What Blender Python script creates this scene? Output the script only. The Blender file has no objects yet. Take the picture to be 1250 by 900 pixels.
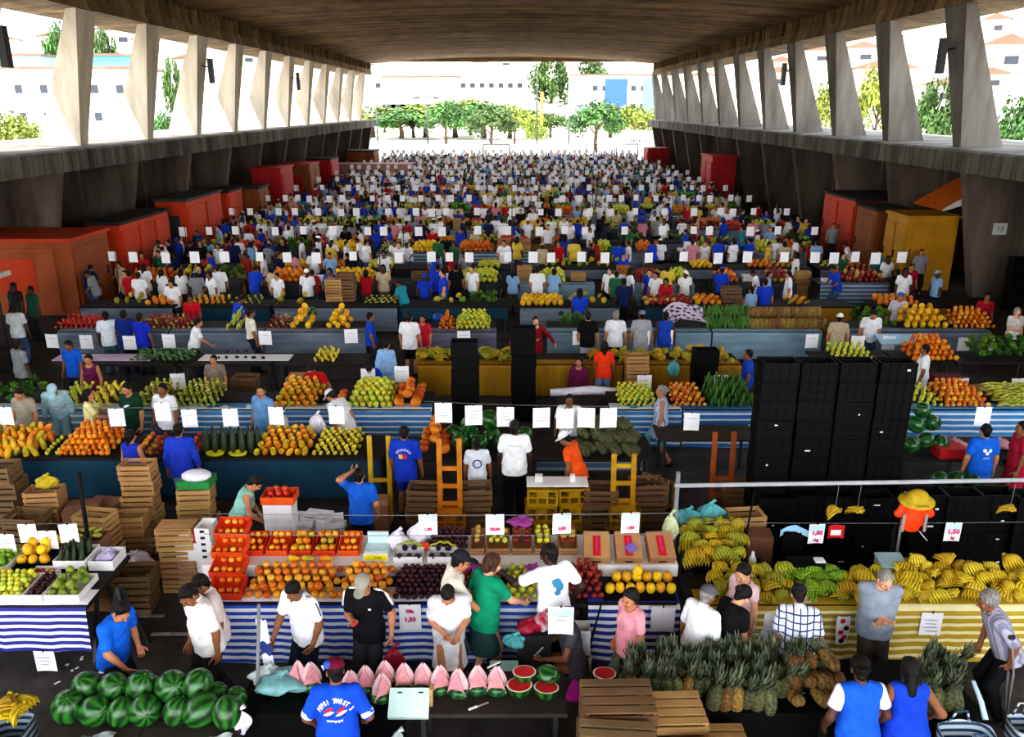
import bpy, bmesh, math, random
import numpy as np
from mathutils import Vector, Matrix, Euler
from mathutils.bvhtree import BVHTree

RND = random.Random(11)
SC = bpy.context.scene
COL = SC.collection
PI = math.pi
rad = math.radians

# ------------------------------------------------------------------ camera
CAM_H, PITCH, FPX = 6.8, rad(17.75), 1000.0
FWD = Vector((0, math.cos(PITCH), -math.sin(PITCH)))
UPV = Vector((0, math.sin(PITCH), math.cos(PITCH)))
def ray(px, py):
    return FWD + UPV * ((450 - py) / FPX) + Vector((1, 0, 0)) * ((px - 625) / FPX)
def at_z(px, py, z):
    r = ray(px, py); t = (z - CAM_H) / r.z
    return Vector((r.x * t, r.y * t, z))
def at_y(px, py, y):
    r = ray(px, py); t = y / r.y
    return Vector((r.x * t, y, CAM_H + r.z * t))
def xat(px, y, z=0.9):
    """world x of pixel column px at depth y and height z"""
    zc = y * math.cos(PITCH) + (CAM_H - z) * math.sin(PITCH)
    return (px - 625) / FPX * zc

# ------------------------------------------------------------------ materials
MATS = {}
def nodes(m):
    m.use_nodes = True
    nt = m.node_tree
    return nt, nt.nodes, nt.links, nt.nodes['Principled BSDF']
def srgb(h):
    if isinstance(h, str):
        h = h.lstrip('#'); c = [int(h[i:i+2], 16) / 255 for i in (0, 2, 4)]
    else: c = list(h)
    return tuple(x / 12.92 if x <= .04045 else ((x + .055) / 1.055) ** 2.4 for x in c) + (1,)
def pm(name, col, rough=.75, var=.18, scale=6.0, bump=0.0, col2=None, metal=0.0, spec=.3, stretch=(1, 1, 1), objvar=0.0, coat=0):
    """procedural material: two tones mixed by noise in object space, optional bump"""
    if name in MATS: return MATS[name]
    m = bpy.data.materials.new(name); MATS[name] = m
    nt, N, L, b = nodes(m)
    c = srgb(col)
    c2 = srgb(col2) if col2 else tuple(x * (1 - var) for x in c[:3]) + (1,)
    tc = N.new('ShaderNodeTexCoord'); mp = N.new('ShaderNodeMapping')
    mp.inputs['Scale'].default_value = stretch
    nz = N.new('ShaderNodeTexNoise'); nz.inputs['Scale'].default_value = scale; nz.inputs['Detail'].default_value = 4
    L.new(tc.outputs['Object'], mp.inputs['Vector']); L.new(mp.outputs['Vector'], nz.inputs['Vector'])
    rp = N.new('ShaderNodeValToRGB')
    rp.color_ramp.elements[0].position = .35; rp.color_ramp.elements[1].position = .65
    rp.color_ramp.elements[0].color = c2; rp.color_ramp.elements[1].color = c
    L.new(nz.outputs['Fac'], rp.inputs['Fac'])
    out = rp.outputs['Color']
    if objvar:
        oi = N.new('ShaderNodeObjectInfo'); hs = N.new('ShaderNodeHueSaturation')
        mr = N.new('ShaderNodeMapRange'); mr.inputs['To Min'].default_value = 1 - objvar; mr.inputs['To Max'].default_value = 1 + objvar * .6
        mr2 = N.new('ShaderNodeMapRange'); mr2.inputs['To Min'].default_value = .5 - objvar * .08; mr2.inputs['To Max'].default_value = .5 + objvar * .08
        L.new(oi.outputs['Random'], mr.inputs['Value']); L.new(oi.outputs['Random'], mr2.inputs['Value'])
        L.new(mr.outputs['Result'], hs.inputs['Value']); L.new(mr2.outputs['Result'], hs.inputs['Hue'])
        L.new(out, hs.inputs['Color']); out = hs.outputs['Color']
    L.new(out, b.inputs['Base Color'])
    b.inputs['Roughness'].default_value = rough; b.inputs['Metallic'].default_value = metal
    b.inputs['Specular IOR Level'].default_value = spec
    if coat: b.inputs['Coat Weight'].default_value = coat
    if bump:
        bp = N.new('ShaderNodeBump'); bp.inputs['Strength'].default_value = bump; bp.inputs['Distance'].default_value = .02
        L.new(nz.outputs['Fac'], bp.inputs['Height']); L.new(bp.outputs['Normal'], b.inputs['Normal'])
    return m
def oc(name, rough=.8, var=.12, scale=9, bump=.0, pattern=None, col2=None):
    """material that takes the object's own colour, with a woven or striped variation"""
    if name in MATS: return MATS[name]
    m = bpy.data.materials.new(name); MATS[name] = m
    nt, N, L, b = nodes(m)
    oi = N.new('ShaderNodeObjectInfo'); tc = N.new('ShaderNodeTexCoord')
    nz = N.new('ShaderNodeTexNoise'); nz.inputs['Scale'].default_value = scale; nz.inputs['Detail'].default_value = 3
    L.new(tc.outputs['Object'], nz.inputs['Vector'])
    mr = N.new('ShaderNodeMapRange'); mr.inputs['From Min'].default_value = .3; mr.inputs['From Max'].default_value = .7
    mr.inputs['To Min'].default_value = 1 - var; mr.inputs['To Max'].default_value = 1 + var * .3
    L.new(nz.outputs['Fac'], mr.inputs['Value'])
    mx = N.new('ShaderNodeMix'); mx.data_type = 'RGBA'; mx.blend_type = 'MULTIPLY'; mx.inputs['Factor'].default_value = 1
    L.new(oi.outputs['Color'], mx.inputs['A'])
    L.new(mr.outputs['Result'], mx.inputs['B'])
    out = mx.outputs['Result']
    if pattern:
        axis, freq, duty = pattern
        def band(ax):
            sx = N.new('ShaderNodeSeparateXYZ'); L.new(tc.outputs['Object'], sx.inputs['Vector'])
            ml = N.new('ShaderNodeMath'); ml.operation = 'MULTIPLY'; ml.inputs[1].default_value = freq
            L.new(sx.outputs[ax], ml.inputs[0])
            fr = N.new('ShaderNodeMath'); fr.operation = 'FRACT'; L.new(ml.outputs[0], fr.inputs[0])
            lt = N.new('ShaderNodeMath'); lt.operation = 'LESS_THAN'; lt.inputs[1].default_value = duty
            L.new(fr.outputs[0], lt.inputs[0]); return lt.outputs[0]
        f = band(axis[0])
        if len(axis) > 1:
            g = band(axis[1]); mxx = N.new('ShaderNodeMath'); mxx.operation = 'MAXIMUM'
            L.new(f, mxx.inputs[0]); L.new(g, mxx.inputs[1]); f = mxx.outputs[0]
        m2 = N.new('ShaderNodeMix'); m2.data_type = 'RGBA'
        L.new(f, m2.inputs['Factor']); L.new(out, m2.inputs['A']); m2.inputs['B'].default_value = srgb(col2)
        out = m2.outputs['Result']
    L.new(out, b.inputs['Base Color'])
    b.inputs['Roughness'].default_value = rough; b.inputs['Specular IOR Level'].default_value = .2
    if bump:
        bp = N.new('ShaderNodeBump'); bp.inputs['Strength'].default_value = bump; bp.inputs['Distance'].default_value = .03
        L.new(nz.outputs['Fac'], bp.inputs['Height']); L.new(bp.outputs['Normal'], b.inputs['Normal'])
    return m
def stripes(name, c1, c2, freq, duty=.5, axis='Z', rough=.7, warp=.02, c3=None):
    """striped cloth: hard bands along an object axis, bent a little by noise"""
    if name in MATS: return MATS[name]
    m = bpy.data.materials.new(name); MATS[name] = m
    nt, N, L, b = nodes(m)
    tc = N.new('ShaderNodeTexCoord'); sx = N.new('ShaderNodeSeparateXYZ'); L.new(tc.outputs['Object'], sx.inputs['Vector'])
    nz = N.new('ShaderNodeTexNoise'); nz.inputs['Scale'].default_value = 1.3; L.new(tc.outputs['Object'], nz.inputs['Vector'])
    mw = N.new('ShaderNodeMath'); mw.operation = 'MULTIPLY_ADD'; mw.inputs[1].default_value = warp
    L.new(nz.outputs['Fac'], mw.inputs[0]); L.new(sx.outputs[axis], mw.inputs[2])
    ml = N.new('ShaderNodeMath'); ml.operation = 'MULTIPLY'; ml.inputs[1].default_value = freq; L.new(mw.outputs[0], ml.inputs[0])
    fr = N.new('ShaderNodeMath'); fr.operation = 'FRACT'; L.new(ml.outputs[0], fr.inputs[0])
    lt = N.new('ShaderNodeMath'); lt.operation = 'LESS_THAN'; lt.inputs[1].default_value = duty; L.new(fr.outputs[0], lt.inputs[0])
    mx = N.new('ShaderNodeMix'); mx.data_type = 'RGBA'; L.new(lt.outputs[0], mx.inputs['Factor'])
    mx.inputs['A'].default_value = srgb(c1); mx.inputs['B'].default_value = srgb(c2)
    n2 = N.new('ShaderNodeTexNoise'); n2.inputs['Scale'].default_value = 3; L.new(tc.outputs['Object'], n2.inputs['Vector'])
    mr = N.new('ShaderNodeMapRange'); mr.inputs['To Min'].default_value = .65; mr.inputs['To Max'].default_value = 1.1; L.new(n2.outputs['Fac'], mr.inputs['Value'])
    mm = N.new('ShaderNodeMix'); mm.data_type = 'RGBA'; mm.blend_type = 'MULTIPLY'; mm.inputs['Factor'].default_value = 1
    L.new(mx.outputs['Result'], mm.inputs['A']); L.new(mr.outputs['Result'], mm.inputs['B'])
    L.new(mm.outputs['Result'], b.inputs['Base Color']); b.inputs['Roughness'].default_value = rough
    return m

# ------------------------------------------------------------------ mesh builder
class MB:
    def __init__(s): s.v = []; s.f = []; s.mi = []; s.sm = []; s.m = 0; s.smooth = False
    def add(s, vs, fs, mi=None, smooth=None):
        o = len(s.v); s.v.extend([tuple(x) for x in vs]); s.f.extend([tuple(i + o for i in f) for f in fs])
        s.mi.extend([s.m if mi is None else mi] * len(fs)); s.sm.extend([s.smooth if smooth is None else smooth] * len(fs)); return s
    def box(s, c, d, rz=0, M=None, mi=None, taper=1):
        x, y, z = d[0] / 2, d[1] / 2, d[2] / 2
        vs = [Vector((sx * x * (taper if sz > 0 else 1), sy * y * (taper if sz > 0 else 1), sz * z)) for sz in (-1, 1) for sx, sy in ((-1, -1), (1, -1), (1, 1), (-1, 1))]
        T = M if M is not None else Matrix.Rotation(rz, 3, 'Z')
        vs = [T @ v + Vector(c) for v in vs]
        return s.add(vs, [(3, 2, 1, 0), (4, 5, 6, 7), (0, 1, 5, 4), (1, 2, 6, 5), (2, 3, 7, 6), (3, 0, 4, 7)], mi, False)
    def bx(s, x0, x1, y0, y1, z0, z1, mi=None):
        return s.box(((x0 + x1) / 2, (y0 + y1) / 2, (z0 + z1) / 2), (x1 - x0, y1 - y0, z1 - z0), mi=mi)
    def bar(s, p, q, w, h=None, mi=None, up=(0, 0, 1)):
        p, q = Vector(p), Vector(q); h = h or w; d = (q - p); L = d.length; d.normalize()
        u = Vector(up)
        if abs(u.dot(d)) > .97: u = Vector((0, 1, 0))
        a = d.cross(u).normalized(); b = a.cross(d)
        M = Matrix((a, d, b)).transposed()
        return s.box((p + q) / 2, (w, L, h), M=M, mi=mi)
    def tube(s, pts, r, n=8, caps=True, mi=None, smooth=True):
        pts = [Vector(p) for p in pts]; rs = r if hasattr(r, '__len__') else [r] * len(pts)
        vs, fs = [], []; prev = None
        for i, p in enumerate(pts):
            d = (pts[min(i + 1, len(pts) - 1)] - pts[max(i - 1, 0)]).normalized()
            if prev is None:
                u = Vector((0, 0, 1)) if abs(d.z) < .9 else Vector((1, 0, 0)); a = d.cross(u).normalized()
            else: a = (prev - d * prev.dot(d)).normalized()
            prev = a; b = d.cross(a)
            for k in range(n):
                t = 2 * PI * k / n; vs.append(p + (a * math.cos(t) + b * math.sin(t)) * rs[i])
        for i in range(len(pts) - 1):
            for k in range(n):
                k2 = (k + 1) % n; fs.append((i * n + k, i * n + k2, i * n + n + k2, i * n + n + k))
        if caps: fs.append(tuple(range(n - 1, -1, -1))); fs.append(tuple((len(pts) - 1) * n + k for k in range(n)))
        return s.add(vs, fs, mi, smooth)
    def lathe(s, prof, n=16, c=(0, 0, 0), M=None, mi=None, smooth=True, sq=(1, 1)):
        """prof: list of (r, z); r=0 closes"""
        vs, fs, rings = [], [], []
        for r, z in prof:
            if r <= 1e-6: rings.append([len(vs)]); vs.append(Vector((0, 0, z)))
            else:
                rings.append(list(range(len(vs), len(vs) + n)))
                for k in range(n):
                    t = 2 * PI * k / n; vs.append(Vector((r * math.cos(t) * sq[0], r * math.sin(t) * sq[1], z)))
        for A, B in zip(rings, rings[1:]):
            if len(A) == 1 and len(B) == 1: continue
            for k in range(n):
                k2 = (k + 1) % n
                if len(A) == 1: fs.append((A[0], B[k2], B[k]))
                elif len(B) == 1: fs.append((A[k], A[k2], B[0]))
                else: fs.append((A[k], A[k2], B[k2], B[k]))
        if M is not None: vs = [M @ v for v in vs]
        return s.add([v + Vector(c) for v in vs], fs, mi, smooth)
    def ell(s, c, r, n=10, M=None, mi=None):
        r = (r, r, r) if not hasattr(r, '__len__') else r
        m = max(4, n // 2 + 1)
        prof = [(math.sin(PI * i / m), -math.cos(PI * i / m)) for i in range(m + 1)]; prof[0] = (0, -1); prof[-1] = (0, 1)
        S = Matrix.Diagonal(Vector(r)); T = (M @ S) if M is not None else S
        return s.lathe(prof, n, c, T, mi)
    def grid(s, fn, nu, nv, mi=None, smooth=True, double=0):
        vs = [fn(i / nu, j / nv) for j in range(nv + 1) for i in range(nu + 1)]
        fs = [(j * (nu + 1) + i, j * (nu + 1) + i + 1, (j + 1) * (nu + 1) + i + 1, (j + 1) * (nu + 1) + i) for j in range(nv) for i in range(nu)]
        return s.add(vs, fs, mi, smooth)
    def quad(s, a, b, c, d, mi=None): return s.add([a, b, c, d], [(0, 1, 2, 3)], mi, False)
    def prism(s, poly, h, M=None, c=(0, 0, 0), mi=None):
        """poly in xz plane extruded along y by +-h/2"""
        n = len(poly)
        vs = [Vector((x, -h / 2, z)) for x, z in poly] + [Vector((x, h / 2, z)) for x, z in poly]
        fs = [tuple(range(n)), tuple(range(2 * n - 1, n - 1, -1))] + [(i, i + n, (i + 1) % n + n, (i + 1) % n) for i in range(n)]
        if M is not None: vs = [M @ v for v in vs]
        return s.add([v + Vector(c) for v in vs], fs, mi, False)
    def mesh(s, name, mats):
        me = bpy.data.meshes.new(name); me.from_pydata(s.v, [], s.f)
        for m in (mats if isinstance(mats, (list, tuple)) else [mats]): me.materials.append(m)
        me.polygons.foreach_set('material_index', np.array(s.mi, dtype=np.int32))
        me.polygons.foreach_set('use_smooth', np.array(s.sm, dtype=bool)); me.update(); return me
    def obj(s, name, mats, parent=None, **k): return mk(name, s.mesh(name, mats), parent, **k)

def mk(name, me, parent=None, loc=None, rz=None, rot=None, sc=None, color=None, label=None):
    o = bpy.data.objects.new(name, me); COL.objects.link(o)
    if parent: o.parent = parent
    if loc is not None: o.location = loc
    if rz is not None: o.rotation_euler = (0, 0, rz)
    if rot is not None: o.rotation_euler = rot
    if sc is not None: o.scale = (sc, sc, sc) if not hasattr(sc, '__len__') else sc
    if color is not None: o.color = color
    if label: o['label'] = label
    return o
def tag(o, label=None, cat=None, group=None, kind=None):
    if label: o['label'] = label
    if cat: o['category'] = cat
    if group: o['group'] = group
    if kind: o['kind'] = kind
    return o
def thing(name, label, cat, loc=(0, 0, 0), rz=0, group=None):
    o = bpy.data.objects.new(name, None); COL.objects.link(o); o.location = loc; o.rotation_euler = (0, 0, rz)
    o.empty_display_size = .1
    return tag(o, label, cat, group)
def struct(name, o): o.name = name; o['kind'] = 'structure'; return o
def copy_tree(o, parent=None):
    c = o.copy(); COL.objects.link(c)
    if parent: c.parent = parent
    for ch in list(o.children): copy_tree(ch, c)
    return c
TXT = {}
def text_mb(s, size, depth=.001, bold=0.0):
    """flat lettering as mesh, centred, in the local xz plane facing -y"""
    k = (s, size, bold)
    if k in TXT: return TXT[k]
    cu = bpy.data.curves.new('lettering', 'FONT'); cu.body = s; cu.size = size; cu.align_x = 'CENTER'; cu.align_y = 'CENTER'
    cu.resolution_u = 2; cu.offset = bold
    o = bpy.data.objects.new('lettering', cu); COL.objects.link(o)
    dg = bpy.context.evaluated_depsgraph_get(); me = bpy.data.meshes.new_from_object(o.evaluated_get(dg))
    vs = [Vector((v.co.x, 0, v.co.y)) for v in me.vertices]; fs = [tuple(p.vertices) for p in me.polygons]
    bpy.data.objects.remove(o); bpy.data.curves.remove(cu); bpy.data.meshes.remove(me)
    TXT[k] = (vs, fs); return TXT[k]
# ------------------------------------------------------------------ implicit surfaces for bodies and clothes
class Field:
    def __init__(s, lo, hi, h):
        s.h = h; s.lo = np.array(lo, dtype=np.float32)
        n = np.ceil((np.array(hi) - np.array(lo)) / h).astype(int) + 1
        s.n = n; s.D = np.full(n, .25, dtype=np.float32)
        s.ax = [s.lo[i] + np.arange(n[i], dtype=np.float32) * h for i in range(3)]
    def _win(s, lo, hi, m):
        i0 = [max(0, int((lo[i] - m - s.lo[i]) / s.h)) for i in range(3)]
        i1 = [min(s.n[i], int((hi[i] + m - s.lo[i]) / s.h) + 2) for i in range(3)]
        if any(a >= b for a, b in zip(i0, i1)): return None
        sl = tuple(slice(a, b) for a, b in zip(i0, i1))
        X, Y, Z = np.meshgrid(s.ax[0][sl[0]], s.ax[1][sl[1]], s.ax[2][sl[2]], indexing='ij', sparse=True)
        return sl, X, Y, Z
    def _mix(s, sl, d, k):
        A = s.D[sl]
        if k <= 0: s.D[sl] = np.minimum(A, d); return
        hh = np.clip(.5 + .5 * (A - d) / k, 0, 1)
        s.D[sl] = A + (d - A) * hh - k * hh * (1 - hh)
    def cap(s, a, b, ra, rb=None, k=.02, fl=1.0):
        """tapered capsule; fl flattens the y distance (depth) of the section"""
        rb = ra if rb is None else rb; a = np.array(a, float); b = np.array(b, float); m = max(ra, rb) * 1.6 + k + 2 * s.h
        w = s._win(np.minimum(a, b), np.maximum(a, b), m)
        if w is None: return s
        sl, X, Y, Z = w; d = b - a; L2 = float(d @ d) + 1e-9
        t = np.clip(((X - a[0]) * d[0] + (Y - a[1]) * d[1] + (Z - a[2]) * d[2]) / L2, 0, 1)
        q = np.sqrt((X - a[0] - t * d[0]) ** 2 + ((Y - a[1] - t * d[1]) * fl) ** 2 + (Z - a[2] - t * d[2]) ** 2)
        s._mix(sl, (q - (ra + (rb - ra) * t)).astype(np.float32), k); return s
    def ell(s, c, r, M=None, k=.02):
        r = np.array(r, float); c = np.array(c, float); m = r.max() + k + 2 * s.h
        w = s._win(c, c, m)
        if w is None: return s
        sl, X, Y, Z = w; x, y, z = X - c[0], Y - c[1], Z - c[2]
        if M is not None:
            M = np.array(M); x, y, z = (M[0, 0] * x + M[1, 0] * y + M[2, 0] * z, M[0, 1] * x + M[1, 1] * y + M[2, 1] * z, M[0, 2] * x + M[1, 2] * y + M[2, 2] * z)
        q = np.sqrt((x / r[0]) ** 2 + (y / r[1]) ** 2 + (z / r[2]) ** 2)
        s._mix(sl, ((q - 1) * r.min()).astype(np.float32), k); return s
    def clip(s, p, n):
        """keep the side where (x-p).n < 0"""
        X, Y, Z = np.meshgrid(*s.ax, indexing='ij', sparse=True)
        s.D = np.maximum(s.D, ((X - p[0]) * n[0] + (Y - p[1]) * n[1] + (Z - p[2]) * n[2]).astype(np.float32)); return s
    def cut(s, c, r):
        X, Y, Z = np.meshgrid(*s.ax, indexing='ij', sparse=True)
        q = np.sqrt(((X - c[0]) / r[0]) ** 2 + ((Y - c[1]) / r[1]) ** 2 + ((Z - c[2]) / r[2]) ** 2)
        s.D = np.maximum(s.D, (-(q - 1) * min(r)).astype(np.float32)); return s
    def wrinkle(s, amp, seed=0):
        X, Y, Z = np.meshgrid(*s.ax, indexing='ij', sparse=True)
        s.D = s.D + (amp * (np.sin(X * 31 + Z * 19 + seed) * np.sin(Z * 27 - X * 13 + Y * 21 + seed * 2) + .6 * np.sin(Z * 48 + X * 40 + seed))).astype(np.float32); return s
    def net(s):
        D = s.D; D[0] = D[-1] = .1; D[:, 0] = D[:, -1] = .1; D[:, :, 0] = D[:, :, -1] = .1
        S = D < 0
        c = [S[i:S.shape[0] - 1 + i, j:S.shape[1] - 1 + j, k:S.shape[2] - 1 + k] for i in (0, 1) for j in (0, 1) for k in (0, 1)]
        cnt = np.zeros(c[0].shape, np.uint8)
        for x in c: cnt += x
        act = (cnt > 0) & (cnt < 8); ii = np.argwhere(act)
        idx = np.full(act.shape, -1, np.int32); idx[act] = np.arange(len(ii))
        acc = np.zeros((len(ii), 3)); num = np.zeros(len(ii))
        cor = [(i, j, k) for i in (0, 1) for j in (0, 1) for k in (0, 1)]
        val = [D[ii[:, 0] + i, ii[:, 1] + j, ii[:, 2] + k] for i, j, k in cor]
        for a in range(8):
            for b in range(a + 1, 8):
                if sum(abs(cor[a][q] - cor[b][q]) for q in range(3)) != 1: continue
                va, vb = val[a], val[b]; m = (va < 0) != (vb < 0)
                t = np.where(m, va / np.where(m, va - vb, 1), 0)
                for q in range(3): acc[:, q] += np.where(m, cor[a][q] + t * (cor[b][q] - cor[a][q]), 0)
                num += m
        V = (ii + acc / num[:, None]) * s.h + s.lo
        F = []
        for ax in range(3):
            sA = [slice(None)] * 3; sB = [slice(None)] * 3; sA[ax] = slice(0, -1); sB[ax] = slice(1, None)
            ch = S[tuple(sA)] != S[tuple(sB)]
            e = np.argwhere(ch); u, v = [(1, 2), (2, 0), (0, 1)][ax]
            e = e[(e[:, u] > 0) & (e[:, v] > 0) & (e[:, u] < S.shape[u] - 1) & (e[:, v] < S.shape[v] - 1)]
            if not len(e): continue
            def cell(du, dv):
                q = e.copy(); q[:, u] -= du; q[:, v] -= dv; return idx[q[:, 0], q[:, 1], q[:, 2]]
            Q = np.stack([cell(1, 1), cell(0, 1), cell(0, 0), cell(1, 0)], 1)
            ins = S[e[:, 0], e[:, 1], e[:, 2]]
            F.append(np.where(ins[:, None], Q, Q[:, ::-1]))
        return V, (np.concatenate(F) if F else np.zeros((0, 4), int))
def np_mesh(name, V, F, mats, mi=None, smooth=True):
    me = bpy.data.meshes.new(name)
    me.vertices.add(len(V)); me.vertices.foreach_set('co', np.asarray(V, np.float32).ravel())
    nf = len(F); k = F.shape[1]
    me.loops.add(nf * k); me.loops.foreach_set('vertex_index', np.asarray(F, np.int32).ravel())
    me.polygons.add(nf); me.polygons.foreach_set('loop_start', np.arange(0, nf * k, k, dtype=np.int32))
    try: me.polygons.foreach_set('loop_total', np.full(nf, k, np.int32))
    except Exception: pass
    for m in mats: me.materials.append(m)
    if mi is not None: me.polygons.foreach_set('material_index', np.asarray(mi, np.int32))
    me.polygons.foreach_set('use_smooth', np.full(nf, smooth, bool)); me.update(calc_edges=True); me.validate(); return me

SKIN = {k: pm('skin_' + k, c, .55, .16, 14, spec=.35) for k, c in dict(pale='#d9a283', tan='#b97f5c', brown='#8a5a3c', dark='#55352a', deep='#3a241d').items()}
M_CLOTH = oc('cotton_cloth', .85, .26, 7, .55)
M_PLAID = oc('plaid_cloth', .85, .1, 7, .3, (('X', 'Z'), 13, .2), '#31406f')
M_STRIPE = oc('striped_cloth', .85, .1, 7, .3, ('X', 16, .35), '#7d7d98')
M_WSTR = oc('white_striped_cloth', .85, .1, 7, .3, ('X', 9, .4), '#b9483f')
M_HAIR = pm('dark_hair', '#1d1612', .55, .7, 26, .8, stretch=(3, 3, .5), col2='#080605', spec=.25); M_GREY = pm('grey_hair', '#a3a09b', .6, .5, 26, .9, stretch=(3, 3, .5), col2='#5d5a57')
M_BROWNHAIR = pm('brown_hair', '#5a3a24', .5, .5, 26, .9, stretch=(3, 3, .5), col2='#24150d'); M_WHITEHAIR = pm('white_hair', '#c9c6c0', .7, .3, 30)
HAIRM = dict(dark=M_HAIR, grey=M_GREY, brown=M_BROWNHAIR, white=M_WHITEHAIR)
M_EYE = pm('eye_dark', '#15100d', .25, .1, 10); M_LIP = pm('lip', '#8e4a40', .5, .1, 10)
M_SHOE = pm('shoe_leather', '#1d1a19', .6, .3, 12); M_DENIM = pm('denim', '#5e7f9e', .9, .25, 22, .2)

HANDS = {}
def hand_mesh(pose):
    """right hand: wrist at origin, fingers along -z, palm facing -x (towards the body), thumb forward (+y)"""
    if pose in HANDS: return HANDS[pose]
    f = Field((-.075, -.085, -.225), (.07, .105, .045), .0042)
    f.cap((0, -.004, .03), (0, -.002, -.01), .026, .027, .01, .9)
    f.ell((0, -.002, -.055), (.019, .041, .052), k=.012)
    curl = dict(relax=(18, 28, 20), grip=(62, 75, 50), flat=(6, 8, 6))[pose]
    for i, (y, L, r) in enumerate(((.031, .072, .0092), (.010, .082, .0096), (-.012, .076, .0092), (-.032, .060, .0082))):
        p = np.array((0, y, -.095 + abs(i - 1.3) * .004)); a = 0
        f.cap((0, y * .8, -.06), p, r * 1.15, r, .008)
        for seg, fr in enumerate((.45, .31, .24)):
            a += rad(curl[seg] + i * 3)
            q = p + L * fr * np.array((-math.sin(a), (y * .10), -math.cos(a)))
            f.cap(p, q, r * (1 - .08 * seg), r * (.92 - .08 * seg), .003); p = q
    t0 = np.array((-.006, .034, -.03)); t1 = t0 + np.array((-.016, .032, -.034)); t2 = t1 + np.array((-.016, .004 if pose == 'grip' else .014, -.030)); t3 = t2 + np.array((-.012, -.006 if pose == 'grip' else .004, -.022))
    f.cap(t0, t1, .015, .012, .012); f.cap(t1, t2, .0118, .0108, .004); f.cap(t2, t3, .0105, .0085, .004)
    HANDS[pose] = f.net(); return HANDS[pose]

def frame(fwd, up):
    z = Vector(up).normalized(); y = Vector(fwd); y = (y - z * y.dot(z)).normalized(); x = y.cross(z)
    return Matrix((x, y, z)).transposed()
def ik(S, T, a, b, hint):
    S, T = Vector(S), Vector(T); d = T - S; L = min(d.length, a + b - .004); d.normalize(); T = S + d * L
    c = (a * a + L * L - b * b) / (2 * L); hgt = math.sqrt(max(a * a - c * c, 0)); h = Vector(hint); h = (h - d * h.dot(d)).normalized()
    return S + d * c + h * hgt, T

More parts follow.
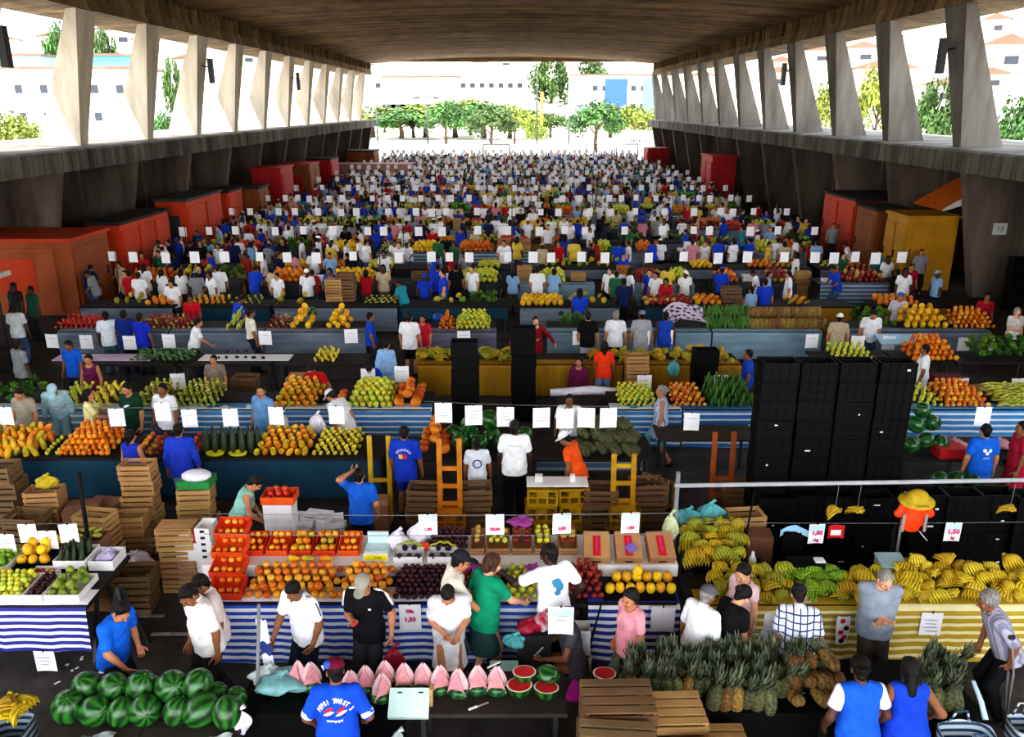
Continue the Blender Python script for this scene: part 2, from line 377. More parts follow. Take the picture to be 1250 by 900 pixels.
def build_person(h=.012, lean=0, twist=0, head=(0, 0), lh=None, rh=None, lhp='relax', rhp='relax', legs='stand', sex='m', fat=0.0,
                 top='tee', bottom='trousers', hair='short', hat=None, seed=0, sleeve=None, hem=None, twotone=False, far=False, tuck=False):
    """returns dict part -> (V, F) in a local frame: feet at the origin, facing +y.  Every part is an implicit surface."""
    w = .185 if sex == 'm' else .165
    hipw = .085 if sex == 'm' else .092
    # torso frame
    hipz = .90; drop = 0
    if legs == 'sit': hipz = .50
    if legs == 'crouch': hipz = .42
    P0 = Vector((0, 0, hipz))
    Rt = Matrix.Rotation(rad(twist), 3, 'Z') @ Matrix.Rotation(-rad(lean), 3, 'X')
    def T(x, y, z): return P0 + Rt @ Vector((x, y, z - .90))
    if lean > 12: P0 = P0 + Vector((0, -.10 * math.sin(rad(lean)), 0))
    nb = T(0, -.012, 1.45); hd = Rt @ (Matrix.Rotation(rad(head[0]), 3, 'Z') @ Matrix.Rotation(-rad(head[1]), 3, 'X'))
    nk = nb + Rt @ Vector((0, .02, .055)); HC = nk + hd @ Vector((0, .018, .085))
    def Hh(x, y, z): return HC + hd @ Vector((x, y, z))
    sh = {s: T(s * w, 0, 1.40) for s in (-1, 1)}
    arm = {}
    for s, tgt in ((-1, lh), (1, rh)):
        if tgt is None: tgt = (.06 + .03 * (s > 0), .06, -.545)
        # target is relative to the shoulder in the torso frame but un-leaned if given as 4-tuple
        q = sh[s] + (Rt @ Vector((s * tgt[0], tgt[1], tgt[2])) if len(tgt) == 3 else Matrix.Rotation(rad(twist), 3, 'Z') @ Vector((s * tgt[0], tgt[1], tgt[2])))
        e, wr = ik(sh[s], q, .285, .255, Rt @ Vector((s * .55, -.8, -.35)))
        arm[s] = (sh[s], e, wr)
    leg = {}
    for s in (-1, 1):
        hp = Vector((s * hipw, P0.y, hipz - .02))
        if legs == 'walk': an = Vector((s * hipw * 1.0, .24 * s, .085)); kn, an = ik(hp, an, .44, .425, Vector((0, 1, 0)))
        elif legs == 'sit': kn = Vector((s * hipw * 1.5, .40, .50)); an = Vector((s * hipw * 1.4, .36, .09))
        elif legs == 'crouch': kn = Vector((s * hipw * 1.9, .36, .48)); an = Vector((s * hipw * 1.5, .08, .09))
        else: an = Vector((s * hipw * 1.25, .0 + .03 * s, .085)); kn, an = ik(hp, an, .425, .42, Vector((0, 1, 0)))
        leg[s] = (hp, kn, an)
    pts = [Hh(0, 0, .14), Hh(0, .14, 0), Hh(0, -.16, 0), T(0, .2 + fat, 1.1), T(0, -.2, 1.1)] + [p for s in (-1, 1) for p in (*arm[s], *leg[s])]
    lo = [min(p[i] for p in pts) - .23 for i in range(3)]; hi = [max(p[i] for p in pts) + .23 for i in range(3)]; lo[2] = -.03
    RtN = [[Rt[i][j] for j in range(3)] for i in range(3)]; hdN = [[hd[i][j] for j in range(3)] for i in range(3)]
    def torso(f, g=0.0, k=.05, low=.86, bag=0.0):
        ww = 1.0 if sex == 'm' else .93
        f.ell(T(0, -.008, 1.27), (.160 * ww + g, .105 + g + fat * .25, .20 + g), RtN, k)
        f.ell(T(0, .005 + fat * .5, 1.10), (.138 * ww + g + fat * .6 + bag, .098 + g + fat * .8 + bag, .17 + g), RtN, k)
        f.ell(T(0, -.01, .95), (.152 / ww + g + fat * .4 + bag, .108 + g + fat * .4 + bag, .125 + g), RtN, k)
        f.cap(T(-w + .03, -.005, 1.395), T(w - .03, -.005, 1.395), .056 + g * .8, .056 + g * .8, k)
        if sex == 'f':
            for s in (-1, 1): f.ell(T(s * .07, .082, 1.245), (.060 + g, .045 + g, .060 + g), RtN, .045)
    def armf(f, g=0.0, k=.03, upto=1.0, lows=1.0):
        for s in (-1, 1):
            a, e, wr = arm[s]; a2 = a - Rt @ Vector((s * .01, 0, .0))
            if upto <= 1: f.cap(a2, a2.lerp(e, upto), .052 + g, .052 + (.041 - .052) * upto + g * 1.15, k)
            else:
                f.cap(a2, e, .052 + g, .039 + g, k); f.cap(e, e.lerp(wr, upto - 1), .039 + g, .041 - .013 * (upto - 1) + g, k)
    def legf(f, g=0.0, k=.03, upto=2.0, bag=0.0):
        for s in (-1, 1):
            hp, kn, an = leg[s]
            f.cap(hp + Vector((-s * .005, 0, .03)), kn, .082 + g + fat * .2, (.056 + g + bag * .7), k)
            if upto > 1:
                f.cap(kn, kn.lerp(an, .35), .056 + g + bag * .7, .053 + g + bag * .6, k); f.cap(kn.lerp(an, .3), an, .053 + g + bag * .6, .037 + g * 1.5 + bag, k)
    parts = {}
    # ---- body
    f = Field(lo, hi, h)
    torso(f); armf(f, upto=1.98); legf(f)
    f.cap(nb - Rt @ Vector((0, 0, .03)), nk + hd @ Vector((0, 0, .03)), .058, .050, .03)
    f.ell(Hh(0, -.018, .035), (.074, .092, .088), hdN, .02); f.ell(Hh(0, .022, -.03), (.058, .070, .078), hdN, .025)
    f.ell(Hh(0, .055, -.083), (.030, .026, .024), hdN, .02)                       # chin
    f.cap(Hh(0, .090, .012), Hh(0, .108, -.028), .009, .014, .008)                # nose
    for s in (-1, 1):
        f.ell(Hh(s * .078, -.008, -.012), (.012, .022, .032), hdN, .006)           # ears
        f.cap(Hh(s * .015, .092, .026), Hh(s * .045, .080, .028), .009, .008, .01)  # brows
        f.ell(Hh(s * .045, .068, -.025), (.022, .02, .022), hdN, .015)             # cheeks
    f.cap(Hh(-.018, .088, -.058), Hh(.018, .088, -.058), .009, .009, .006)         # mouth
    for s in (-1, 1):
        a, e, wr = arm[s]
        hp, kn, an = leg[s]; fd = Vector((0, 1, 0)) if legs != 'x' else Vector((0, 1, 0))
        f.cap(e.lerp(wr, .1), e.lerp(wr, .4), .037, .037, .03); f.cap(an, an + Vector((0, .10, -.045)), .036, .034, .02)
    V, F = f.net(); mi = np.zeros(len(F), int)
    C = V[F].mean(1) if len(F) else V
    HCn = np.array(HC); hdi = np.array(hd.inverted()); loc = (C - HCn) @ hdi.T
    mi[(abs(loc[:, 0]) < .026) & (loc[:, 1] > .08) & (abs(loc[:, 2] + .059) < .009)] = 1
    Vs, Fs, Ms = [V], [F], [mi]; off = len(V)
    if not far:
        # eyes
        for s in (-1, 1):
            mb = MB(); mb.ell(Hh(s * .031, .0845, .006), (.013, .007, .0065), 8, hd)
            q = np.array([v for v in mb.v]); ff = np.array([x if len(x) == 4 else (x[0], x[1], x[2], x[2]) for x in mb.f])
            Vs.append(q); Fs.append(ff + off); Ms.append(np.full(len(ff), 2)); off += len(q)
    hp_ = {-1: lhp, 1: rhp}
    for s in (-1, 1):
        a, e, wr = arm[s]
        hv, hf = hand_mesh(hp_[s]) if not far else hand_mesh('relax')
        if h > .014 and not far: pass
        d = (wr - e).normalized(); up = -d
        fwd = Rt @ Vector((0, 1, 0)); fwd = fwd - d * fwd.dot(d)
        if fwd.length < .35: fwd = Rt @ Vector((-s * .9, 0, .5)); fwd = fwd - d * fwd.dot(d)
        Mh = frame(fwd, up)
        q = hv.copy()
        if s < 0: q[:, 0] *= -1; hf = hf[:, ::-1]
        q = q @ np.array(Mh).T + np.array(wr)
        if far: continue
        Vs.append(q); Fs.append(hf + off); Ms.append(np.zeros(len(hf), int)); off += len(q)
    parts['body'] = (np.concatenate(Vs), np.concatenate(Fs), np.concatenate(Ms))
    # ---- top
    if top:
        g = .022; f = Field(lo, hi, h)
        bag = .016 if not tuck else .0
        torso(f, g, .05, bag=bag)
        hemz = hem if hem is not None else (.80 if not tuck else .93)
        if not tuck:
            for q in (-.05, 0, .05): f.cap(T(q, -.002 + fat * .3, 1.0), T(q * 1.25, .008 + fat * .3, hemz - .06), .128 + fat * .5, .138 + fat * .5, .04)
        if hemz < .70: f.cap(T(0, 0, .9), T(0, 0, hemz), .16, .2, .05, 1.25)
        up = sleeve if sleeve is not None else {'tee': .62, 'polo': .68, 'shirt': .75, 'tank': .0, 'long': 1.94, 'vest': 0}[top]
        if up > 0: armf(f, .019 if up < 1 else .014, .03, up)
        f.wrinkle(.0030, seed)
        zdir = Rt @ Vector((0, 0, 1))
        f.clip(T(0, 0, hemz), -zdir)
        f.cut(T(0, .035, 1.475), (.075, .085, .055) if sex == 'm' and top != 'tank' else (.095, .1, .085))
        if up == 0:
            for s in (-1, 1): f.cut(T(s * (w + .055), 0, 1.36), (.075, .11, .10))
        V, F = f.net(); parts['top'] = (V, F, None)
        if top in ('polo', 'shirt'):
            fc = Field([nb[i] - .13 for i in range(3)], [nb[i] + .13 for i in range(3)], min(h, .008))
            fc.cap(T(0, -.012, 1.435), T(0, .0, 1.472), .074, .066, .01); fc.cut(T(0, .01, 1.50), (.058, .058, .06)); fc.cut(T(0, .09, 1.46), (.03, .05, .06))
            V, F = fc.net(); parts['collar'] = (V, F, None)
    # ---- bottom
    if bottom:
        f = Field(lo, hi, h); g = .015
        f.ell(T(0, -.01, .95), (.160 + fat * .45, .114 + fat * .45, .12), RtN, .03); f.cap(P0 + Vector((-hipw * .6, 0, .0)), P0 + Vector((hipw * .6, 0, 0)), .105, .105, .05)
        if bottom == 'skirt':
            f.cap(P0, P0 + Vector((0, .02, -.42)), .15, .22, .06, 1.25); f.clip((0, 0, P0.z - .43), (0, 0, -1))
        else:
            legf(f, g, .04, 2.0 if bottom == 'trousers' else 1.0, .012 if bottom == 'trousers' else .02)
            if bottom == 'shorts':
                kz = min(leg[1][1].z, leg[-1][1].z) + .02; f.clip((0, 0, kz), (0, 0, -1))
            else: f.clip((0, 0, .06), (0, 0, -1))
        f.wrinkle(.0018, seed + 3); f.clip(T(0, 0, 1.03), Rt @ Vector((0, 0, 1)))
        V, F = f.net(); parts['bottom'] = (V, F, None)
    # ---- shoes
    if not far:
        for s in (-1, 1):
            an = leg[s][2]; f = Field([an.x - .09, an.y - .13, -.02], [an.x + .09, an.y + .25, .2], .01)
            f.cap((an.x, an.y - .03, .045), (an.x, an.y + .13, .038), .045, .042, .01); f.cap((an.x, an.y - .02, .05), (an.x, an.y, .1), .045, .043, .02); f.clip((0, 0, 0.002), (0, 0, -1))
            V, F = f.net()
            if len(F): parts['shoe%d' % s] = (V, F, None)
    # ---- hair / hat
    hh = h if far else min(h, .008)
    blo = [HC[i] - .26 for i in range(3)]; bhi = [HC[i] + .22 for i in range(3)]; blo[2] -= .12
    if hair:
        f = Field(blo, bhi, hh)
        g = .006 if hair in ('short', 'grey') else .013
        f.ell(Hh(0, -.022, .038), (.076 + g, .094 + g, .088 + g), hdN, .01)
        if hair != 'bald': f.cap(Hh(0, -.05, .0), Hh(0, -.055, -.05), .068, .05, .02)
        n = hd @ Vector((0, .80, -.60)); p = Hh(0, .052, .058)
        if hair == 'bald': n = hd @ Vector((0, .35, .94)); p = Hh(0, 0, .035); f.cap(Hh(0, -.05, .0), Hh(0, -.055, -.05), .068, .05, .02)
        f.clip(p, n)
        f.cut(Hh(0, .085, -.02), (.085, .07, .085))
        f.wrinkle(.0038 if not far else 0, seed * 3)
        for s in (-1, 1): f.cap(Hh(s * .072, .012, .03), Hh(s * .070, .014, -.02), .010, .006, .008) if not far and hair == 'short' else None
        if hair in ('long', 'pony'):
            f.cap(Hh(0, -.075, .0), Hh(0, -.10, -.20), .062 if hair == 'long' else .03, .045 if hair == 'long' else .022, .03)
        if hair == 'long':
            for s in (-1, 1): f.cap(Hh(s * .068, -.03, .03), Hh(s * .072, -.045, -.13), .03, .026, .02)
        if hair == 'bob':
            for s in (-1, 1): f.cap(Hh(s * .070, -.02, .03), Hh(s * .074, -.02, -.05), .030, .026, .02)
            f.cap(Hh(0, -.07, 0), Hh(0, -.075, -.06), .07, .06, .03)
        if hair == 'bun': f.ell(Hh(0, -.135, .03), (.045, .045, .045), None, .01)
        if hair == 'afro': f.ell(Hh(0, -.035, .045), (.105, .105, .10), hdN, .01); f.cut(Hh(0, .10, -.03), (.095, .075, .10))
        V, F = f.net(); parts['hair'] = (V, F, None)
    if hat:
        f = Field([HC[i] - .30 for i in range(3)], [HC[i] + .30 for i in range(3)], hh)
        f.ell(Hh(0, -.02, .055), (.092, .108, .088), hdN, .01)
        f.clip(Hh(0, 0, .048), hd @ Vector((0, .0, -1)))
        bd = hd @ Vector((0, 1, -.12)).normalized()
        if hat == 'cap':
            c = Hh(0, .125, .052); f.ell(c, (.068, .075, .012), hdN, .012)
        elif hat == 'backcap':
            c = Hh(0, -.155, .045); f.ell(c, (.068, .07, .012), hdN, .012)
        elif hat == 'brim':
            f.ell(Hh(0, -.015, .05), (.165, .18, .014), hdN, .015)
        elif hat == 'flat':
            f.ell(Hh(0, .05, .06), (.09, .09, .03), hdN, .03)
        V, F = f.net(); parts['hat'] = (V, F, None)
    info = dict(top=Hh(0, -.01, .125 + (.02 if hat else 0)), hands={s: arm[s][2] + (arm[s][2] - arm[s][1]).normalized() * .09 for s in (-1, 1)}, head=HC, hd=hd, T=T, Rt=Rt, arm=arm)
    return parts, info

PEOPLE = []
BOT_NAME = dict(trousers='trousers', shorts='shorts', skirt='skirt')
TOP_NAME = dict(tee='t_shirt', polo='polo_shirt', shirt='shirt', tank='tank_top', long='long_sleeved_shirt', vest='vest')
def person(label, px, py, yaw, ht=1.70, skin='tan', topc='#f0f0f0', botc='#22242c', hairc='dark', hatc=None, topmat=None, sleevec=None, collarc=None, Y=None, group=None, nm='person', seat=0.0, **kw):
    """a figure whose head top falls where the photo shows it; yaw 0 looks away from the camera, 180 towards it"""
    seed = len(PEOPLE) * 1.7
    parts, info = build_person(seed=seed, **kw)
    s = ht / 1.72; rz = rad(yaw)
    Rz = Matrix.Rotation(rz, 3, 'Z')
    t = Rz @ (info['top'] * s)
    if Y is None: p = at_z(px, py, t.z + seat); root = Vector((p.x - t.x, p.y - t.y, seat))
    else: root = Vector((xat(px, Y, t.z) - t.x, Y - t.y, seat))
    V, F, mi = parts['body']
    body = mk(nm, np_mesh('person_body', V, F, [SKIN[skin], M_LIP, M_EYE], mi), None, loc=root, rz=rz, sc=s)
    tag(body, label, 'person', group)
    def part(name, key, m, color=None, label=None):
        V, F, _ = parts[key]; return mk(name, np_mesh(name, V, F, [m]), body, color=srgb(color) if color else None, label=label)
    if 'top' in parts: info['top_o'] = part(TOP_NAME[kw.get('top', 'tee')], 'top', topmat or M_CLOTH, topc)
    if 'collar' in parts: part('collar', 'collar', M_CLOTH, collarc or topc)
    if 'bottom' in parts: part(BOT_NAME[kw.get('bottom', 'trousers')], 'bottom', M_CLOTH, botc)
    for k in ('shoe-1', 'shoe1'):
        if k in parts: part('shoe', k, M_SHOE)
    if 'hair' in parts: part('hair', 'hair', HAIRM[hairc])
    if 'hat' in parts: info['hat_o'] = part('cap' if kw.get('hat') != 'brim' else 'sun_hat', 'hat', M_CLOTH, hatc or '#222222')
    info.update(obj=body, root=root, rz=rz, s=s, Rz=Rz)
    info['world'] = lambda v: root + Rz @ (Vector(v) * s)
    PEOPLE.append(info)
    return info
def decal(info, part_key, vs, fs, centre, size_fn, m, name, back=True, push=.006, label=None):
    """project flat marks (xz plane) on the front or back of a garment"""
    o = info[part_key]; bvh = BVHTree.FromPolygons([v.co for v in o.data.vertices], [tuple(p.vertices) for p in o.data.polygons])
    T, Rt = info['T'], info['Rt']; out = []
    nrm = Rt @ Vector((0, -1 if back else 1, 0))
    for v in vs:
        x = -v.x if not back else v.x
        org = T(centre[0] + x, 0, centre[1] + v.z) + nrm * .6
        hit = bvh.ray_cast(org, -nrm)
        out.append((hit[0] + nrm * push) if hit[0] is not None else T(centre[0] + x, 0, centre[1] + v.z) + nrm * .15)
    mb = MB(); mb.add(out, fs, smooth=False)
    return mb.obj(name, m, info['obj'], label=label)
# ------------------------------------------------------------------ the hall
def concrete(name, c, c2, scale=.8, streak=True, bump=.25, board=0):
    m = bpy.data.materials.new(name); MATS[name] = m
    nt, N, L, b = nodes(m)
    tc = N.new('ShaderNodeTexCoord'); mp = N.new('ShaderNodeMapping'); mp.inputs['Scale'].default_value = (1.2, 1.2, .25) if streak else (1, 1, 1)
    L.new(tc.outputs['Object'], mp.inputs['Vector'])
    n1 = N.new('ShaderNodeTexNoise'); n1.inputs['Scale'].default_value = scale; n1.inputs['Detail'].default_value = 8; n1.inputs['Roughness'].default_value = .65
    L.new(mp.outputs['Vector'], n1.inputs['Vector'])
    rp = N.new('ShaderNodeValToRGB'); rp.color_ramp.elements[0].position = .32; rp.color_ramp.elements[1].position = .68
    rp.color_ramp.elements[0].color = srgb(c2); rp.color_ramp.elements[1].color = srgb(c); L.new(n1.outputs['Fac'], rp.inputs['Fac'])
    out = rp.outputs['Color']; h = n1.outputs['Fac']
    if board:
        sx = N.new('ShaderNodeSeparateXYZ'); L.new(tc.outputs['Object'], sx.inputs['Vector'])
        ml = N.new('ShaderNodeMath'); ml.operation = 'MULTIPLY'; ml.inputs[1].default_value = board; L.new(sx.outputs['Y'], ml.inputs[0])
        wn = N.new('ShaderNodeTexNoise'); wn.noise_dimensions = '1D'; wn.inputs['Scale'].default_value = 1
        fl = N.new('ShaderNodeMath'); fl.operation = 'FLOOR'; L.new(ml.outputs[0], fl.inputs[0])
        wh = N.new('ShaderNodeTexWhiteNoise'); wh.noise_dimensions = '1D'; L.new(fl.outputs[0], wh.inputs['W'])
        fr = N.new('ShaderNodeMath'); fr.operation = 'FRACT'; L.new(ml.outputs[0], fr.inputs[0])
        lt = N.new('ShaderNodeMath'); lt.operation = 'GREATER_THAN'; lt.inputs[1].default_value = .1; L.new(fr.outputs[0], lt.inputs[0])
        mr = N.new('ShaderNodeMapRange'); mr.inputs['To Min'].default_value = .62; mr.inputs['To Max'].default_value = 1.1; L.new(wh.outputs['Value'], mr.inputs['Value'])
        m3 = N.new('ShaderNodeMath'); m3.operation = 'MULTIPLY'; L.new(mr.outputs['Result'], m3.inputs[0])
        m4 = N.new('ShaderNodeMapRange'); m4.inputs['To Min'].default_value = .5; L.new(lt.outputs[0], m4.inputs['Value']); L.new(m4.outputs['Result'], m3.inputs[1])
        mm = N.new('ShaderNodeMix'); mm.data_type = 'RGBA'; mm.blend_type = 'MULTIPLY'; mm.inputs['Factor'].default_value = 1
        L.new(out, mm.inputs['A']); L.new(m3.outputs[0], mm.inputs['B']); out = mm.outputs['Result']
    L.new(out, b.inputs['Base Color']); b.inputs['Roughness'].default_value = .9; b.inputs['Specular IOR Level'].default_value = .15
    bp = N.new('ShaderNodeBump'); bp.inputs['Strength'].default_value = bump; bp.inputs['Distance'].default_value = .04
    L.new(h, bp.inputs['Height']); L.new(bp.outputs['Normal'], b.inputs['Normal']); return m
M_FLOOR = concrete('asphalt', '#565150', '#36322f', 1.4, False, .15)
M_WALL = concrete('stained_concrete', '#5f554d', '#332c28', .7)
M_PIL = concrete('pillar_concrete', '#75695f', '#453c36', .8)
M_FIN_LIT = concrete('fin_concrete_lit', '#cdc2ae', '#9d9282', .9)  # left fins: daylight on them painted in as a lighter tone
M_FIN_SHADE = concrete('fin_concrete_shaded', '#7d7871', '#57524d', .9)  # same concrete, darkened: shade of the right fins put into the colour
M_LEDGE = concrete('ledge_concrete', '#858078', '#3f3b36', .9, board=1.6)
M_BEAM = concrete('beam_concrete', '#8f7752', '#54442f', .8, board=1.1)
M_ROOF = concrete('board_formed_roof', '#a2845c', '#6b543a', .5, False, .3, board=2.2)
M_GROUND = concrete('sunlit_pavement', '#dcd8d0', '#c4bfb4', .1, False, .05)

Y0, Y1, HX = -9.0, 102.0, 16.0
mb = MB(); mb.bx(-26, 26, Y0 - 6, Y1 + 6, -.3, 0); struct('floor', mb.obj('floor', M_FLOOR))
mb = MB(); mb.bx(-700, 700, -60, 900, -.6, -.31); struct('ground', mb.obj('ground', M_GROUND))
# roof: shallow arch of cross boards
mb = MB(); nx, ny = 24, 222
def roof_pt(u, v, up=0):
    x = (u - .5) * 2 * 16.9; y = Y0 + (Y1 - Y0) * v
    k = int(v * ny + .5) % 4
    return (x, y, 11.62 + .68 * (1 - (x / 16.9) ** 2) - (.0, .07, .10, .05)[k] + up)
mb.grid(lambda u, v: roof_pt(u, v), nx, ny, smooth=False)
mb.grid(lambda u, v: roof_pt(u, 1 - v, .5), nx, ny, smooth=False)
mb.bx(-16.9, 16.9, Y1 - .25, Y1 + .02, 11.75, 12.2)
struct('ceiling', mb.obj('ceiling', M_ROOF))
n = 1
for s in (-1, 1):
    mb = MB()
    # ribbed edge beam under the roof
    pr = [(16.35, 10.35), (18.6, 10.2), (19.2, 11.0), (17.6, 11.9), (16.75, 11.55)]
    vs = [(s * x, y, z) for y in (Y0, Y1) for x, z in pr]; k = len(pr)
    fs = [tuple(range(k)), tuple(range(2 * k - 1, k - 1, -1))] + [(i, (i + 1) % k, (i + 1) % k + k, i + k) for i in range(k)]
    mb.add(vs, fs, smooth=False)
    y = Y0 + .4
    while y < Y1 - .2:
        mb.box((s * 16.52, y, 11.28), (.16, .10, .82)); y += .82
    struct('trim_%d' % n, mb.obj('trim', M_BEAM)); n += 1
    # ledge with board-marked fascia
    mb = MB(); pr = [(16.0, 4.55), (16.0, 5.25), (16.15, 5.32), (22.0, 5.4), (22.0, 5.1), (17.6, 4.75)]
    vs = [(s * x, y, z) for y in (Y0, Y1 - 1) for x, z in pr]; k = len(pr)
    fs = [tuple(range(k)), tuple(range(2 * k - 1, k - 1, -1))] + [(i, (i + 1) % k, (i + 1) % k + k, i + k) for i in range(k)]
    mb.add(vs, fs, smooth=False)
    struct('trim_%d' % n, mb.obj('trim', M_LEDGE)); n += 1
    # lower wall, set back, with a few openings
    mb = MB(); side = 'left' if s < 0 else 'right'
    gaps = [(24.5, 26.2)] if s < 0 else [(29.6, 31.2)]
    ys = [Y0] + [g for gp in gaps for g in gp] + [Y1 - 1]
    for a, b in zip(ys[::2], ys[1::2]): mb.bx(min(s * 19.6, s * 20.0), max(s * 19.6, s * 20.0), a, b, 0, 5.15)
    for a, b in gaps: mb.bx(min(s * 19.6, s * 20.0), max(s * 19.6, s * 20.0), a, b, 3.9, 5.15)
    struct('wall_' + side, mb.obj('wall', M_WALL))
    # pilasters below and fins above
    for i in range(-3, 12):
        y = 30.2 + 6.25 * i
        seen = y > 20
        mb = MB(); q = .24
        lo, hi = (17.2, 19.6), (16.2, 19.6)
        vs = [(s * x, y + dy, z) for z, (a, b) in ((0, lo), (4.72, hi)) for x, dy in ((a, -q), (b, -q), (b, q), (a, q))]
        mb.add(vs, [(3, 2, 1, 0), (4, 5, 6, 7), (0, 1, 5, 4), (1, 2, 6, 5), (2, 3, 7, 6), (3, 0, 4, 7)], smooth=False)
        mb.bx(min(s * 18.6, s * 19.6), max(s * 18.6, s * 19.6), y - .55, y + .55, 0, 4.7)
        o = mb.obj('wall_pillar', M_PIL); struct('wall_pillar', o)
    for i in range(-3, 12):
        y = (32.3 if s > 0 else 33.6) + 6.25 * i
        if y > Y1: continue
        mb = MB()
        bot = [(16.95, -.28), (18.55, -.28), (18.55, .28), (16.95, .28)]; top = [(16.42, -.1), (16.8, -.1), (16.8, 1.5), (16.42, 1.5)]
        vs = []
        for t in np.linspace(0, 1, 7):
            for (bx_, by), (tx, ty) in zip(bot, top): vs.append((s * (bx_ + (tx - bx_) * t), y + by + (ty - by) * t, 5.28 + (10.4 - 5.28) * t))
        fs = [(0, 1, 2, 3)] + [(4 * j + k, 4 * j + (k + 1) % 4, 4 * j + 4 + (k + 1) % 4, 4 * j + 4 + k) for j in range(6) for k in range(4)] + [(27, 26, 25, 24)]
        mb.add(vs, fs, smooth=False)
        struct('fin_pillar', mb.obj('fin_pillar', M_FIN_LIT if s < 0 else M_FIN_SHADE))
        if i in ((0, 3) if s > 0 else (-1, 2, 5)):
            t = thing('floodlight', 'dark floodlight beside the %s of the %s fins' % ({0: 'nearest', 3: 'fourth', -1: 'one at the frame edge', 2: 'third', 5: 'sixth'}[i], side), 'lamp', (s * 16.1, y + .5, 8.6))
            b = MB(); b.box((0, 0, 0), (.22, .30, 1.25)); b.obj('housing', pm('black_metal', '#1b1a1c', .5, .2, 8), t)
            b = MB(); b.bar((s * .1, 0, .2), (s * .6, .05, .3), .06); b.obj('bracket', MATS['black_metal'], t)

# ------------------------------------------------------------------ kiosks and containers along the side walls
M_OR = pm('orange_paint', '#c9431a', .55, .28, 1.2, stretch=(1, 1, .3)); M_RED = pm('red_paint', '#b3161c', .55, .25, 1.2)
M_RUST = pm('brown_orange_paint', '#a6572d', .6, .3, .9); M_OCH = pm('ochre_paint', '#b98414', .5, .22, 1.1); M_PINK = pm('pinkish_paint', '#b98d84', .7, .15, 1.2)
M_DGREY = pm('dark_panel', '#2c2b2c', .7, .2, 3); M_WOODY = pm('brown_wood_panel', '#8a4e22', .6, .3, 2, stretch=(1, 1, .2))
def kiosk(label, x0, x1, y0, y1, h, m, s, doors=2, trimm=None, win=False, cat='kiosk'):
    t = thing('market_kiosk', label, cat, ((x0 + x1) / 2, (y0 + y1) / 2, 0)); w, d = x1 - x0, y1 - y0
    b = MB(); b.box((0, 0, h / 2), (w, d, h)); b.obj('cabin', m, t)
    b = MB(); b.box((0, 0, h + .06), (w + .16, d + .16, .12)); b.obj('roof_rim', trimm or M_DGREY, t)
    fx = -s * w / 2
    for i in range(doors):
        cy = -d / 2 + d * (i + .5) / doors; dw = d / doors * .86
        b = MB(); b.box((fx - s * .03, cy, h * .48), (.06, dw, h * .86)); dd = b.obj('door', m, t)
        b = MB(); b.box((fx - s * .08, cy + dw * .38, h * .48), (.05, .05, .3)); b.obj('handle', M_DGREY, dd)
        for r in range(1, 4):
            b = MB(); b.box((fx - s * .065, cy, h * (.08 + .2 * r)), (.03, dw * .96, .04)); b.obj('rib', m, dd)
    b = MB(); b.box((0, -d / 2 - .03, h * .5), (w * .8, .06, h * .84)); dd = b.obj('panel', m, t)
    b = MB(); b.box((w * .1, -d / 2 - .07, h * .55), (w * .35, .03, h * .45)); b.obj('shutter', trimm or m, dd)
    return t
# left side (s=-1)
kiosk('long brown orange container with its wide side to the camera, nearest on the left', -20.5, -14.7, 27.2, 29.8, 2.5, M_RUST, -1, 1, M_OR)
kiosk('orange red kiosk standing just behind the brown orange container', -16.1, -14.9, 31.2, 35.8, 2.5, M_OR, -1, 3)
kiosk('bright orange kiosk with grey top band in the middle of the left wall', -16.1, -14.7, 37.4, 42.0, 2.7, M_OR, -1, 2, pm('grey_band', '#3a4044', .6))
kiosk('narrow orange kiosk left of the yellow brown one', -16.1, -14.8, 43.4, 45.6, 2.5, M_OR, -1, 1)
kiosk('yellow brown kiosk between orange kiosk and tall red door', -16.1, -14.2, 46.6, 48.6, 2.4, M_WOODY, -1, 2)
kiosk('tall red metal kiosk against the left wall', -16.0, -14.2, 51.5, 54.4, 3.1, M_RED, -1, 1, M_RED)
kiosk('brown red kiosk behind the tall red one on the left', -16.1, -14.0, 58, 61, 2.9, M_WOODY, -1, 2, M_RED)
kiosk('small red kiosk just before the pinkish container', -16.0, -14.2, 66, 69, 2.8, M_RED, -1, 1)
kiosk('small orange brown kiosk far down the left wall', -16.0, -13.4, 82, 85, 2.6, M_WOODY, -1, 2)
kiosk('long low pinkish container at the far left of the stalls', -15.4, -8.9, 73.5, 75.5, 1.9, M_PINK, -1, 1, M_PINK)
# right side
kiosk('ochre yellow cabin with panelled front beside the numbered pillar', 15.0, 16.9, 31.2, 33.0, 2.75, M_OCH, 1, 2, M_OCH)
kiosk('brown slatted kiosk behind the ochre cabin', 15.0, 16.3, 34.0, 36.0, 2.7, M_WOODY, 1, 1)
kiosk('wide orange kiosk with dark awning rail on the right', 15.6, 18.4, 37.6, 41.5, 2.7, M_OR, 1, 2)
kiosk('large red kiosk far down the right wall', 14.4, 16.1, 60.5, 64.0, 3.3, M_RED, 1, 2, M_RED)
kiosk('small red kiosk at the far right corner of the hall', 14.0, 16.1, 87, 90, 2.6, M_RED, 1, 1, M_RED)
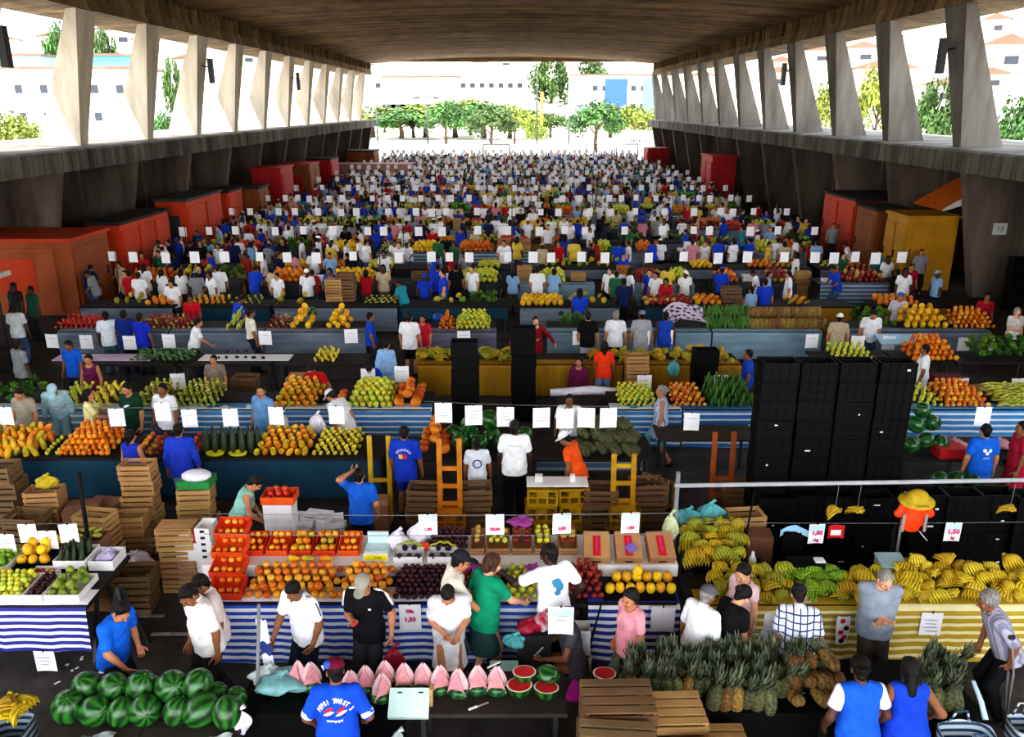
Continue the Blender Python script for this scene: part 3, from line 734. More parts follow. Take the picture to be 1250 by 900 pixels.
# canopy tents seen through the wall openings
t = thing('canopy', 'orange and white slanting canopy behind the ochre cabin', 'awning', (18.4, 34.2, 0))
b = MB(); b.quad((-1.3, -1.2, 2.9), (1.2, -1.2, 4.4), (1.2, 1.2, 4.4), (-1.3, 1.2, 2.9)); b.quad((-1.3, -1.22, 2.85), (-1.3, 1.22, 2.85), (1.2, 1.22, 4.3), (1.2, -1.22, 4.3)); b.obj('orange_sheet', pm('orange_canvas', '#d06a1a', .7), t)
b = MB(); b.quad((-1.3, -1.26, 2.8), (1.2, -1.26, 3.6), (1.2, -1.26, 4.38), (-1.3, -1.26, 2.9)); b.obj('white_side', pm('white_canvas', '#eeeae2', .7), t)
for sx in (-1.1, 1.1):
    b = MB(); b.tube([(sx, -1, 0), (sx, -1, 3.0 + (sx > 0) * 1.2)], .03); b.obj('leg', M_DGREY, t)
t = thing('awning', 'grey white awning edge poking in at the left frame border', 'awning', (-15.2, 21.2, 0))
b = MB(); b.box((0, 0, 2.25), (3.2, 1.6, .12), M=Matrix.Rotation(rad(-9), 3, 'Y')); b.obj('awning_sheet', pm('grey_canvas', '#b9b6ae', .7), t)
for sx in (-1.3, 1.3):
    b = MB(); b.tube([(sx, .5, 0), (sx, .5, 2.2)], .03); b.obj('pole', M_DGREY, t)
# number plate and bay numbers
b = MB(); b.box((0, 0, 0), (.5, .03, .42)); o = b.obj('number_plate', pm('enamel_white', '#d8d8d4', .4)); o.location = (17.75, 29.93, 2.55)
vs, fs = text_mb('13', .26); b = MB(); b.add([v + Vector((0, -.02, 0)) for v in vs], fs); b.obj('number', M_DGREY, o)
tag(o, 'small white number plate on the right concrete pillar', 'sign')
for px, yy, s, txt in ((53, 31.8, -1, '31'), (1125, 43, 1, '11'), (1052, 55, 1, '9')):
    vs, fs = text_mb(txt, .75); b = MB(); b.add([Vector((-s * 0, v.x * -s, v.z)) for v in vs], fs)
    o = b.obj('painted_number', pm('faded_yellow', '#a8862c', .8)); o.location = (s * 19.55, yy, 3.35); tag(o, 'faded yellow painted bay number on the %s' % {'31': 'left concrete wall', '11': 'right concrete wall, nearer one', '9': 'right concrete wall, farther one'}[txt], 'number')

# ------------------------------------------------------------------ outside
M_LEAF = pm('leaf_green', '#41602a', .7, .6, 1.2, objvar=.25); M_LEAFY = pm('leaf_yellow_green', '#74812e', .7, .5, 1.5, objvar=.2); M_BARK = pm('bark', '#5a4a3a', .9, .4, 5)
TREES = {}
def tree_meshes(kind):
    if kind in TREES: return TREES[kind]
    r = random.Random(len(TREES) + 5); V, F = [], []
    for c in range(46):
        th, ph = r.uniform(0, 2 * PI), math.acos(r.uniform(-.5, 1)); rr = r.uniform(.55, 1)
        c0 = Vector((math.cos(th) * math.sin(ph) * rr, math.sin(th) * math.sin(ph) * rr, math.cos(ph) * rr * .75))
        for l in range(44):
            d = Vector((r.gauss(0, 1), r.gauss(0, 1), r.gauss(0, .8))).normalized() * (.27 * r.random() ** .4)
            p = c0 + d; nrm = (d + Vector((r.gauss(0, .12), r.gauss(0, .12), .12 + r.gauss(0, .1)))).normalized()
            a = nrm.orthogonal().normalized(); a.rotate(Matrix.Rotation(r.uniform(0, 6.28), 3, nrm)); bq = nrm.cross(a); s = r.uniform(.05, .10)
            o = len(V); V += [p - a * s, p - bq * s * .6, p + a * s, p + bq * s * .6]; F.append((o, o + 1, o + 2, o + 3))
    m1 = MB(); m1.add(V, F, smooth=False)
    m2 = MB(); m2.tube([(0, 0, -1.9), (.03, 0, -1.2), (-.02, .02, -.5), (0, 0, .2)], [.11, .085, .07, .03], 8)
    for k in range(5):
        a = k * 1.3; m2.tube([(0, 0, -.8 + .1 * k), (math.cos(a) * .35, math.sin(a) * .35, -.3 + .1 * k), (math.cos(a) * .7, math.sin(a) * .7, .1 + .06 * k)], [.05, .035, .012], 6)
    TREES[kind] = (m1, m2); return TREES[kind]
TM = {}
def tree(label, px, pyb, ptop, wpx, kind='round', leaf=None, Y=None, group='trees beyond the hall'):
    p = at_z(px, pyb, 0) if Y is None else Vector((xat(px, Y, 0), Y, 0))
    zc = p.y * math.cos(PITCH) + CAM_H * math.sin(PITCH)
    H = at_y(px, ptop, p.y).z; w = wpx / FPX * zc / 2
    o = thing('tree', label, 'tree', p, RND.uniform(0, 6), group)
    m1, m2 = tree_meshes(kind); lf = leaf or M_LEAF; k = (kind, lf.name)
    if k not in TM: TM[k] = (m1.mesh('crown', lf), m2.mesh('trunk', M_BARK))
    ch = H * .52; cz = H - ch * .8
    mk('crown', TM[k][0], o, loc=(0, 0, cz), sc=(w, w, ch)); mk('trunk', TM[k][1], o, loc=(0, 0, cz), sc=(w * .8, w * .8, cz / 1.9))
    return o
for i, (px, pb, pt, w, lf, lab) in enumerate([
    (545, 178, 122, 52, 0, 'spreading tree with a bent pale trunk in the middle of the forecourt'),
    (600, 182, 128, 62, 0, 'round bright green tree right of the bent trunk tree'),
    (628, 176, 130, 40, 1, 'light green tree at the right end of the tree clump'),
    (505, 168, 136, 54, 0, 'low dark green tree at the left of the tree clump'),
    (470, 165, 140, 44, 1, 'pale yellow green bush tree behind the left ledge end'),
    (575, 166, 119, 50, 1, 'yellow green tree at the back of the clump'),
    (655, 182, 150, 28, 1, 'small yellow green shrub tree by the low white wall'),
    (727, 186, 121, 68, 0, 'dense dark green round tree left of the parked truck'),
    (774, 184, 126, 56, 1, 'lighter yellow green tree just left of the parked truck'),
    (672, 110, 66, 50, 0, 'dark green tree high on the slope under the roof edge'),
    (722, 100, 68, 40, 0, 'small tree high on the slope above the white building')]):
    tree(lab, px, pb, pt, w, 'round', [M_LEAF, M_LEAFY][lf], Y=None if pb > 150 else 290)
for i, (px, pb, pt, w) in enumerate(((455, 168, 128, 84), (490, 169, 132, 80), (520, 168, 126, 90), (556, 168, 122, 84), (590, 169, 124, 90), (622, 169, 127, 80), (648, 168, 134, 50), (672, 168, 136, 44), (745, 168, 128, 64))):
    tree('leafy bush tree in the hedge behind the forecourt trees, %s from the left' % ['first', 'second', 'third', 'fourth', 'fifth', 'sixth', 'seventh', 'eighth', 'ninth'][i], px, pb, pt, w, 'round', [M_LEAFY, M_LEAF, M_LEAFY][i % 3], group=None)
for px, yy, pt, w, lf, lab in ((1135, 75, 88, 62, 0, 'bushy green tree seen between the two nearest right fins'), (1240, 62, 108, 72, 0, 'green tree at the right frame edge beyond the fins'), (1062, 95, 74, 60, 1, 'pale leafy tree seen through the second gap of the right fins'),
                               (1010, 120, 92, 44, 1, 'yellow green tree in the third gap of the right fins'), (1248, 90, 58, 26, 0, 'dark tree top at the upper right frame edge'),
                               (22, 90, 136, 66, 1, 'clipped yellow green bush left of the nearest left fin'), (16, 140, 60, 30, 0, 'dark tree behind the white block at the left edge'), (88, 160, 22, 34, 0, 'round dark tree left of the nearest left fin top'),
                               (140, 180, 30, 36, 0, 'dark tree between the first two left fins'), (222, 120, 64, 24, 0, 'narrow tree between second and third left fins'), (205, 90, 134, 30, 0, 'low green bush at the foot of the second left fin')):
    tree(lab, px, 0, pt, w, 'round', [M_LEAF, M_LEAFY][lf], Y=yy, group='trees beside the hall')
# hillside and houses
M_HILL = pm('dry_hillside', '#bdb7a4', .9, .4, .03, col2='#8f9272'); M_HOUSE = pm('house_render', '#b0aaa2', .9, .15, .3, objvar=.3); M_HROOF = pm('tile_roof', '#6f574a', .9, .3, .5); M_WIN = pm('dark_window', '#2a2f38', .4)
mb = MB()
def hill(u, v):
    a = (u - .5) * 2.6; r = 190 + v * 420
    z = -1 + 62 * (v ** 1.1) * (.62 + .38 * abs(math.sin(a * 1.1))) + 2.5 * math.sin(u * 40) * v
    return (math.sin(a) * r, math.cos(a) * r, z)
mb.grid(hill, 60, 16); struct('hillside', mb.obj('hillside', M_HILL))
def block(label, x0, x1, Y, h, wins, m=None, rot=0, group=None, roof=None, blue=None, cat='building', z0=-.3, d=10):
    t = thing('building', label, cat, ((x0 + x1) / 2, Y + d / 2, z0), rot, group); w = x1 - x0
    b = MB(); b.box((0, 0, h / 2), (w, d, h)); b.obj('wall', m or M_HOUSE, t)
    b = MB(); b.box((0, 0, h + .2), (w + .6, d + .6, .4)); b.obj('roof', roof or M_HROOF, t)
    for x, z, ww, hh in wins:
        b = MB(); b.box((x * w, -d / 2 - .05, z * h), (ww, .1, hh)); b.obj('window', M_WIN, t)
    if blue:
        for x, ww, c in blue: b = MB(); b.box((x * w, -d / 2 - .12, h * .55), (ww, .2, h * .8)); b.obj('blue_panel', pm('blue_panel_' + c, '#' + c, .6), t)
    return t
def W_(nx_, nz_, ww=1.0, hh=1.1): return [((i + .5) / nx_ - .5, (j + .6) / (nz_ + .3), ww, hh) for i in range(nx_) for j in range(nz_)]
yb = 118; z_t = lambda py, Y: at_y(625, py, Y).z
block('long white apartment block with small windows beyond the left ledge', xat(-40, yb), xat(172, yb), yb, z_t(82, yb), W_(7, 3), pm('white_render', '#efece6', .9))
block('blue topped warehouse behind the white apartment block', xat(22, 150), xat(66, 150), 150, z_t(66, 150), [], pm('blue_sheet', '#7da3c0', .7))
block('teal shed behind the block between first and second left fins', xat(118, 150), xat(172, 150), 150, z_t(66, 150), [], pm('teal_sheet', '#4f7f96', .7))
block('white apartment building with blue stair panels on the slope', xat(696, 230), xat(800, 230), 230, z_t(91, 230), W_(9, 3, 1.3, 1.3), pm('white_render2', '#f1efe9', .9), blue=[(-.42, 5, '9fb8da'), (.02, 6, '2d4f96'), (.42, 4, '5c84ad')])
block('long pale terrace of low roofs high under the roof edge', xat(458, 300), xat(640, 300), 300, z_t(80, 300), W_(16, 2, 1.6, 1.4), None, roof=pm('pale_blue_roof', '#a9bccd', .8))
block('row of grey sheds on the slope below the pale terrace', xat(470, 260), xat(560, 260), 260, z_t(93, 260), W_(8, 1, 4, 1.2), None)
hr = random.Random(3)
hm = MB(); hm.box((0, 0, .5), (1, 1, 1)); hme = hm.mesh('wall', M_HOUSE)
hm = MB(); hm.prism([(-.58, 1), (.58, 1), (0, 1.28)], 1.12); hrm = hm.mesh('roof', M_HROOF)
hm = MB()
hm.box((.1, -.51, .58), (.3, .03, .22))
wme = hm.mesh('window', M_WIN)
HP = []
for i in range(90):
    u, v = hr.uniform(.05, .95), hr.uniform(.1, .9); x, y, z = hill(u, v)
    if any((x - a) ** 2 + (y - b) ** 2 < 324 for a, b in HP) or (y > 225 and y < 325 and abs(x) < 75): continue
    HP.append((x, y))
    if abs(x) < 30 and y < 250: continue
    t = thing('hillside_house', 'small pale house on the bright hillside beyond the hall', 'house', (x, y, z - 1.5), hr.uniform(-.3, .3) - math.atan2(x, y) * -1 * -1, 'houses on the hillside')
    s = hr.uniform(6, 11); S = (s * hr.uniform(1, 1.6), s, s * hr.uniform(.7, 1.1))
    for nm_, me in (('wall', hme), ('roof', hrm), ('window', wme)): mk(nm_, me, t, sc=S)
# forecourt: low white wall, gate frames, lamp posts, truck
M_WHITEW = pm('white_wall_paint', '#b5b3ad', .8, .1, .5); M_STEEL = pm('grey_steel', '#7d8084', .5, .2, 3); M_DSTEEL = pm('dark_steel', '#3b3a3a', .5, .2, 3)
for x0, x1, lab in ((440, 500, 'low white wall panel at the left of the forecourt'), (505, 640, 'long low white wall across the forecourt'), (642, 715, 'low white slatted wall right of the gate')):
    a, b2 = at_z(x0, 197, 0), at_z(x1, 197, 0); m_ = MB(); m_.bx(a.x, b2.x, a.y, a.y + .25, 0, at_y(625, 176, a.y).z); tag(m_.obj('boundary_wall', M_WHITEW), lab, 'wall')
for px, pt, pb, lab in ((523, 118, 196, 'tall double armed street lamp in the forecourt'), (655, 70, 190, 'tall thin utility pole beside the yellow post'), (694, 128, 192, 'grey lamp pole left of the dark green tree'), (462, 130, 192, 'thin pole near the left ledge end')):
    p = at_z(px, pb, 0); hgt = at_y(px, pt, p.y).z; t = thing('street_lamp', lab, 'lamp post', p)
    b = MB(); b.tube([(0, 0, 0), (0, 0, hgt)], [.14, .08], 8); b.obj('pole', M_DSTEEL, t)
    b = MB(); b.tube([(-1.3, 0, hgt - .1), (0, 0, hgt + .1), (1.3, 0, hgt - .1)], .06, 6); ar = b.obj('arm', M_DSTEEL, t)
    for sx in (-1.3, 1.3): b = MB(); b.box((sx, 0, hgt - .15), (.7, .3, .18)); b.obj('lamp_head', M_DSTEEL, ar)
p = at_z(661, 172, 0); b = MB(); b.tube([(0, 0, 0), (0, 0, at_y(661, 112, p.y).z)], .3, 8); o = b.obj('post', pm('yellow_ochre_post', '#a8812a', .7)); o.location = p; tag(o, 'thick yellow ochre post behind the small shrub tree', 'post')
for x0, x1, lab in ((590, 622, 'dark goal shaped gate frame in the left of the forecourt'), (715, 750, 'dark gate frame below the dark green tree'), (752, 778, 'dark gate frame next to the parked truck')):
    a, b2 = at_z(x0, 198, 0), at_z(x1, 198, 0); hgt = at_y(625, 176, a.y).z; w = b2.x - a.x
    t = thing('gate_frame', lab, 'gate', a); 
    for sx in (0, w): b = MB(); b.tube([(sx, 0, 0), (sx, 0, hgt)], .09, 6); b.obj('post', M_DSTEEL, t)
    b = MB(); b.tube([(0, 0, hgt), (w, 0, hgt)], .08, 6); b.obj('crossbar', M_DSTEEL, t)
p = at_z(780, 196, 0); zc = p.y; t = thing('delivery_truck', 'white box truck with dark lettering parked by the right ledge end', 'truck', p)
tw = xat(815, p.y) - xat(776, p.y); th = at_y(800, 160, p.y).z
b = MB(); b.bx(-tw * .5, tw * .5, 0, 3, .9, th); bx_ = b.obj('cargo_box', M_WHITEW, t)
vs, fs = text_mb('PREBULL', th * .17); b = MB(); b.add([v + Vector((0, -.03, th * .66)) for v in vs], fs); b.obj('lettering', M_DSTEEL, bx_, label='dark capital lettering on the truck side')
b = MB(); b.bx(tw * .5 + .1, tw * .5 + 1.8, .2, 2.8, .6, th * .65); b.obj('cab', M_WHITEW, t)
for x in (-tw * .3, tw * .3, tw * .5 + .9):
    b = MB(); b.tube([(x, .0, .5), (x, .4, .5)], .5, 14); b.obj('wheel', M_DGREY, t)

# ------------------------------------------------------------------ light
w = bpy.data.worlds.new('bright_sky'); SC.world = w; w.use_nodes = True
nt = w.node_tree; bg = nt.nodes['Background']
tc = nt.nodes.new('ShaderNodeTexCoord'); sx = nt.nodes.new('ShaderNodeSeparateXYZ'); rp = nt.nodes.new('ShaderNodeValToRGB')
nt.links.new(tc.outputs['Generated'], sx.inputs[0]); nt.links.new(sx.outputs['Z'], rp.inputs['Fac']); nt.links.new(rp.outputs['Color'], bg.inputs['Color'])
rp.color_ramp.elements[0].color = (1, .99, .96, 1); rp.color_ramp.elements[1].color = (.62, .75, .95, 1)
bg.inputs['Strength'].default_value = 3.2
l = bpy.data.lights.new('sun', 'SUN'); l.energy = 9; l.angle = rad(.6); l.color = (1, .95, .86)
o = bpy.data.objects.new('sun', l); COL.objects.link(o)
o.rotation_euler = (Vector((.34, .28, -.9))).to_track_quat('-Z', 'Y').to_euler()
cam = bpy.data.cameras.new('camera'); cam.sensor_width = 36; cam.lens = 36 * FPX / 1250; cam.clip_end = 2000
co = bpy.data.objects.new('camera', cam); COL.objects.link(co); co.location = (0, 0, CAM_H); co.rotation_euler = (PI / 2 - PITCH, 0, 0); SC.camera = co
SC.view_settings.view_transform = 'Standard'; SC.view_settings.look = 'None'
try: SC.view_settings.look = 'Medium High Contrast'
except Exception: pass
SC.view_settings.gamma = 1; SC.view_settings.exposure = 0.92
SC.cycles.max_bounces = 8; SC.cycles.diffuse_bounces = 5; SC.cycles.use_denoising = True
SC.cycles.sample_clamp_indirect = 6
# ------------------------------------------------------------------ goods: every kind is built once, then copied
KINDS = {}
class Kind:
    def __init__(s, name, cat, parts, low, lowm, size):
        s.name, s.cat, s.parts, s.low, s.lowm, s.size = name, cat, parts, low, lowm, size; s.pl = []
    def put(s, pos, rot=(0, 0, 0), sc=1.0, label='', group=None, var=0): s.pl.append((Vector(pos), rot, sc, label, group, var))
def lowmesh(mb): return (np.array(mb.v, float), [f for f in mb.f])
def defkind(name, cat, variants, low, size):
    """variants: list of lists of (part name, MB, material); first entry is the thing itself"""
    vs = []
    for v in variants: vs.append([(n, b.mesh(n, m)) for n, b, m in v])
    KINDS[name] = Kind(name, cat, vs, low, variants[0][0][2] if not isinstance(variants[0][0][2], list) else variants[0][0][2][0], size); return KINDS[name]
def lathe_mb(prof, n=12, sq=(1, 1)): b = MB(); b.lathe(prof, n, sq=sq); return b
def round_prof(r, sq=.92, k=7, dim=.12):
    return [(0, -r * sq)] + [(r * math.sin(PI * i / k), -r * sq * math.cos(PI * i / k)) for i in range(1, k)] + [(0, r * sq * (1 - dim))]
def low_ball(rx, rz=None):
    b = MB(); b.ell((0, 0, 0), (rx, rx, rz or rx), 6); return b
M_STEM = pm('green_stem', '#5c6b2d', .7, .3, 30)
def fruit(name, cat, r, cols, sq=.92, n=12, bump=.05, rough=.45, col2=None, stem=True, scale=12):
    vs = []
    for i, c in enumerate(cols):
        m = pm('%s_skin%s' % (name, 'abcdef'[i]), c, rough, .3, scale, bump, col2=col2, objvar=.16, spec=.4)
        v = [(name, lathe_mb(round_prof(r, sq), n), m)]
        if stem: s_ = MB(); s_.tube([(0, 0, r * sq * .82), (r * .05, 0, r * sq * 1.02)], r * .08, 5); v.append(('stem', s_, M_STEM))
        vs.append(v)
    return defkind(name, cat, vs, low_ball(r, r * sq), r)
fruit('orange', 'orange', .044, ['#f08a12', '#f7a21c'], .95); fruit('persimmon', 'persimmon', .050, ['#f2a01e', '#e8791a', '#f6b63a'], .88)
fruit('tomato', 'tomato', .040, ['#d2331d', '#e4571f'], .85); fruit('apple', 'apple', .042, ['#8e1c1f', '#a32a24', '#c4a24a'], .9, col2=None)
fruit('plum', 'plum', .034, ['#3a1020', '#4d1726'], .95, 10, stem=False); fruit('lime', 'lime', .034, ['#7fae2a', '#9cc23c'], 1.05, 10, stem=False)
fruit('guava', 'guava', .040, ['#d8cf3a', '#c9d44c'], 1.15, 10); fruit('custard_apple', 'custard apple', .055, ['#a9b845', '#8ea23a'], .95, 12, .9, .8, '#5c6f28', True, 40)
fruit('yellow_melon', 'melon', .080, ['#f4c61a', '#f0b414'], 1.22, 16, .12, .5, None, True, 9)
fruit('pumpkin', 'pumpkin', .105, ['#e07a16', '#d9691a'], .75, 16, .3, .6)
# papaya
def papaya(c, c2):
    b = MB(); b.lathe([(0, -.12), (.03, -.112), (.052, -.07), (.058, -.02), (.050, .04), (.034, .09), (.014, .12), (0, .125)], 10); return b
defkind('papaya', 'papaya', [[('papaya', papaya(0, 0), pm('papaya_skin' + k, c, .5, .3, 7, col2=c2, objvar=.15))] for k, c, c2 in (('a', '#ef9a1c', '#c9a02a'), ('b', '#e9b52a', '#8f9a2c'), ('c', '#e67d1b', '#d9a32c'))], (lambda b: (b.ell((0, 0, 0), (.055, .055, .12), 6), b)[1])(MB()), .09)
# watermelon with dark stripes along the meridians
def melon_mat(name, c1, c2, freq=9):
    m = bpy.data.materials.new(name); MATS[name] = m; nt, N, L, b = nodes(m)
    tc = N.new('ShaderNodeTexCoord'); gr = N.new('ShaderNodeTexGradient'); gr.gradient_type = 'RADIAL'; L.new(tc.outputs['Object'], gr.inputs['Vector'])
    nz = N.new('ShaderNodeTexNoise'); nz.inputs['Scale'].default_value = 9; nz.inputs['Detail'].default_value = 5; L.new(tc.outputs['Object'], nz.inputs['Vector'])
    ma = N.new('ShaderNodeMath'); ma.operation = 'MULTIPLY_ADD'; ma.inputs[1].default_value = .11; L.new(nz.outputs['Fac'], ma.inputs[0]); L.new(gr.outputs['Fac'], ma.inputs[2])
    ml = N.new('ShaderNodeMath'); ml.operation = 'MULTIPLY'; ml.inputs[1].default_value = freq; L.new(ma.outputs[0], ml.inputs[0])
    fr = N.new('ShaderNodeMath'); fr.operation = 'PINGPONG'; fr.inputs[1].default_value = .5; L.new(ml.outputs[0], fr.inputs[0])
    rp = N.new('ShaderNodeValToRGB'); rp.color_ramp.elements[0].position = .06; rp.color_ramp.elements[1].position = .42; rp.color_ramp.elements[0].color = srgb(c1); rp.color_ramp.elements[1].color = srgb(c2)
    L.new(fr.outputs[0], rp.inputs['Fac']); L.new(rp.outputs['Color'], b.inputs['Base Color']); b.inputs['Roughness'].default_value = .28; b.inputs['Specular IOR Level'].default_value = .5; return m
M_WM = melon_mat('watermelon_rind', '#33702a', '#103616', 8); M_WMD = melon_mat('dark_watermelon_rind', '#2f6b30', '#123a20', 7)
def wm(n=20): b = MB(); b.lathe(round_prof(.15, 1.12, 12, .04), n); return b
def wstem(): b = MB(); b.tube([(0, 0, .155), (.01, .004, .172), (.022, .004, .18)], .006, 6); return b
defkind('watermelon', 'watermelon', [[('watermelon', wm(), M_WM), ('stem', wstem(), M_STEM)], [('watermelon', wm(), M_WMD), ('stem', wstem(), M_STEM)]], low_ball(.15, .168), .15)
# pineapple: knobbly body with a long leafy crown
M_PINE = pm('pineapple_skin', '#a0733a', .75, .55, 38, .9, col2='#4c4a2c', objvar=.25); M_PINEG = pm('green_pineapple_skin', '#6d6a44', .75, .55, 38, .9, col2='#33402c', objvar=.2)
M_CROWN = pm('pineapple_leaf', '#7d846c', .6, .35, 10, objvar=.3, col2='#4d5842')
def pbody(n=12):
    b = MB(); b.lathe([(0, -.13), (.042, -.125), (.063, -.07), (.066, 0), (.060, .06), (.042, .10), (0, .11)], n); return b
def pcrown(seed, nl=22, L=.23):
    r = random.Random(seed); b = MB()
    for i in range(nl):
        a = i * 2.4; t = i / nl; out = .062 * (1 - t) + .012; ll = L * (.55 + .5 * t) * r.uniform(.85, 1.1); w = .021
        d = Vector((math.cos(a), math.sin(a), 0)); sd = Vector((-d.y, d.x, 0)); pts = []
        for k in range(4):
            u = k / 3; pts.append(d * (.014 + out * u ** 1.4) + Vector((0, 0, .085 + ll * u * (1 - .12 * u * (1 - t)))))
        vs, fs = [], []
        for k, p in enumerate(pts): ww = w * (1, .95, .65, .06)[k]; vs += [p - sd * ww, p + d * -.004, p + sd * ww]
        for k in range(3): o = 3 * k; fs += [(o, o + 1, o + 4, o + 3), (o + 1, o + 2, o + 5, o + 4)]
        b.add(vs, fs, smooth=True)
    return b
def pine_low():
    b = MB(); b.ell((0, 0, 0), (.066, .066, .1), 6); b.lathe([(.03, .08), (.06, .2), (.02, .32), (0, .33)], 6); return b
defkind('pineapple', 'pineapple', [[('pineapple', pbody(), m), ('crown', pcrown(k), M_CROWN)] for k, m in ((1, M_PINE), (2, M_PINEG), (3, M_PINEG))], pine_low(), .13)
# a hand of bananas
def bananas(n=7, seg=7):
    b = MB()
    for tier, (dz, ky, off0) in enumerate(((0, 1, 0), (.034, .86, .5))):
        for i in range(n - tier):
            off = i - (n - 1) / 2 + off0; pts = []
            for k in range(8):
                u = k / 7; pts.append(Vector((off * (.007 + .033 * min(1, u * 1.5)), (-.085 + .20 * u) * ky, dz + .055 * math.sin(PI * (u * .85 + .05)) - .035 * u * u - abs(off) * .004)))
            b.tube(pts, [.006, .010, .0165, .0185, .0185, .0165, .011, .004], seg)
    b.tube([(-.025, -.085, .02), (0, -.095, .035), (.025, -.085, .02)], [.014, .017, .014], 6); return b
def bmat(k, c, c2): return pm('banana_skin' + k, c, .5, .3, 9, col2=c2, objvar=.14)
BAN = [bmat('a', '#cfae22', '#a8891c'), bmat('b', '#b8a020', '#8d7f1e'), bmat('c', '#d9bd3a', '#b09a26'), bmat('g', '#8fae2c', '#5f8a25'), bmat('h', '#a9a42e', '#7f8526')]
defkind('banana_hand', 'bananas', [[('banana_hand', bananas(), m)] for m in BAN], (lambda b: (b.ell((0, .04, 0), (.11, .06, .09), 6), b)[1])(MB()), .13)
# long vegetables
def longveg(name, cat, L, r, cols, curve=.0, n=8, col2=None, rough=.5):
    vs = []
    for i, c in enumerate(cols):
        b = MB(); pts = [(curve * (u - .5) ** 2 * 4 - curve, 0, (u - .5) * L) for u in np.linspace(0, 1, 8)]
        b.tube(pts, [r * .35, r * .85, r, r, r * .97, r * .9, r * .7, r * .22], n); s_ = MB(); s_.tube([(0, 0, L * .48), (.003, 0, L * .56)], r * .22, 5)
        vs.append([(name, b, pm('%s_skin%s' % (name, 'abc'[i]), c, rough, .3, 14, .1, col2=col2, objvar=.15)), ('stem', s_, M_STEM)])
    return defkind(name, cat, vs, (lambda b: (b.ell((0, 0, 0), (r, r, L * .5), 6), b)[1])(MB()), (r + L / 2) * .6)
longveg('zucchini', 'zucchini', .26, .034, ['#39462e', '#2c3a2a']); longveg('corn_cob', 'corn', .22, .030, ['#c9cf4e', '#b8c247', '#d8d36a']); longveg('cucumber', 'cucumber', .22, .026, ['#4e7b2c', '#3f6a2a'])
longveg('eggplant', 'eggplant', .19, .045, ['#2c1430', '#35183a']); longveg('star_fruit', 'fruit', .13, .036, ['#e6d14a', '#dcc638']); longveg('carrot', 'carrot', .2, .026, ['#e57e1c'])
def lettuce(seed):
    r = random.Random(seed); b = MB()
    for i in range(16):
        a = i * 2.4; t = i / 16; d = Vector((math.cos(a), math.sin(a), 0)); sd = Vector((-d.y, d.x, 0))
        def fn(u, v): 
            w = (u - .5) * .16 * math.sin(PI * min(1, v * .9 + .12)); k = .11 * (1 - t * .75)
            return d * (k * v + .012 * math.sin(u * 17 + i)) + sd * w + Vector((0, 0, .03 + .12 * v * (.35 + t * .8) + .014 * math.sin(u * 21 + v * 9)))
        b.grid(fn, 6, 4)
    return b
defkind('lettuce', 'greens', [[('lettuce', lettuce(1), pm('lettuce_leafa', '#7fae3a', .7, .4, 12, objvar=.2))], [('lettuce', lettuce(2), pm('lettuce_leafb', '#4d7f2f', .7, .4, 12, objvar=.2))]], (lambda b: (b.ell((0, 0, .07), (.11, .11, .08), 6), b)[1])(MB()), .1)

def heap(kind, x0, x1, y0, y1, z0, z1, label, group, sp=None, layers=1, var=None, sc=1.0, up=False, jit=.3, tilt=None, fall=.0):
    """goods laid close together on a board that rises from z0 at the front to z1 at the back"""
    K = KINDS[kind]; sp = sp or K.size * 2.02 * sc; r = RND; nv = len(K.parts)
    for L in range(layers):
        ins = L * sp * .5; xx0, xx1, yy0, yy1 = x0 + ins + sp / 2, x1 - ins - sp / 2, y0 + ins + sp / 2, y1 - ins * .4 - sp / 2
        nx_ = max(1, int((xx1 - xx0) / sp + 1.01)); ny_ = max(1, int((yy1 - yy0) / sp + 1.01))
        for j in range(ny_):
            for i in range(nx_):
                x = xx0 + (xx1 - xx0) * (i + (.5 if j % 2 and nx_ > 2 else 0) * .98) / max(1, nx_ - 1) if nx_ > 1 else (xx0 + xx1) / 2
                if x > xx1 + sp * .3: continue
                y = yy0 + (yy1 - yy0) * (j / max(1, ny_ - 1)) if ny_ > 1 else (yy0 + yy1) / 2
                f = (y - y0) / max(.01, y1 - y0); z = z0 + (z1 - z0) * f + sp * (.48 + .78 * L)
                x += r.uniform(-jit, jit) * sp * .4; y += r.uniform(-jit, jit) * sp * .4; z += r.uniform(0, .08) * sp
                if tilt is not None: rot = (tilt[0] + r.uniform(-.25, .25), tilt[1] + r.uniform(-.2, .2), tilt[2] + r.uniform(-.3, .3))
                elif up: rot = (r.uniform(-.2, .2), r.uniform(-.2, .2), r.uniform(0, 6.28))
                else: rot = (r.uniform(-.7, .7), r.uniform(-.7, .7), r.uniform(0, 6.28))
                K.put((x, y, z), rot, sc * r.uniform(.9, 1.08), label, group, r.choice(var) if var else r.randrange(nv))
def settle_kinds(limit=220):
    for K in KINDS.values():
        if not K.pl: continue
        K.pl.sort(key=lambda p: (p[0].y ** 2 + p[0].x ** 2) / p[2] ** 2)
        for pos, rot, sc, label, group, var in K.pl[:limit]:
            var %= len(K.parts); far = pos.y > 13
            o = mk(K.name, K.parts[var][0][1], loc=pos, rot=rot, sc=sc); tag(o, label, K.cat, group)
            if not far:
                for n, me in K.parts[var][1:]: mk(n, me, o)
        rest = K.pl[limit:]
        if rest: merge_stuff(K, rest)
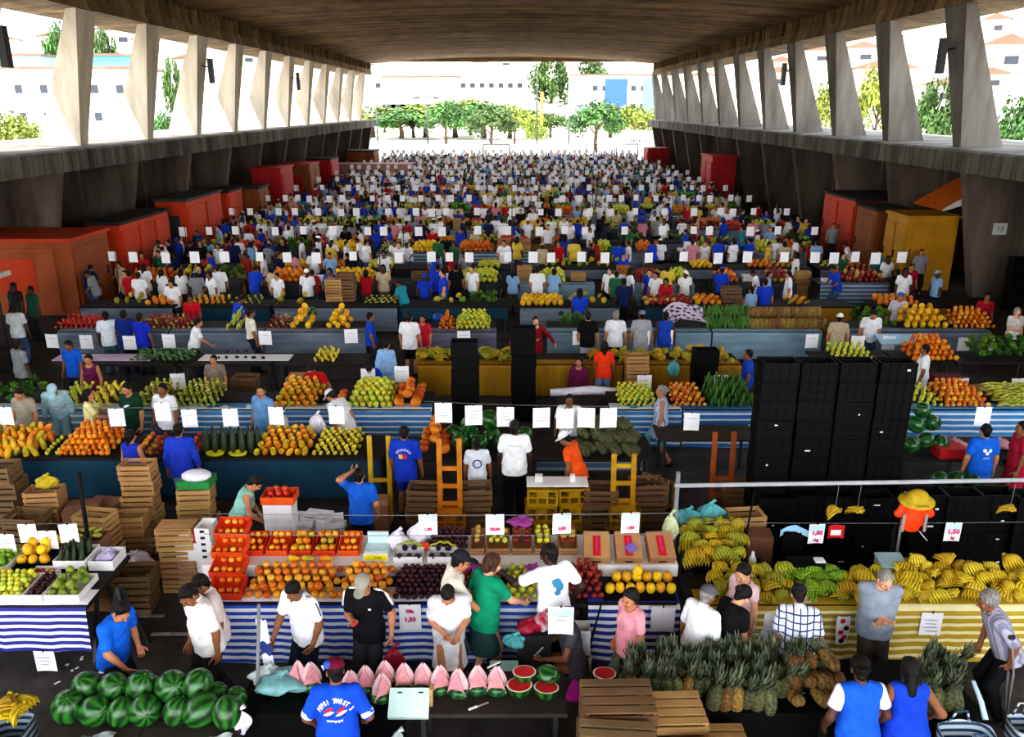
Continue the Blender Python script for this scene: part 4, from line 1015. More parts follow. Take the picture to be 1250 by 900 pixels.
def merge_stuff(K, rest):
    v0 = np.array(K.low.v, float); f0 = K.low.f; Vs, Fs, Mi = [], [], []
    mats = []
    for v in K.parts: mats.append(v[0][1].materials[0])
    n = len(v0); f4 = np.array([f if len(f) == 4 else (f[0], f[1], f[2], f[2]) for f in f0 if len(f) <= 4])
    for i, (pos, rot, sc, _, _, var) in enumerate(rest):
        Rm = np.array(Euler(rot).to_matrix()) * sc; Vs.append(v0 @ Rm.T + np.array(pos)); Fs.append(f4 + i * n); Mi.append(np.full(len(f4), var % len(K.parts)))
    F = np.concatenate(Fs); V = np.concatenate(Vs)
    me = bpy.data.meshes.new(K.name); faces = [tuple(f) if f[2] != f[3] else tuple(f[:3]) for f in F.tolist()]
    me.from_pydata(V.tolist(), [], faces)
    for m in mats: me.materials.append(m)
    me.polygons.foreach_set('material_index', np.concatenate(Mi).astype(np.int32)); me.polygons.foreach_set('use_smooth', np.ones(len(faces), bool)); me.update()
    o = mk(K.name + '_heap', me); tag(o, 'distant heaps of %s on the far rows of stalls' % PLURAL.get(K.name, K.name.replace('_', ' ')), K.cat, None, 'stuff')
PLURAL = dict(orange='oranges', persimmon='orange persimmons', tomato='tomatoes', apple='apples', banana_hand='bananas', pineapple='pineapples', watermelon='watermelons', papaya='papayas', yellow_melon='yellow melons', lettuce='leafy greens', corn_cob='green corn cobs', plum='dark plums', lime='limes', guava='yellow green guavas', zucchini='dark zucchini', cucumber='cucumbers', eggplant='eggplants', carrot='carrots', pumpkin='pumpkins')

# ------------------------------------------------------------------ boxes and crates
M_WOOD = pm('crate_wood', '#c49a63', .85, .35, 3, .2, stretch=(.6, .6, 4), objvar=.18); M_WOODD = pm('old_crate_wood', '#846749', .9, .4, 3, .2, stretch=(.6, .6, 4), objvar=.2)
M_CARD = pm('cardboard', '#b18459', .9, .15, 4, objvar=.12); M_CARDD = pm('dark_cardboard', '#8a6347', .9, .2, 4, objvar=.12); M_BLK = pm('black_plastic', '#0b0b0d', .6, .3, 6, objvar=.3, spec=.15)
M_YEL = pm('yellow_plastic', '#c79a16', .5, .3, 5, objvar=.12); M_ORP = pm('orange_plastic', '#c77a16', .5, .3, 5); M_WHT = pm('white_card', '#e8e6e6', .7, .1, 5, objvar=.06); M_ORC = pm('orange_card', '#e2501c', .7, .2, 6, objvar=.08)
M_INK = pm('dark_print', '#2a2630', .8); M_PINKINK = pm('pink_ink', '#d0356f', .8); M_REDP = pm('red_print', '#c21f26', .7, .15); M_GREENP = pm('green_print', '#2a8a45', .7)
def slat_crate(w, d, h, t=.012, n=3, lid=False):
    b = MB(); sh = h / n * .72
    for i in range(n):
        z = h * (i + .5) / n
        for s in (-1, 1): b.box((0, s * (d / 2 - t / 2), z), (w, t, sh)); b.box((s * (w / 2 - t / 2), 0, z), (t, d - 2 * t, sh))
    for sx in (-1, 1):
        for sy in (-1, 1): b.box((sx * (w / 2 - t - .012), sy * (d / 2 - t - .012), h / 2), (.026, .026, h))
    b.box((0, 0, t / 2 + .003), (w - t, d - t, t))
    if lid:
        for i in range(4): b.box((0, -d / 2 + d * (i + .5) / 4, h + t / 2), (w, d / 4 * .74, t))
    return b
def plastic_crate(w, d, h, t=.014):
    b = MB()
    for s in (-1, 1):
        for z, hh in ((h * .09, h * .18), (h * .52, h * .09), (h * .92, h * .16)):
            b.box((0, s * (d / 2 - t / 2), z), (w, t, hh)); b.box((s * (w / 2 - t / 2), 0, z), (t, d, hh))
        for k in range(4):
            f = (k / 3 - .5) * .93; b.box((f * w, s * (d / 2 - t / 2), h / 2), (w * .075, t * 1.1, h * .98)); b.box((s * (w / 2 - t / 2), f * d, h / 2), (t * 1.1, d * .08, h * .98))
        b.box((0, s * (d / 2 + .004), h * .72), (w * .3, .01, h * .34))
    b.box((0, 0, .008), (w - t, d - t, .012)); return b
def solid_crate(w, d, h, t=.014):
    b = tray(w - .02, d - .02, h, t)
    for s in (-1, 1):
        for z, hh in ((.02, .04), (h * .5, .016), (h - .025, .05)): b.box((0, s * (d / 2 - t / 2), z), (w, t, hh)); b.box((s * (w / 2 - t / 2), 0, z), (t, d, hh))
        for k in range(5): f = (k / 4 - .5) * .95; b.box((f * w, s * (d / 2 - t / 2), h / 2), (.022, t, h)); b.box((s * (w / 2 - t / 2), f * d, h / 2), (t, .022, h))
    return b
def tray(w, d, h, t=.008, mi=0):
    b = MB()
    for s in (-1, 1): b.box((0, s * (d / 2 - t / 2), h / 2), (w, t, h)); b.box((s * (w / 2 - t / 2), 0, h / 2), (t, d - 2 * t, h))
    b.box((0, 0, t / 2), (w - t, d - t, t)); return b
CR = {}
def crate_mesh(kind):
    if kind in CR: return CR[kind]
    mk_ = {'wood': lambda: (slat_crate(.52, .34, .27), M_WOOD), 'woodlow': lambda: (slat_crate(.52, .34, .16, n=2, lid=True), M_WOOD), 'oldwood': lambda: (slat_crate(.56, .42, .30, .015, 3), M_WOODD),
           'lidwood': lambda: (slat_crate(.62, .50, .36, .016, 3, True), M_WOOD), 'lidold': lambda: (slat_crate(.70, .52, .42, .018, 3, True), M_WOODD),
           'black': lambda: (solid_crate(.55, .36, .305), M_BLK), 'yellow': lambda: (plastic_crate(.50, .36, .30), M_YEL), 'orange': lambda: (plastic_crate(.50, .36, .30), M_ORP),
           'tray': lambda: (tray(.42, .32, .10), M_WHT), 'otray': lambda: (tray(.42, .32, .12), M_ORC)}[kind]
    b, m = mk_(); CR[kind] = b.mesh(kind + '_crate', m); return CR[kind]
CNAME = dict(wood='wooden_crate', woodlow='flat_wooden_crate', oldwood='wooden_crate', lidwood='lidded_wooden_crate', lidold='lidded_wooden_crate', black='black_plastic_crate', yellow='yellow_plastic_crate', orange='orange_plastic_crate', tray='white_tray', otray='orange_tray')
CH = dict(wood=.27, woodlow=.174, oldwood=.30, lidwood=.378, lidold=.44, black=.31, yellow=.30, orange=.30, tray=.10, otray=.12)
def crate(kind, loc, rz, label, group=None, sc=1): return tag(mk(CNAME[kind], crate_mesh(kind), loc=loc, rz=rz, sc=sc), label, 'crate' if 'tray' not in kind else 'tray', group)
ORD = ['lowest', 'second', 'third', 'fourth', 'fifth', 'sixth', 'seventh', 'eighth', 'ninth', 'tenth', 'eleventh', 'twelfth']
def stack(kind, x, y, n, where, z=0, rz=0, group=None, jit=.03):
    adj = dict(wood='pale wooden crate', woodlow='flat wooden crate', oldwood='old wooden crate', lidwood='lidded wooden crate', lidold='dark lidded wooden crate', black='black plastic crate', yellow='yellow plastic crate', orange='orange plastic crate', tray='white tray', otray='orange tray')[kind]
    for i in range(n):
        pos = 'only one' if n == 1 else 'topmost' if i == n - 1 else ORD[i] if i < 12 else 'upper'
        crate(kind, (x + RND.uniform(-jit, jit), y + RND.uniform(-jit, jit), z + i * CH[kind]), rz + RND.uniform(-jit, jit) * 2, '%s, %s %s' % (adj, pos if n > 1 else 'single,', where), group)
    return z + n * CH[kind]
def carton(loc, d, rz, label, m=None, printm=None, group=None, holes=True, text=None):
    """closed cardboard box with top flaps, tape and a printed panel"""
    w, dd, h = d; t = thing('cardboard_box', label, 'box', loc, rz, group)
    b = MB(); b.box((0, 0, h / 2), (w, dd, h)); b.obj('carton_body', m or M_CARD, t)
    for s in (-1, 1):
        b = MB(); b.box((0, s * dd * .252, h + .004), (w * .99, dd * .49, .006)); b.obj('flap', m or M_CARD, t)
    if holes: b = MB(); b.box((0, -dd / 2 - .002, h * .62), (w * .2, .006, h * .12)); b.obj('hand_hole', M_INK, t)
    if printm: b = MB(); b.box((0, -dd / 2 - .003, h * .4), (w * .5, .004, h * .22)); b.obj('printed_panel', printm, t)
    return t
def table(x0, x1, y0, y1, z, label, m=None, legm=None, group=None, simple=False, crossed=False, thick=.05, skirt=None):
    w, d = x1 - x0, y1 - y0
    t = thing('market_table', label, 'table', ((x0 + x1) / 2, (y0 + y1) / 2, 0), 0, group)
    b = MB(); b.box((0, 0, z - thick / 2), (w, d, thick)); b.obj('table_top', m or M_TABLE, t)
    lx = [-w / 2 + .12, w / 2 - .12] + ([0] if w > 2.6 else [])
    for x in lx:
        if crossed:
            for s in (-1, 1): b = MB(); b.bar((x, s * d * .36, 0), (x, s * d * .08, z - thick), .04, .05); b.obj('leg', legm or M_DSTEEL, t)
            b = MB(); b.bar((x, -d * .3, .32), (x, d * .3, .32), .03); b.obj('brace', legm or M_DSTEEL, t)
        else:
            for s in (-1, 1): b = MB(); b.box((x, s * (d / 2 - .08), (z - thick) / 2), (.05, .05, z - thick)); b.obj('leg', legm or M_DSTEEL, t)
    if skirt:
        m2, zlo, side = skirt; b = MB(); b.box((0, side * (d / 2 - .02), (z - thick + zlo) / 2), (w - .08, .02, z - thick - zlo)); b.obj('back_board', m2, t)
    return t
M_TABLE = pm('dark_table_board', '#2a2523', .8, .35, 4, stretch=(.5, 3, 3)); M_TABLE2 = pm('worn_table_board', '#3c3430', .8, .4, 4, stretch=(.5, 3, 3))
def skirt_cloth(x0, x1, y, z0, z1, m, label, depth=.35, sag=.02, cat='tablecloth', name='tablecloth', seed=0, group=None):
    """cloth that lies over the front edge of a table and hangs down in soft folds"""
    b = MB(); n = max(12, int((x1 - x0) * 9)); h = z1 - z0
    def fn(u, v):
        x = x0 + (x1 - x0) * u; k = .018 * math.sin(x * 7 + seed) + .012 * math.sin(x * 17 + seed * 2) 
        if v < .2: q = v / .2; return (x, y + depth * (1 - q) + .0, z1 + .006 - .004 * q)
        q = (v - .2) / .8; return (x, y - .03 - abs(k) * q * 1.4 + .01 * q, z1 - h * q * (1 + sag * math.sin(x * 2.1 + seed)) )
    b.grid(fn, n, 12); 
    c = ((x0 + x1) / 2, y, z0); b.v = [(a[0] - c[0], a[1] - c[1], a[2] - c[2]) for a in b.v]
    o = b.obj(name, m, loc=c); return tag(o, label, cat, group)
M_BLUEST = stripes('blue_white_stripes', '#fbfbff', '#2350c4', 10.2, .5, 'Z'); M_NAVYST = stripes('navy_white_stripes', '#fbfbff', '#262c98', 10.5, .52, 'Z')
M_YELST = stripes('yellow_white_stripes', '#efe6b0', '#b99a1e', 9.0, .6, 'Z'); M_SKYST = stripes('sky_blue_stripes', '#dfe9f2', '#3d83bd', 8.5, .66, 'Z'); M_GRYST = stripes('grey_blue_stripes', '#b9c6d2', '#5d7891', 7.0, .68, 'Z')
M_GREYCL = pm('grey_cloth', '#7b8798', .8, .35, 1.5, .2, stretch=(.6, .6, 4)); M_BLUEGCL = pm('blue_grey_cloth', '#86a3b4', .8, .3, 1.5, .2, stretch=(.6, .6, 4)); M_MUST = pm('mustard_cloth', '#a87c12', .8, .3, 2, .2, stretch=(3, 3, .5)); M_TEAL = pm('teal_board', '#14455c', .7, .3, 2)
CL_ANY = [M_GREYCL, M_BLUEGCL, M_GRYST, pm('pale_grey_cloth', '#a3a6ac', .8, .3, 2), pm('dark_cloth', '#3a3f48', .8, .3, 2)]
# ------------------------------------------------------------------ price cards on lines
M_PAPER = pm('card_paper', '#f3f2f6', .8, .06, 5); M_HEAD = pm('card_blue_head', '#b9d3ea', .8, .2, 6); M_PEN = pm('pen_lines', '#9aa0b4', .8); M_TAPE = pm('black_clip', '#202022', .5)
def card_mesh(w, h):
    b = MB(); 
    def fn(u, v): return ((u - .5) * w, .012 * math.sin(u * 3.1) * (1 - v) - .004 * v, -h * (1 - v))
    b.grid(fn, 4, 4); return b
CARD = {}
CARDS = []
def sign(px, py, w=.27, h=.34, y=None, z=None, label='', txt=None, head=True, group=None, pink=True, lines=0, plain=False, pos=None):
    """price card whose top edge centre sits at pixel (px, py)"""
    p = Vector(pos) if pos is not None else (at_y(px, py, y) if y is not None else at_z(px, py, z)); k = (round(w, 3), round(h, 3))
    if k not in CARD: CARD[k] = card_mesh(w, h).mesh('card', M_PAPER)
    o = mk('price_card', CARD[k], loc=p, rz=RND.uniform(-.12, .12)); tag(o, label, 'price card', group); CARDS.append(o)
    if plain: return o
    b = MB(); b.box((0, -.004, .004), (.018, .012, .03)); b.obj('clip', M_TAPE, o)
    if head: b = MB(); b.add([(-w * .44, -.016, -h * .32), (w * .44, -.016, -h * .32), (w * .44, -.01, -h * .06), (-w * .44, -.01, -h * .06)], [(0, 1, 2, 3)]); b.obj('blue_heading', M_HEAD, o)
    if txt:
        for i, (s, zz, sz) in enumerate(txt):
            vs, fs = text_mb(s, sz * h, bold=.004); b = MB(); b.add([Vector((v.x, -.024 - .0 * v.z, v.z - h * zz)) for v in vs], fs); b.obj('lettering', M_PINKINK if pink else M_INK, o)
    for i in range(lines):
        zz = h * (.3 + .16 * i); ww = w * RND.uniform(.4, .7); b = MB(); b.box((RND.uniform(-.02, .02), -.02, -zz), (ww, .003, h * .02)); b.obj('writing', M_PEN, o)
    return o
def wire(p, q, label, r=.004, sag=.03, m=None, cat='wire', name='wire'):
    p, q = Vector(p), Vector(q); b = MB(); n = 14
    pts = [p.lerp(q, i / n) - Vector((0, 0, sag * 4 * (i / n) * (1 - i / n))) - p for i in range(n + 1)]
    b.tube(pts, r, 5); return tag(b.obj(name, m or M_STEEL, loc=p), label, cat)
def pole(p, q, label, r=.02, m=None, name='pole'):
    p, q = Vector(p), Vector(q); t = thing(name, label, 'pole', p)
    b = MB(); b.tube([(0, 0, 0), q - p], r, 8); b.obj('shaft', m or M_DSTEEL, t)
    b = MB(); b.box((0, 0, .02), (.2, .2, .04)); b.obj('foot', m or M_DSTEEL, t); return t
# ================================================================== first row of stalls (closest)
X = xat
def P(label, px, py, yaw, **k):
    k.setdefault('h', .010); return person(label, px, py, yaw, **k)
# ---- left stall with the navy striped cloth
YF = 8.70
xa, xb = X(-70, YF), X(106, YF)
table(xa, xb, YF, 9.92, .94, 'dark market table under the navy striped cloth at the left edge', crossed=True)
skirt_cloth(xa, xb, YF, .33, .95, M_NAVYST, 'navy and white striped cloth hanging from the left fruit stall', seed=1)
def traybox(x0, x1, y0, y1, z, h, m, label, cat='tray', name='fruit_tray', tilt=0):
    b = tray(x1 - x0, y1 - y0, h); o = b.obj(name, m, loc=((x0 + x1) / 2, (y0 + y1) / 2, z)); 
    return tag(o, label, cat)
def tx(a, b, y): return X(a, y), X(b, y)
def bin_(kind, pa, pb, y0, y1, z, label, group, m=M_WHT, boxlab=None, h=.09, **kw):
    x0, x1 = tx(pa, pb, (y0 + y1) / 2)
    if boxlab: traybox(x0, x1, y0, y1, z, h, m, boxlab)
    heap(kind, x0 + .02, x1 - .02, y0 + .02, y1 - .02, z + .015, z + .06, label, group, **kw)
bin_('guava', -60, 42, 8.78, 9.28, .96, 'yellow guava in the heap at the front of the left stall', 'yellow guavas on the left stall', boxlab='white tray under the yellow guavas at the left edge', layers=2)
bin_('plum', 43, 66, 8.78, 9.28, .96, 'dark red cherry plum between guavas and green custard apples', 'cherry plums on the left stall', boxlab='white tray of dark red plums on the left stall', layers=2, sc=.8)
bin_('custard_apple', 68, 110, 8.78, 9.28, .96, 'knobbly green custard apple at the right end of the left stall', 'custard apples on the left stall', boxlab='white tray of green custard apples', layers=2)
bin_('apple', 43, 72, 9.29, 9.46, .96, 'small dark red apple behind the cherry plums', 'red apples on the left stall', boxlab='white tray of dark red apples behind the plums', sc=.8)
bin_('lime', -40, 22, 9.36, 9.84, 1.0, 'green lime in the heap behind the guavas', 'limes on the left stall', boxlab='white tray of green limes at the left edge', layers=2)
xm0, xm1 = tx(28, 66, 9.6); traybox(xm0, xm1, 9.48, 9.9, 1.0, .07, M_BLK, 'black tray under the stacked yellow melons')
heap('yellow_melon', xm0, xm1, 9.48, 9.92, 1.02, 1.16, 'yellow melon stacked in the black tray on the left stall', 'yellow melons on the left stall', layers=2, sc=.78, sp=.118, jit=.1)
xz0, xz1 = tx(74, 112, 9.6); traybox(xz0, xz1, 9.46, 9.9, 1.0, .12, M_WHT, 'white tray holding upright dark zucchini on the left stall')
heap('zucchini', xz0 + .03, xz1 - .03, 9.48, 9.88, 1.0, 1.0, 'dark zucchini standing upright in the white tray on the left stall', 'upright zucchini on the left stall', sp=.085, tilt=(-.25, 0, 0))
for q in KINDS['zucchini'].pl[-40:]:
    if q[3] == 'dark zucchini standing upright in the white tray on the left stall': q[0].z += .09
traybox(X(118, 9.7), X(148, 9.7), 9.5, 9.88, .95, .14, M_WHT, 'white paper lined box right of the upright zucchini')
heap('corn_cob', X(92, 10.1), X(128, 10.1), 10.0, 10.25, 1.12, 1.12, 'pale yellow squash lying behind the upright zucchini', 'pale squashes behind the zucchini', sp=.09, tilt=(1.3, 0, 0))
traybox(X(90, 10.1), X(130, 10.1), 9.98, 10.28, .0, 1.12, M_CARDD, 'tall cardboard box behind the zucchini tray', 'box', 'cardboard_box')
for i, (px, py, lab) in enumerate(((6, 652, 'blank white price card at the far left edge over the limes'), (32, 640, 'white price card just right of the edge card over the limes'), (57, 648, 'white price card tilted below its neighbour over the yellow melons'), (82, 640, 'white price card nearest the leaning black pole'))):
    sign(px, py, .24, .28, y=9.72 + .02 * i, label=lab, lines=2, head=False)
wire((X(-60, 9.78), 9.78, at_y(57, 640, 9.75).z + .02), (X(112, 9.78), 9.78, at_y(57, 640, 9.75).z + .01), 'thin line carrying the price cards over the left stall')
pole(at_z(119, 740, .0), at_y(96, 578, 9.6), 'leaning black pole beside the left stall', .028, M_BLK)
t = thing('scale_frame', 'dark folded trestle leaning at the right end of the left stall', 'trestle', (X(122, 8.95), 8.95, 0))
for a, b_ in (((0, -.15, 0), (.18, .1, .98)), ((.35, -.15, 0), (.18, .1, .98)), ((.02, .3, 0), (.2, .15, .98)), ((.37, .3, 0), (.2, .15, .98))): b = MB(); b.bar(a, b_, .035); b.obj('leg', M_DSTEEL, t)
b = MB(); b.bar((.08, .0, .35), (.29, .0, .35), .03); b.obj('brace', M_DSTEEL, t)
o = sign(53, 795, .26, .3, y=8.62, label='grey printed paper hanging low under the navy striped cloth', lines=3, head=False)
# ---- centre stall with the blue striped cloth
YC = 8.76
table(X(250, YC), X(545, YC), YC, 10.15, .94, 'dark market table under the left half of the blue striped cloth', crossed=True)
table(X(550, YC), X(826, YC), YC, 10.15, .94, 'dark market table under the right half of the blue striped cloth', crossed=True)
skirt_cloth(X(250, YC), X(594, YC), YC, .12, .95, M_BLUEST, 'blue and white striped cloth hanging in front of the orange persimmons', seed=2)
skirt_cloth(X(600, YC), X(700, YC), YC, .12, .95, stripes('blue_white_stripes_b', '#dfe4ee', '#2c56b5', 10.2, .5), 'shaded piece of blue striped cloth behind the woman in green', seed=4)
skirt_cloth(X(718, YC), X(830, YC), YC, .12, .95, stripes('blue_white_stripes_c', '#eef0f4', '#213a9a', 9.6, .52, 'Z', warp=.05), 'blue striped cloth under the yellow melons at the right end', seed=6)
traybox(X(698, 8.6), X(720, 8.6), 8.45, 8.68, .42, .34, M_WHT, 'white box hanging open beside the magenta skirt', 'box', 'white_box'); traybox(X(698, 8.6), X(722, 8.6), 8.42, 8.70, 0, .40, M_WHT, 'white box on the floor beside the magenta skirt', 'box', 'white_box')
b = MB(); b.bx(X(250, 9.4), X(826, 9.4), 9.36, 10.14, .95, 1.12); tag(b.obj('white_riser', M_WHT), 'long white covered riser behind the front fruit of the centre stall', 'riser')
heapY = (8.80, 9.34)
heap('persimmon', X(306, 9.05), X(416, 9.05), *heapY, .95, 1.06, 'orange persimmon in the front heap left of the man in a black shirt', 'persimmons left of the black shirt man', layers=2, sp=.105)
heap('persimmon', X(416, 9.05), X(480, 9.05), *heapY, .95, 1.06, 'orange persimmon in the front heap behind the grey cap of the black shirt man', 'persimmons behind the grey cap', layers=2, sp=.108)
heap('plum', X(482, 9.05), X(552, 9.05), *heapY, .95, 1.05, 'dark plum in the wide purple heap on the centre stall', 'dark plums in the wide heap', layers=2, sc=1.15)
heap('apple', X(556, 9.05), X(612, 9.05), *heapY, .95, 1.05, 'red and yellow apple in the heap between cream shirt man and woman in green', 'apples behind the cream shirt man', layers=2)
heap('guava', X(618, 9.05), X(656, 9.05), *heapY, .95, 1.05, 'yellow green pear in the heap right of the woman in green', 'pears right of the woman in green', layers=2, var=[0, 1])
heap('apple', X(690, 9.05), X(736, 9.05), *heapY, .95, 1.08, 'dark red apple in the heap right of the man with the blue print', 'red apples right of the blue print shirt', layers=3, var=[0, 1])
b = MB(); b.bx(X(736, 8.9), X(824, 8.9), 8.80, 9.12, .955, .975); tag(b.obj('black_tray', M_BLK), 'flat black tray under the row of yellow melons', 'tray')
for i in range(7):
    KINDS['yellow_melon'].put((X(744 + i * 12.4, 8.92), 8.92 + .02 * (i % 2), 1.06), (RND.uniform(-.15, .15), RND.uniform(-.15, .15), i), .78, 'yellow melon in the single row at the right end of the centre stall', 'yellow melons in the front row', i % 2)
for i in range(6): KINDS['yellow_melon'].put((X(752 + i * 12.4, 9.10), 9.12, 1.10), (.1, .1, i * 2), .8, 'yellow melon in the second row behind the front melons', 'yellow melons in the second row', i % 2)
KINDS['yellow_melon'].put((X(777, 9.02), 9.02, 1.25), (.2, 0, 1), .8, 'single yellow melon sitting on top of the melon row', None, 0)
# orange trays at the left end and along the back
ot = crate_mesh('otray')
for i, (px, yy, lab) in enumerate(((280, 8.96, 'frontmost orange fruit tray at the left end of the centre stall'), (283, 9.28, 'second orange fruit tray from the front at the left end'), (286, 9.60, 'third orange fruit tray at the left end'), (289, 9.92, 'rearmost orange fruit tray at the left end'))):
    z = 1.0 + .10 * i; x = X(px, yy); o = mk('orange_tray', ot, loc=(x, yy, z), rot=(rad(16), 0, rad(-2))); tag(o, lab, 'tray')
    heap('persimmon', x - .19, x + .19, yy - .13, yy + .13, z + .0, z + .07, 'orange persimmon in the %s' % lab, 'persimmons in the %s' % lab.split(' at ')[0], sp=.088, sc=.8)
for i in range(5):
    px = 316 + 28.5 * i; yy = 9.78; x = X(px, yy); lab = 'orange tray %s in the rear row of the centre stall' % ['leftmost', 'second', 'middle', 'fourth', 'rightmost'][i]
    o = mk('orange_tray', ot, loc=(x, yy, 1.14), rot=(rad(14), 0, 0), sc=(.66, 1.2, 1)); tag(o, lab, 'tray')
    if i in (2, 3): heap('papaya', x - .13, x + .13, yy - .16, yy + .16, 1.15, 1.24, 'yellow orange papaya in the %s' % lab, 'papayas in tray %s' % ['a', 'b', 'middle', 'fourth'][i], sp=.085, sc=.85, tilt=(.9, 0, 0))
    else: heap('persimmon', x - .13, x + .13, yy - .16, yy + .16, 1.15, 1.24, 'orange fruit in the %s' % lab, 'fruit in tray %s' % ['leftmost', 'second', '', '', 'rightmost'][i], sp=.085, sc=.8)
for i, px in enumerate((360, 377, 400)): KINDS['papaya'].put((X(px, 9.42), 9.44, 1.17), (1.4, .3 * i, 1.2), .8, 'cut orange fruit lying on the white ledge below the orange trays, %s' % ['leftmost', 'middle', 'rightmost'][i], None, i)
t = thing('shop_scale', 'white counter scale with a yellow display in the middle of the stall', 'scale', (X(462, 9.62), 9.62, 1.12))
b = MB(); b.box((0, 0, .05), (.32, .30, .10)); b.obj('scale_body', M_WHT, t)
b = MB(); b.box((0, -.155, .05), (.29, .012, .075)); d = b.obj('display', pm('yellow_display', '#e9e01f', .5), t)
vs, fs = text_mb('0.000', .045); b = MB(); b.add([v + Vector((.03, -.165, .05)) for v in vs], fs); b.obj('digits', M_INK, d)
b = MB(); b.box((0, 0, .115), (.30, .26, .012)); b.box((0, .12, .2), (.28, .03, .16)); b.obj('weighing_plate', pm('pale_blue_plate', '#c9dfe3', .4), t)
def bag(label, loc, s, m, name='plastic_bag', cat='bag', seed=0, tall=1.0):
    r = random.Random(seed + 50); ph = [r.uniform(0, 6) for _ in range(6)]; b = MB()
    def fn(u, v):
        a = u * 2 * PI; rr = (math.sin(PI * min(1, v * .93 + .07)) ** .6) * (1 + .16 * math.sin(3 * a + ph[0] + v * 3) + .10 * math.sin(7 * a + ph[1]) + .08 * math.sin(5 * a - v * 8 + ph[2]))
        return (math.cos(a) * rr * s[0], math.sin(a) * rr * s[1], s[2] * tall * v + .03 * s[2] * math.sin(4 * a + ph[3]))
    b.grid(fn, 28, 14); b.tube([(0, 0, s[2] * .93), (.02, 0, s[2] * 1.08), (.06, .01, s[2] * 1.18)], [.03 * s[0] / .1, .018, .03], 7)
    return tag(b.obj(name, m, loc=loc), label, cat)
M_BAGW = pm('white_plastic', '#e6e2ee', .35, .15, 8, .3); M_BAGT = pm('teal_plastic', '#5fb9bd', .35, .3, 6, .3); M_BAGPU = pm('magenta_plastic', '#a2489a', .35, .25, 8, .3); M_BAGR = pm('crimson_plastic', '#a41838', .4, .3, 6, .3); M_BAGC = pm('clear_plastic', '#c3cfcf', .25, .3, 6, .4)
bag('lilac and white packets in the paper lined box', (X(133, 9.7), 9.7, .98), (.12, .13, .16), pm('lilac_packets', '#c7bfe0', .6, .4, 8), 'packets', 'packets', 40)
bag('white plastic bag of grapes standing behind the plums', (X(487, 9.8), 9.78, 1.12), (.14, .12, .26), M_BAGW, seed=1)
bag('tall white plastic bag with an orange label beside the grapes', (X(512, 9.86), 9.9, 1.12), (.16, .10, .30), M_BAGW, seed=2)
b = MB(); b.bx(-.05, .05, -.004, .004, 0, .13); o = b.obj('orange_carton', M_ORC, loc=(X(520, 9.7), 9.68, 1.14)); tag(o, 'small orange label card standing on the plum riser', 'carton')
for i, (px, lab) in enumerate(((500, 'left'), (541, 'right'))):
    x = X(px, 9.5); o = tag(MB().obj, None) if False else None
    traybox(x - .19, x + .19, 9.40, 9.66, 1.125, .09, M_WHT, '%s white tray of dark eggplants with a yellow green ribbon' % lab)
    heap('eggplant', x - .17, x + .17, 9.42, 9.66, 1.13, 1.19, 'dark purple eggplant in the %s ribboned tray' % lab, 'eggplants in the %s tray' % lab, sp=.09, tilt=(1.3, 0, .2), sc=.85)
    b = MB(); b.grid(lambda u, v: ((u - .5) * .34, -.0 + (v - .5) * .06, .06 * math.sin(u * PI) + .01 * math.sin(u * 20)), 12, 2); o = b.obj('ribbon', pm('yellow_green_ribbon', '#c9d62f', .5), loc=(x, 9.55, 1.29)); tag(o, 'yellow green ribbon lying across the %s eggplant tray' % lab, 'ribbon')
heap('plum', X(520, 9.9), X(572, 9.9), 9.72, 10.1, 1.13, 1.2, 'dark grape plum in the heap behind the eggplants', 'plums behind the eggplants', layers=2)
for i, (pa, pb, kd, var, lab) in enumerate(((575, 592, 'apple', [2], 'yellow apples just right of the cream shirt man'), (594, 622, 'guava', None, 'yellow green guavas behind the head of the woman in green'), (625, 649, 'apple', [0], 'red apples under the magenta bag'), (652, 672, 'guava', None, 'yellow fruit left of the dark head'), (681, 704, 'apple', [0, 2], 'red and yellow apples left of the brown boxes'))):
    x0, x1 = X(pa, 9.75), X(pb, 9.75); o = mk('wooden_crate', crate_mesh('wood'), loc=((x0 + x1) / 2, 9.82, 1.125), rot=(rad(14), 0, 0), sc=((x1 - x0) / .52 * .98, 1.2, .6)); tag(o, 'wooden crate of %s' % lab, 'crate')
    heap(kd, x0 + .02, x1 - .02, 9.66, 9.98, 1.24, 1.33, 'fruit in the crate of %s' % lab, lab, var=var, sp=.08, sc=.92)
bag('magenta plastic bag lying on the apple crate behind the woman in green', (X(636, 9.95), 9.98, 1.36), (.16, .12, .12), M_BAGPU, seed=3); bag('pink plastic bag in the front fruit right of the woman in green', (X(650, 9.1), 9.2, 1.12), (.10, .10, .09), M_BAGPU, seed=4); bag('pink plastic bag behind the cream shirt man', (X(577, 9.1), 9.25, 1.12), (.10, .08, .09), M_BAGPU, seed=5)
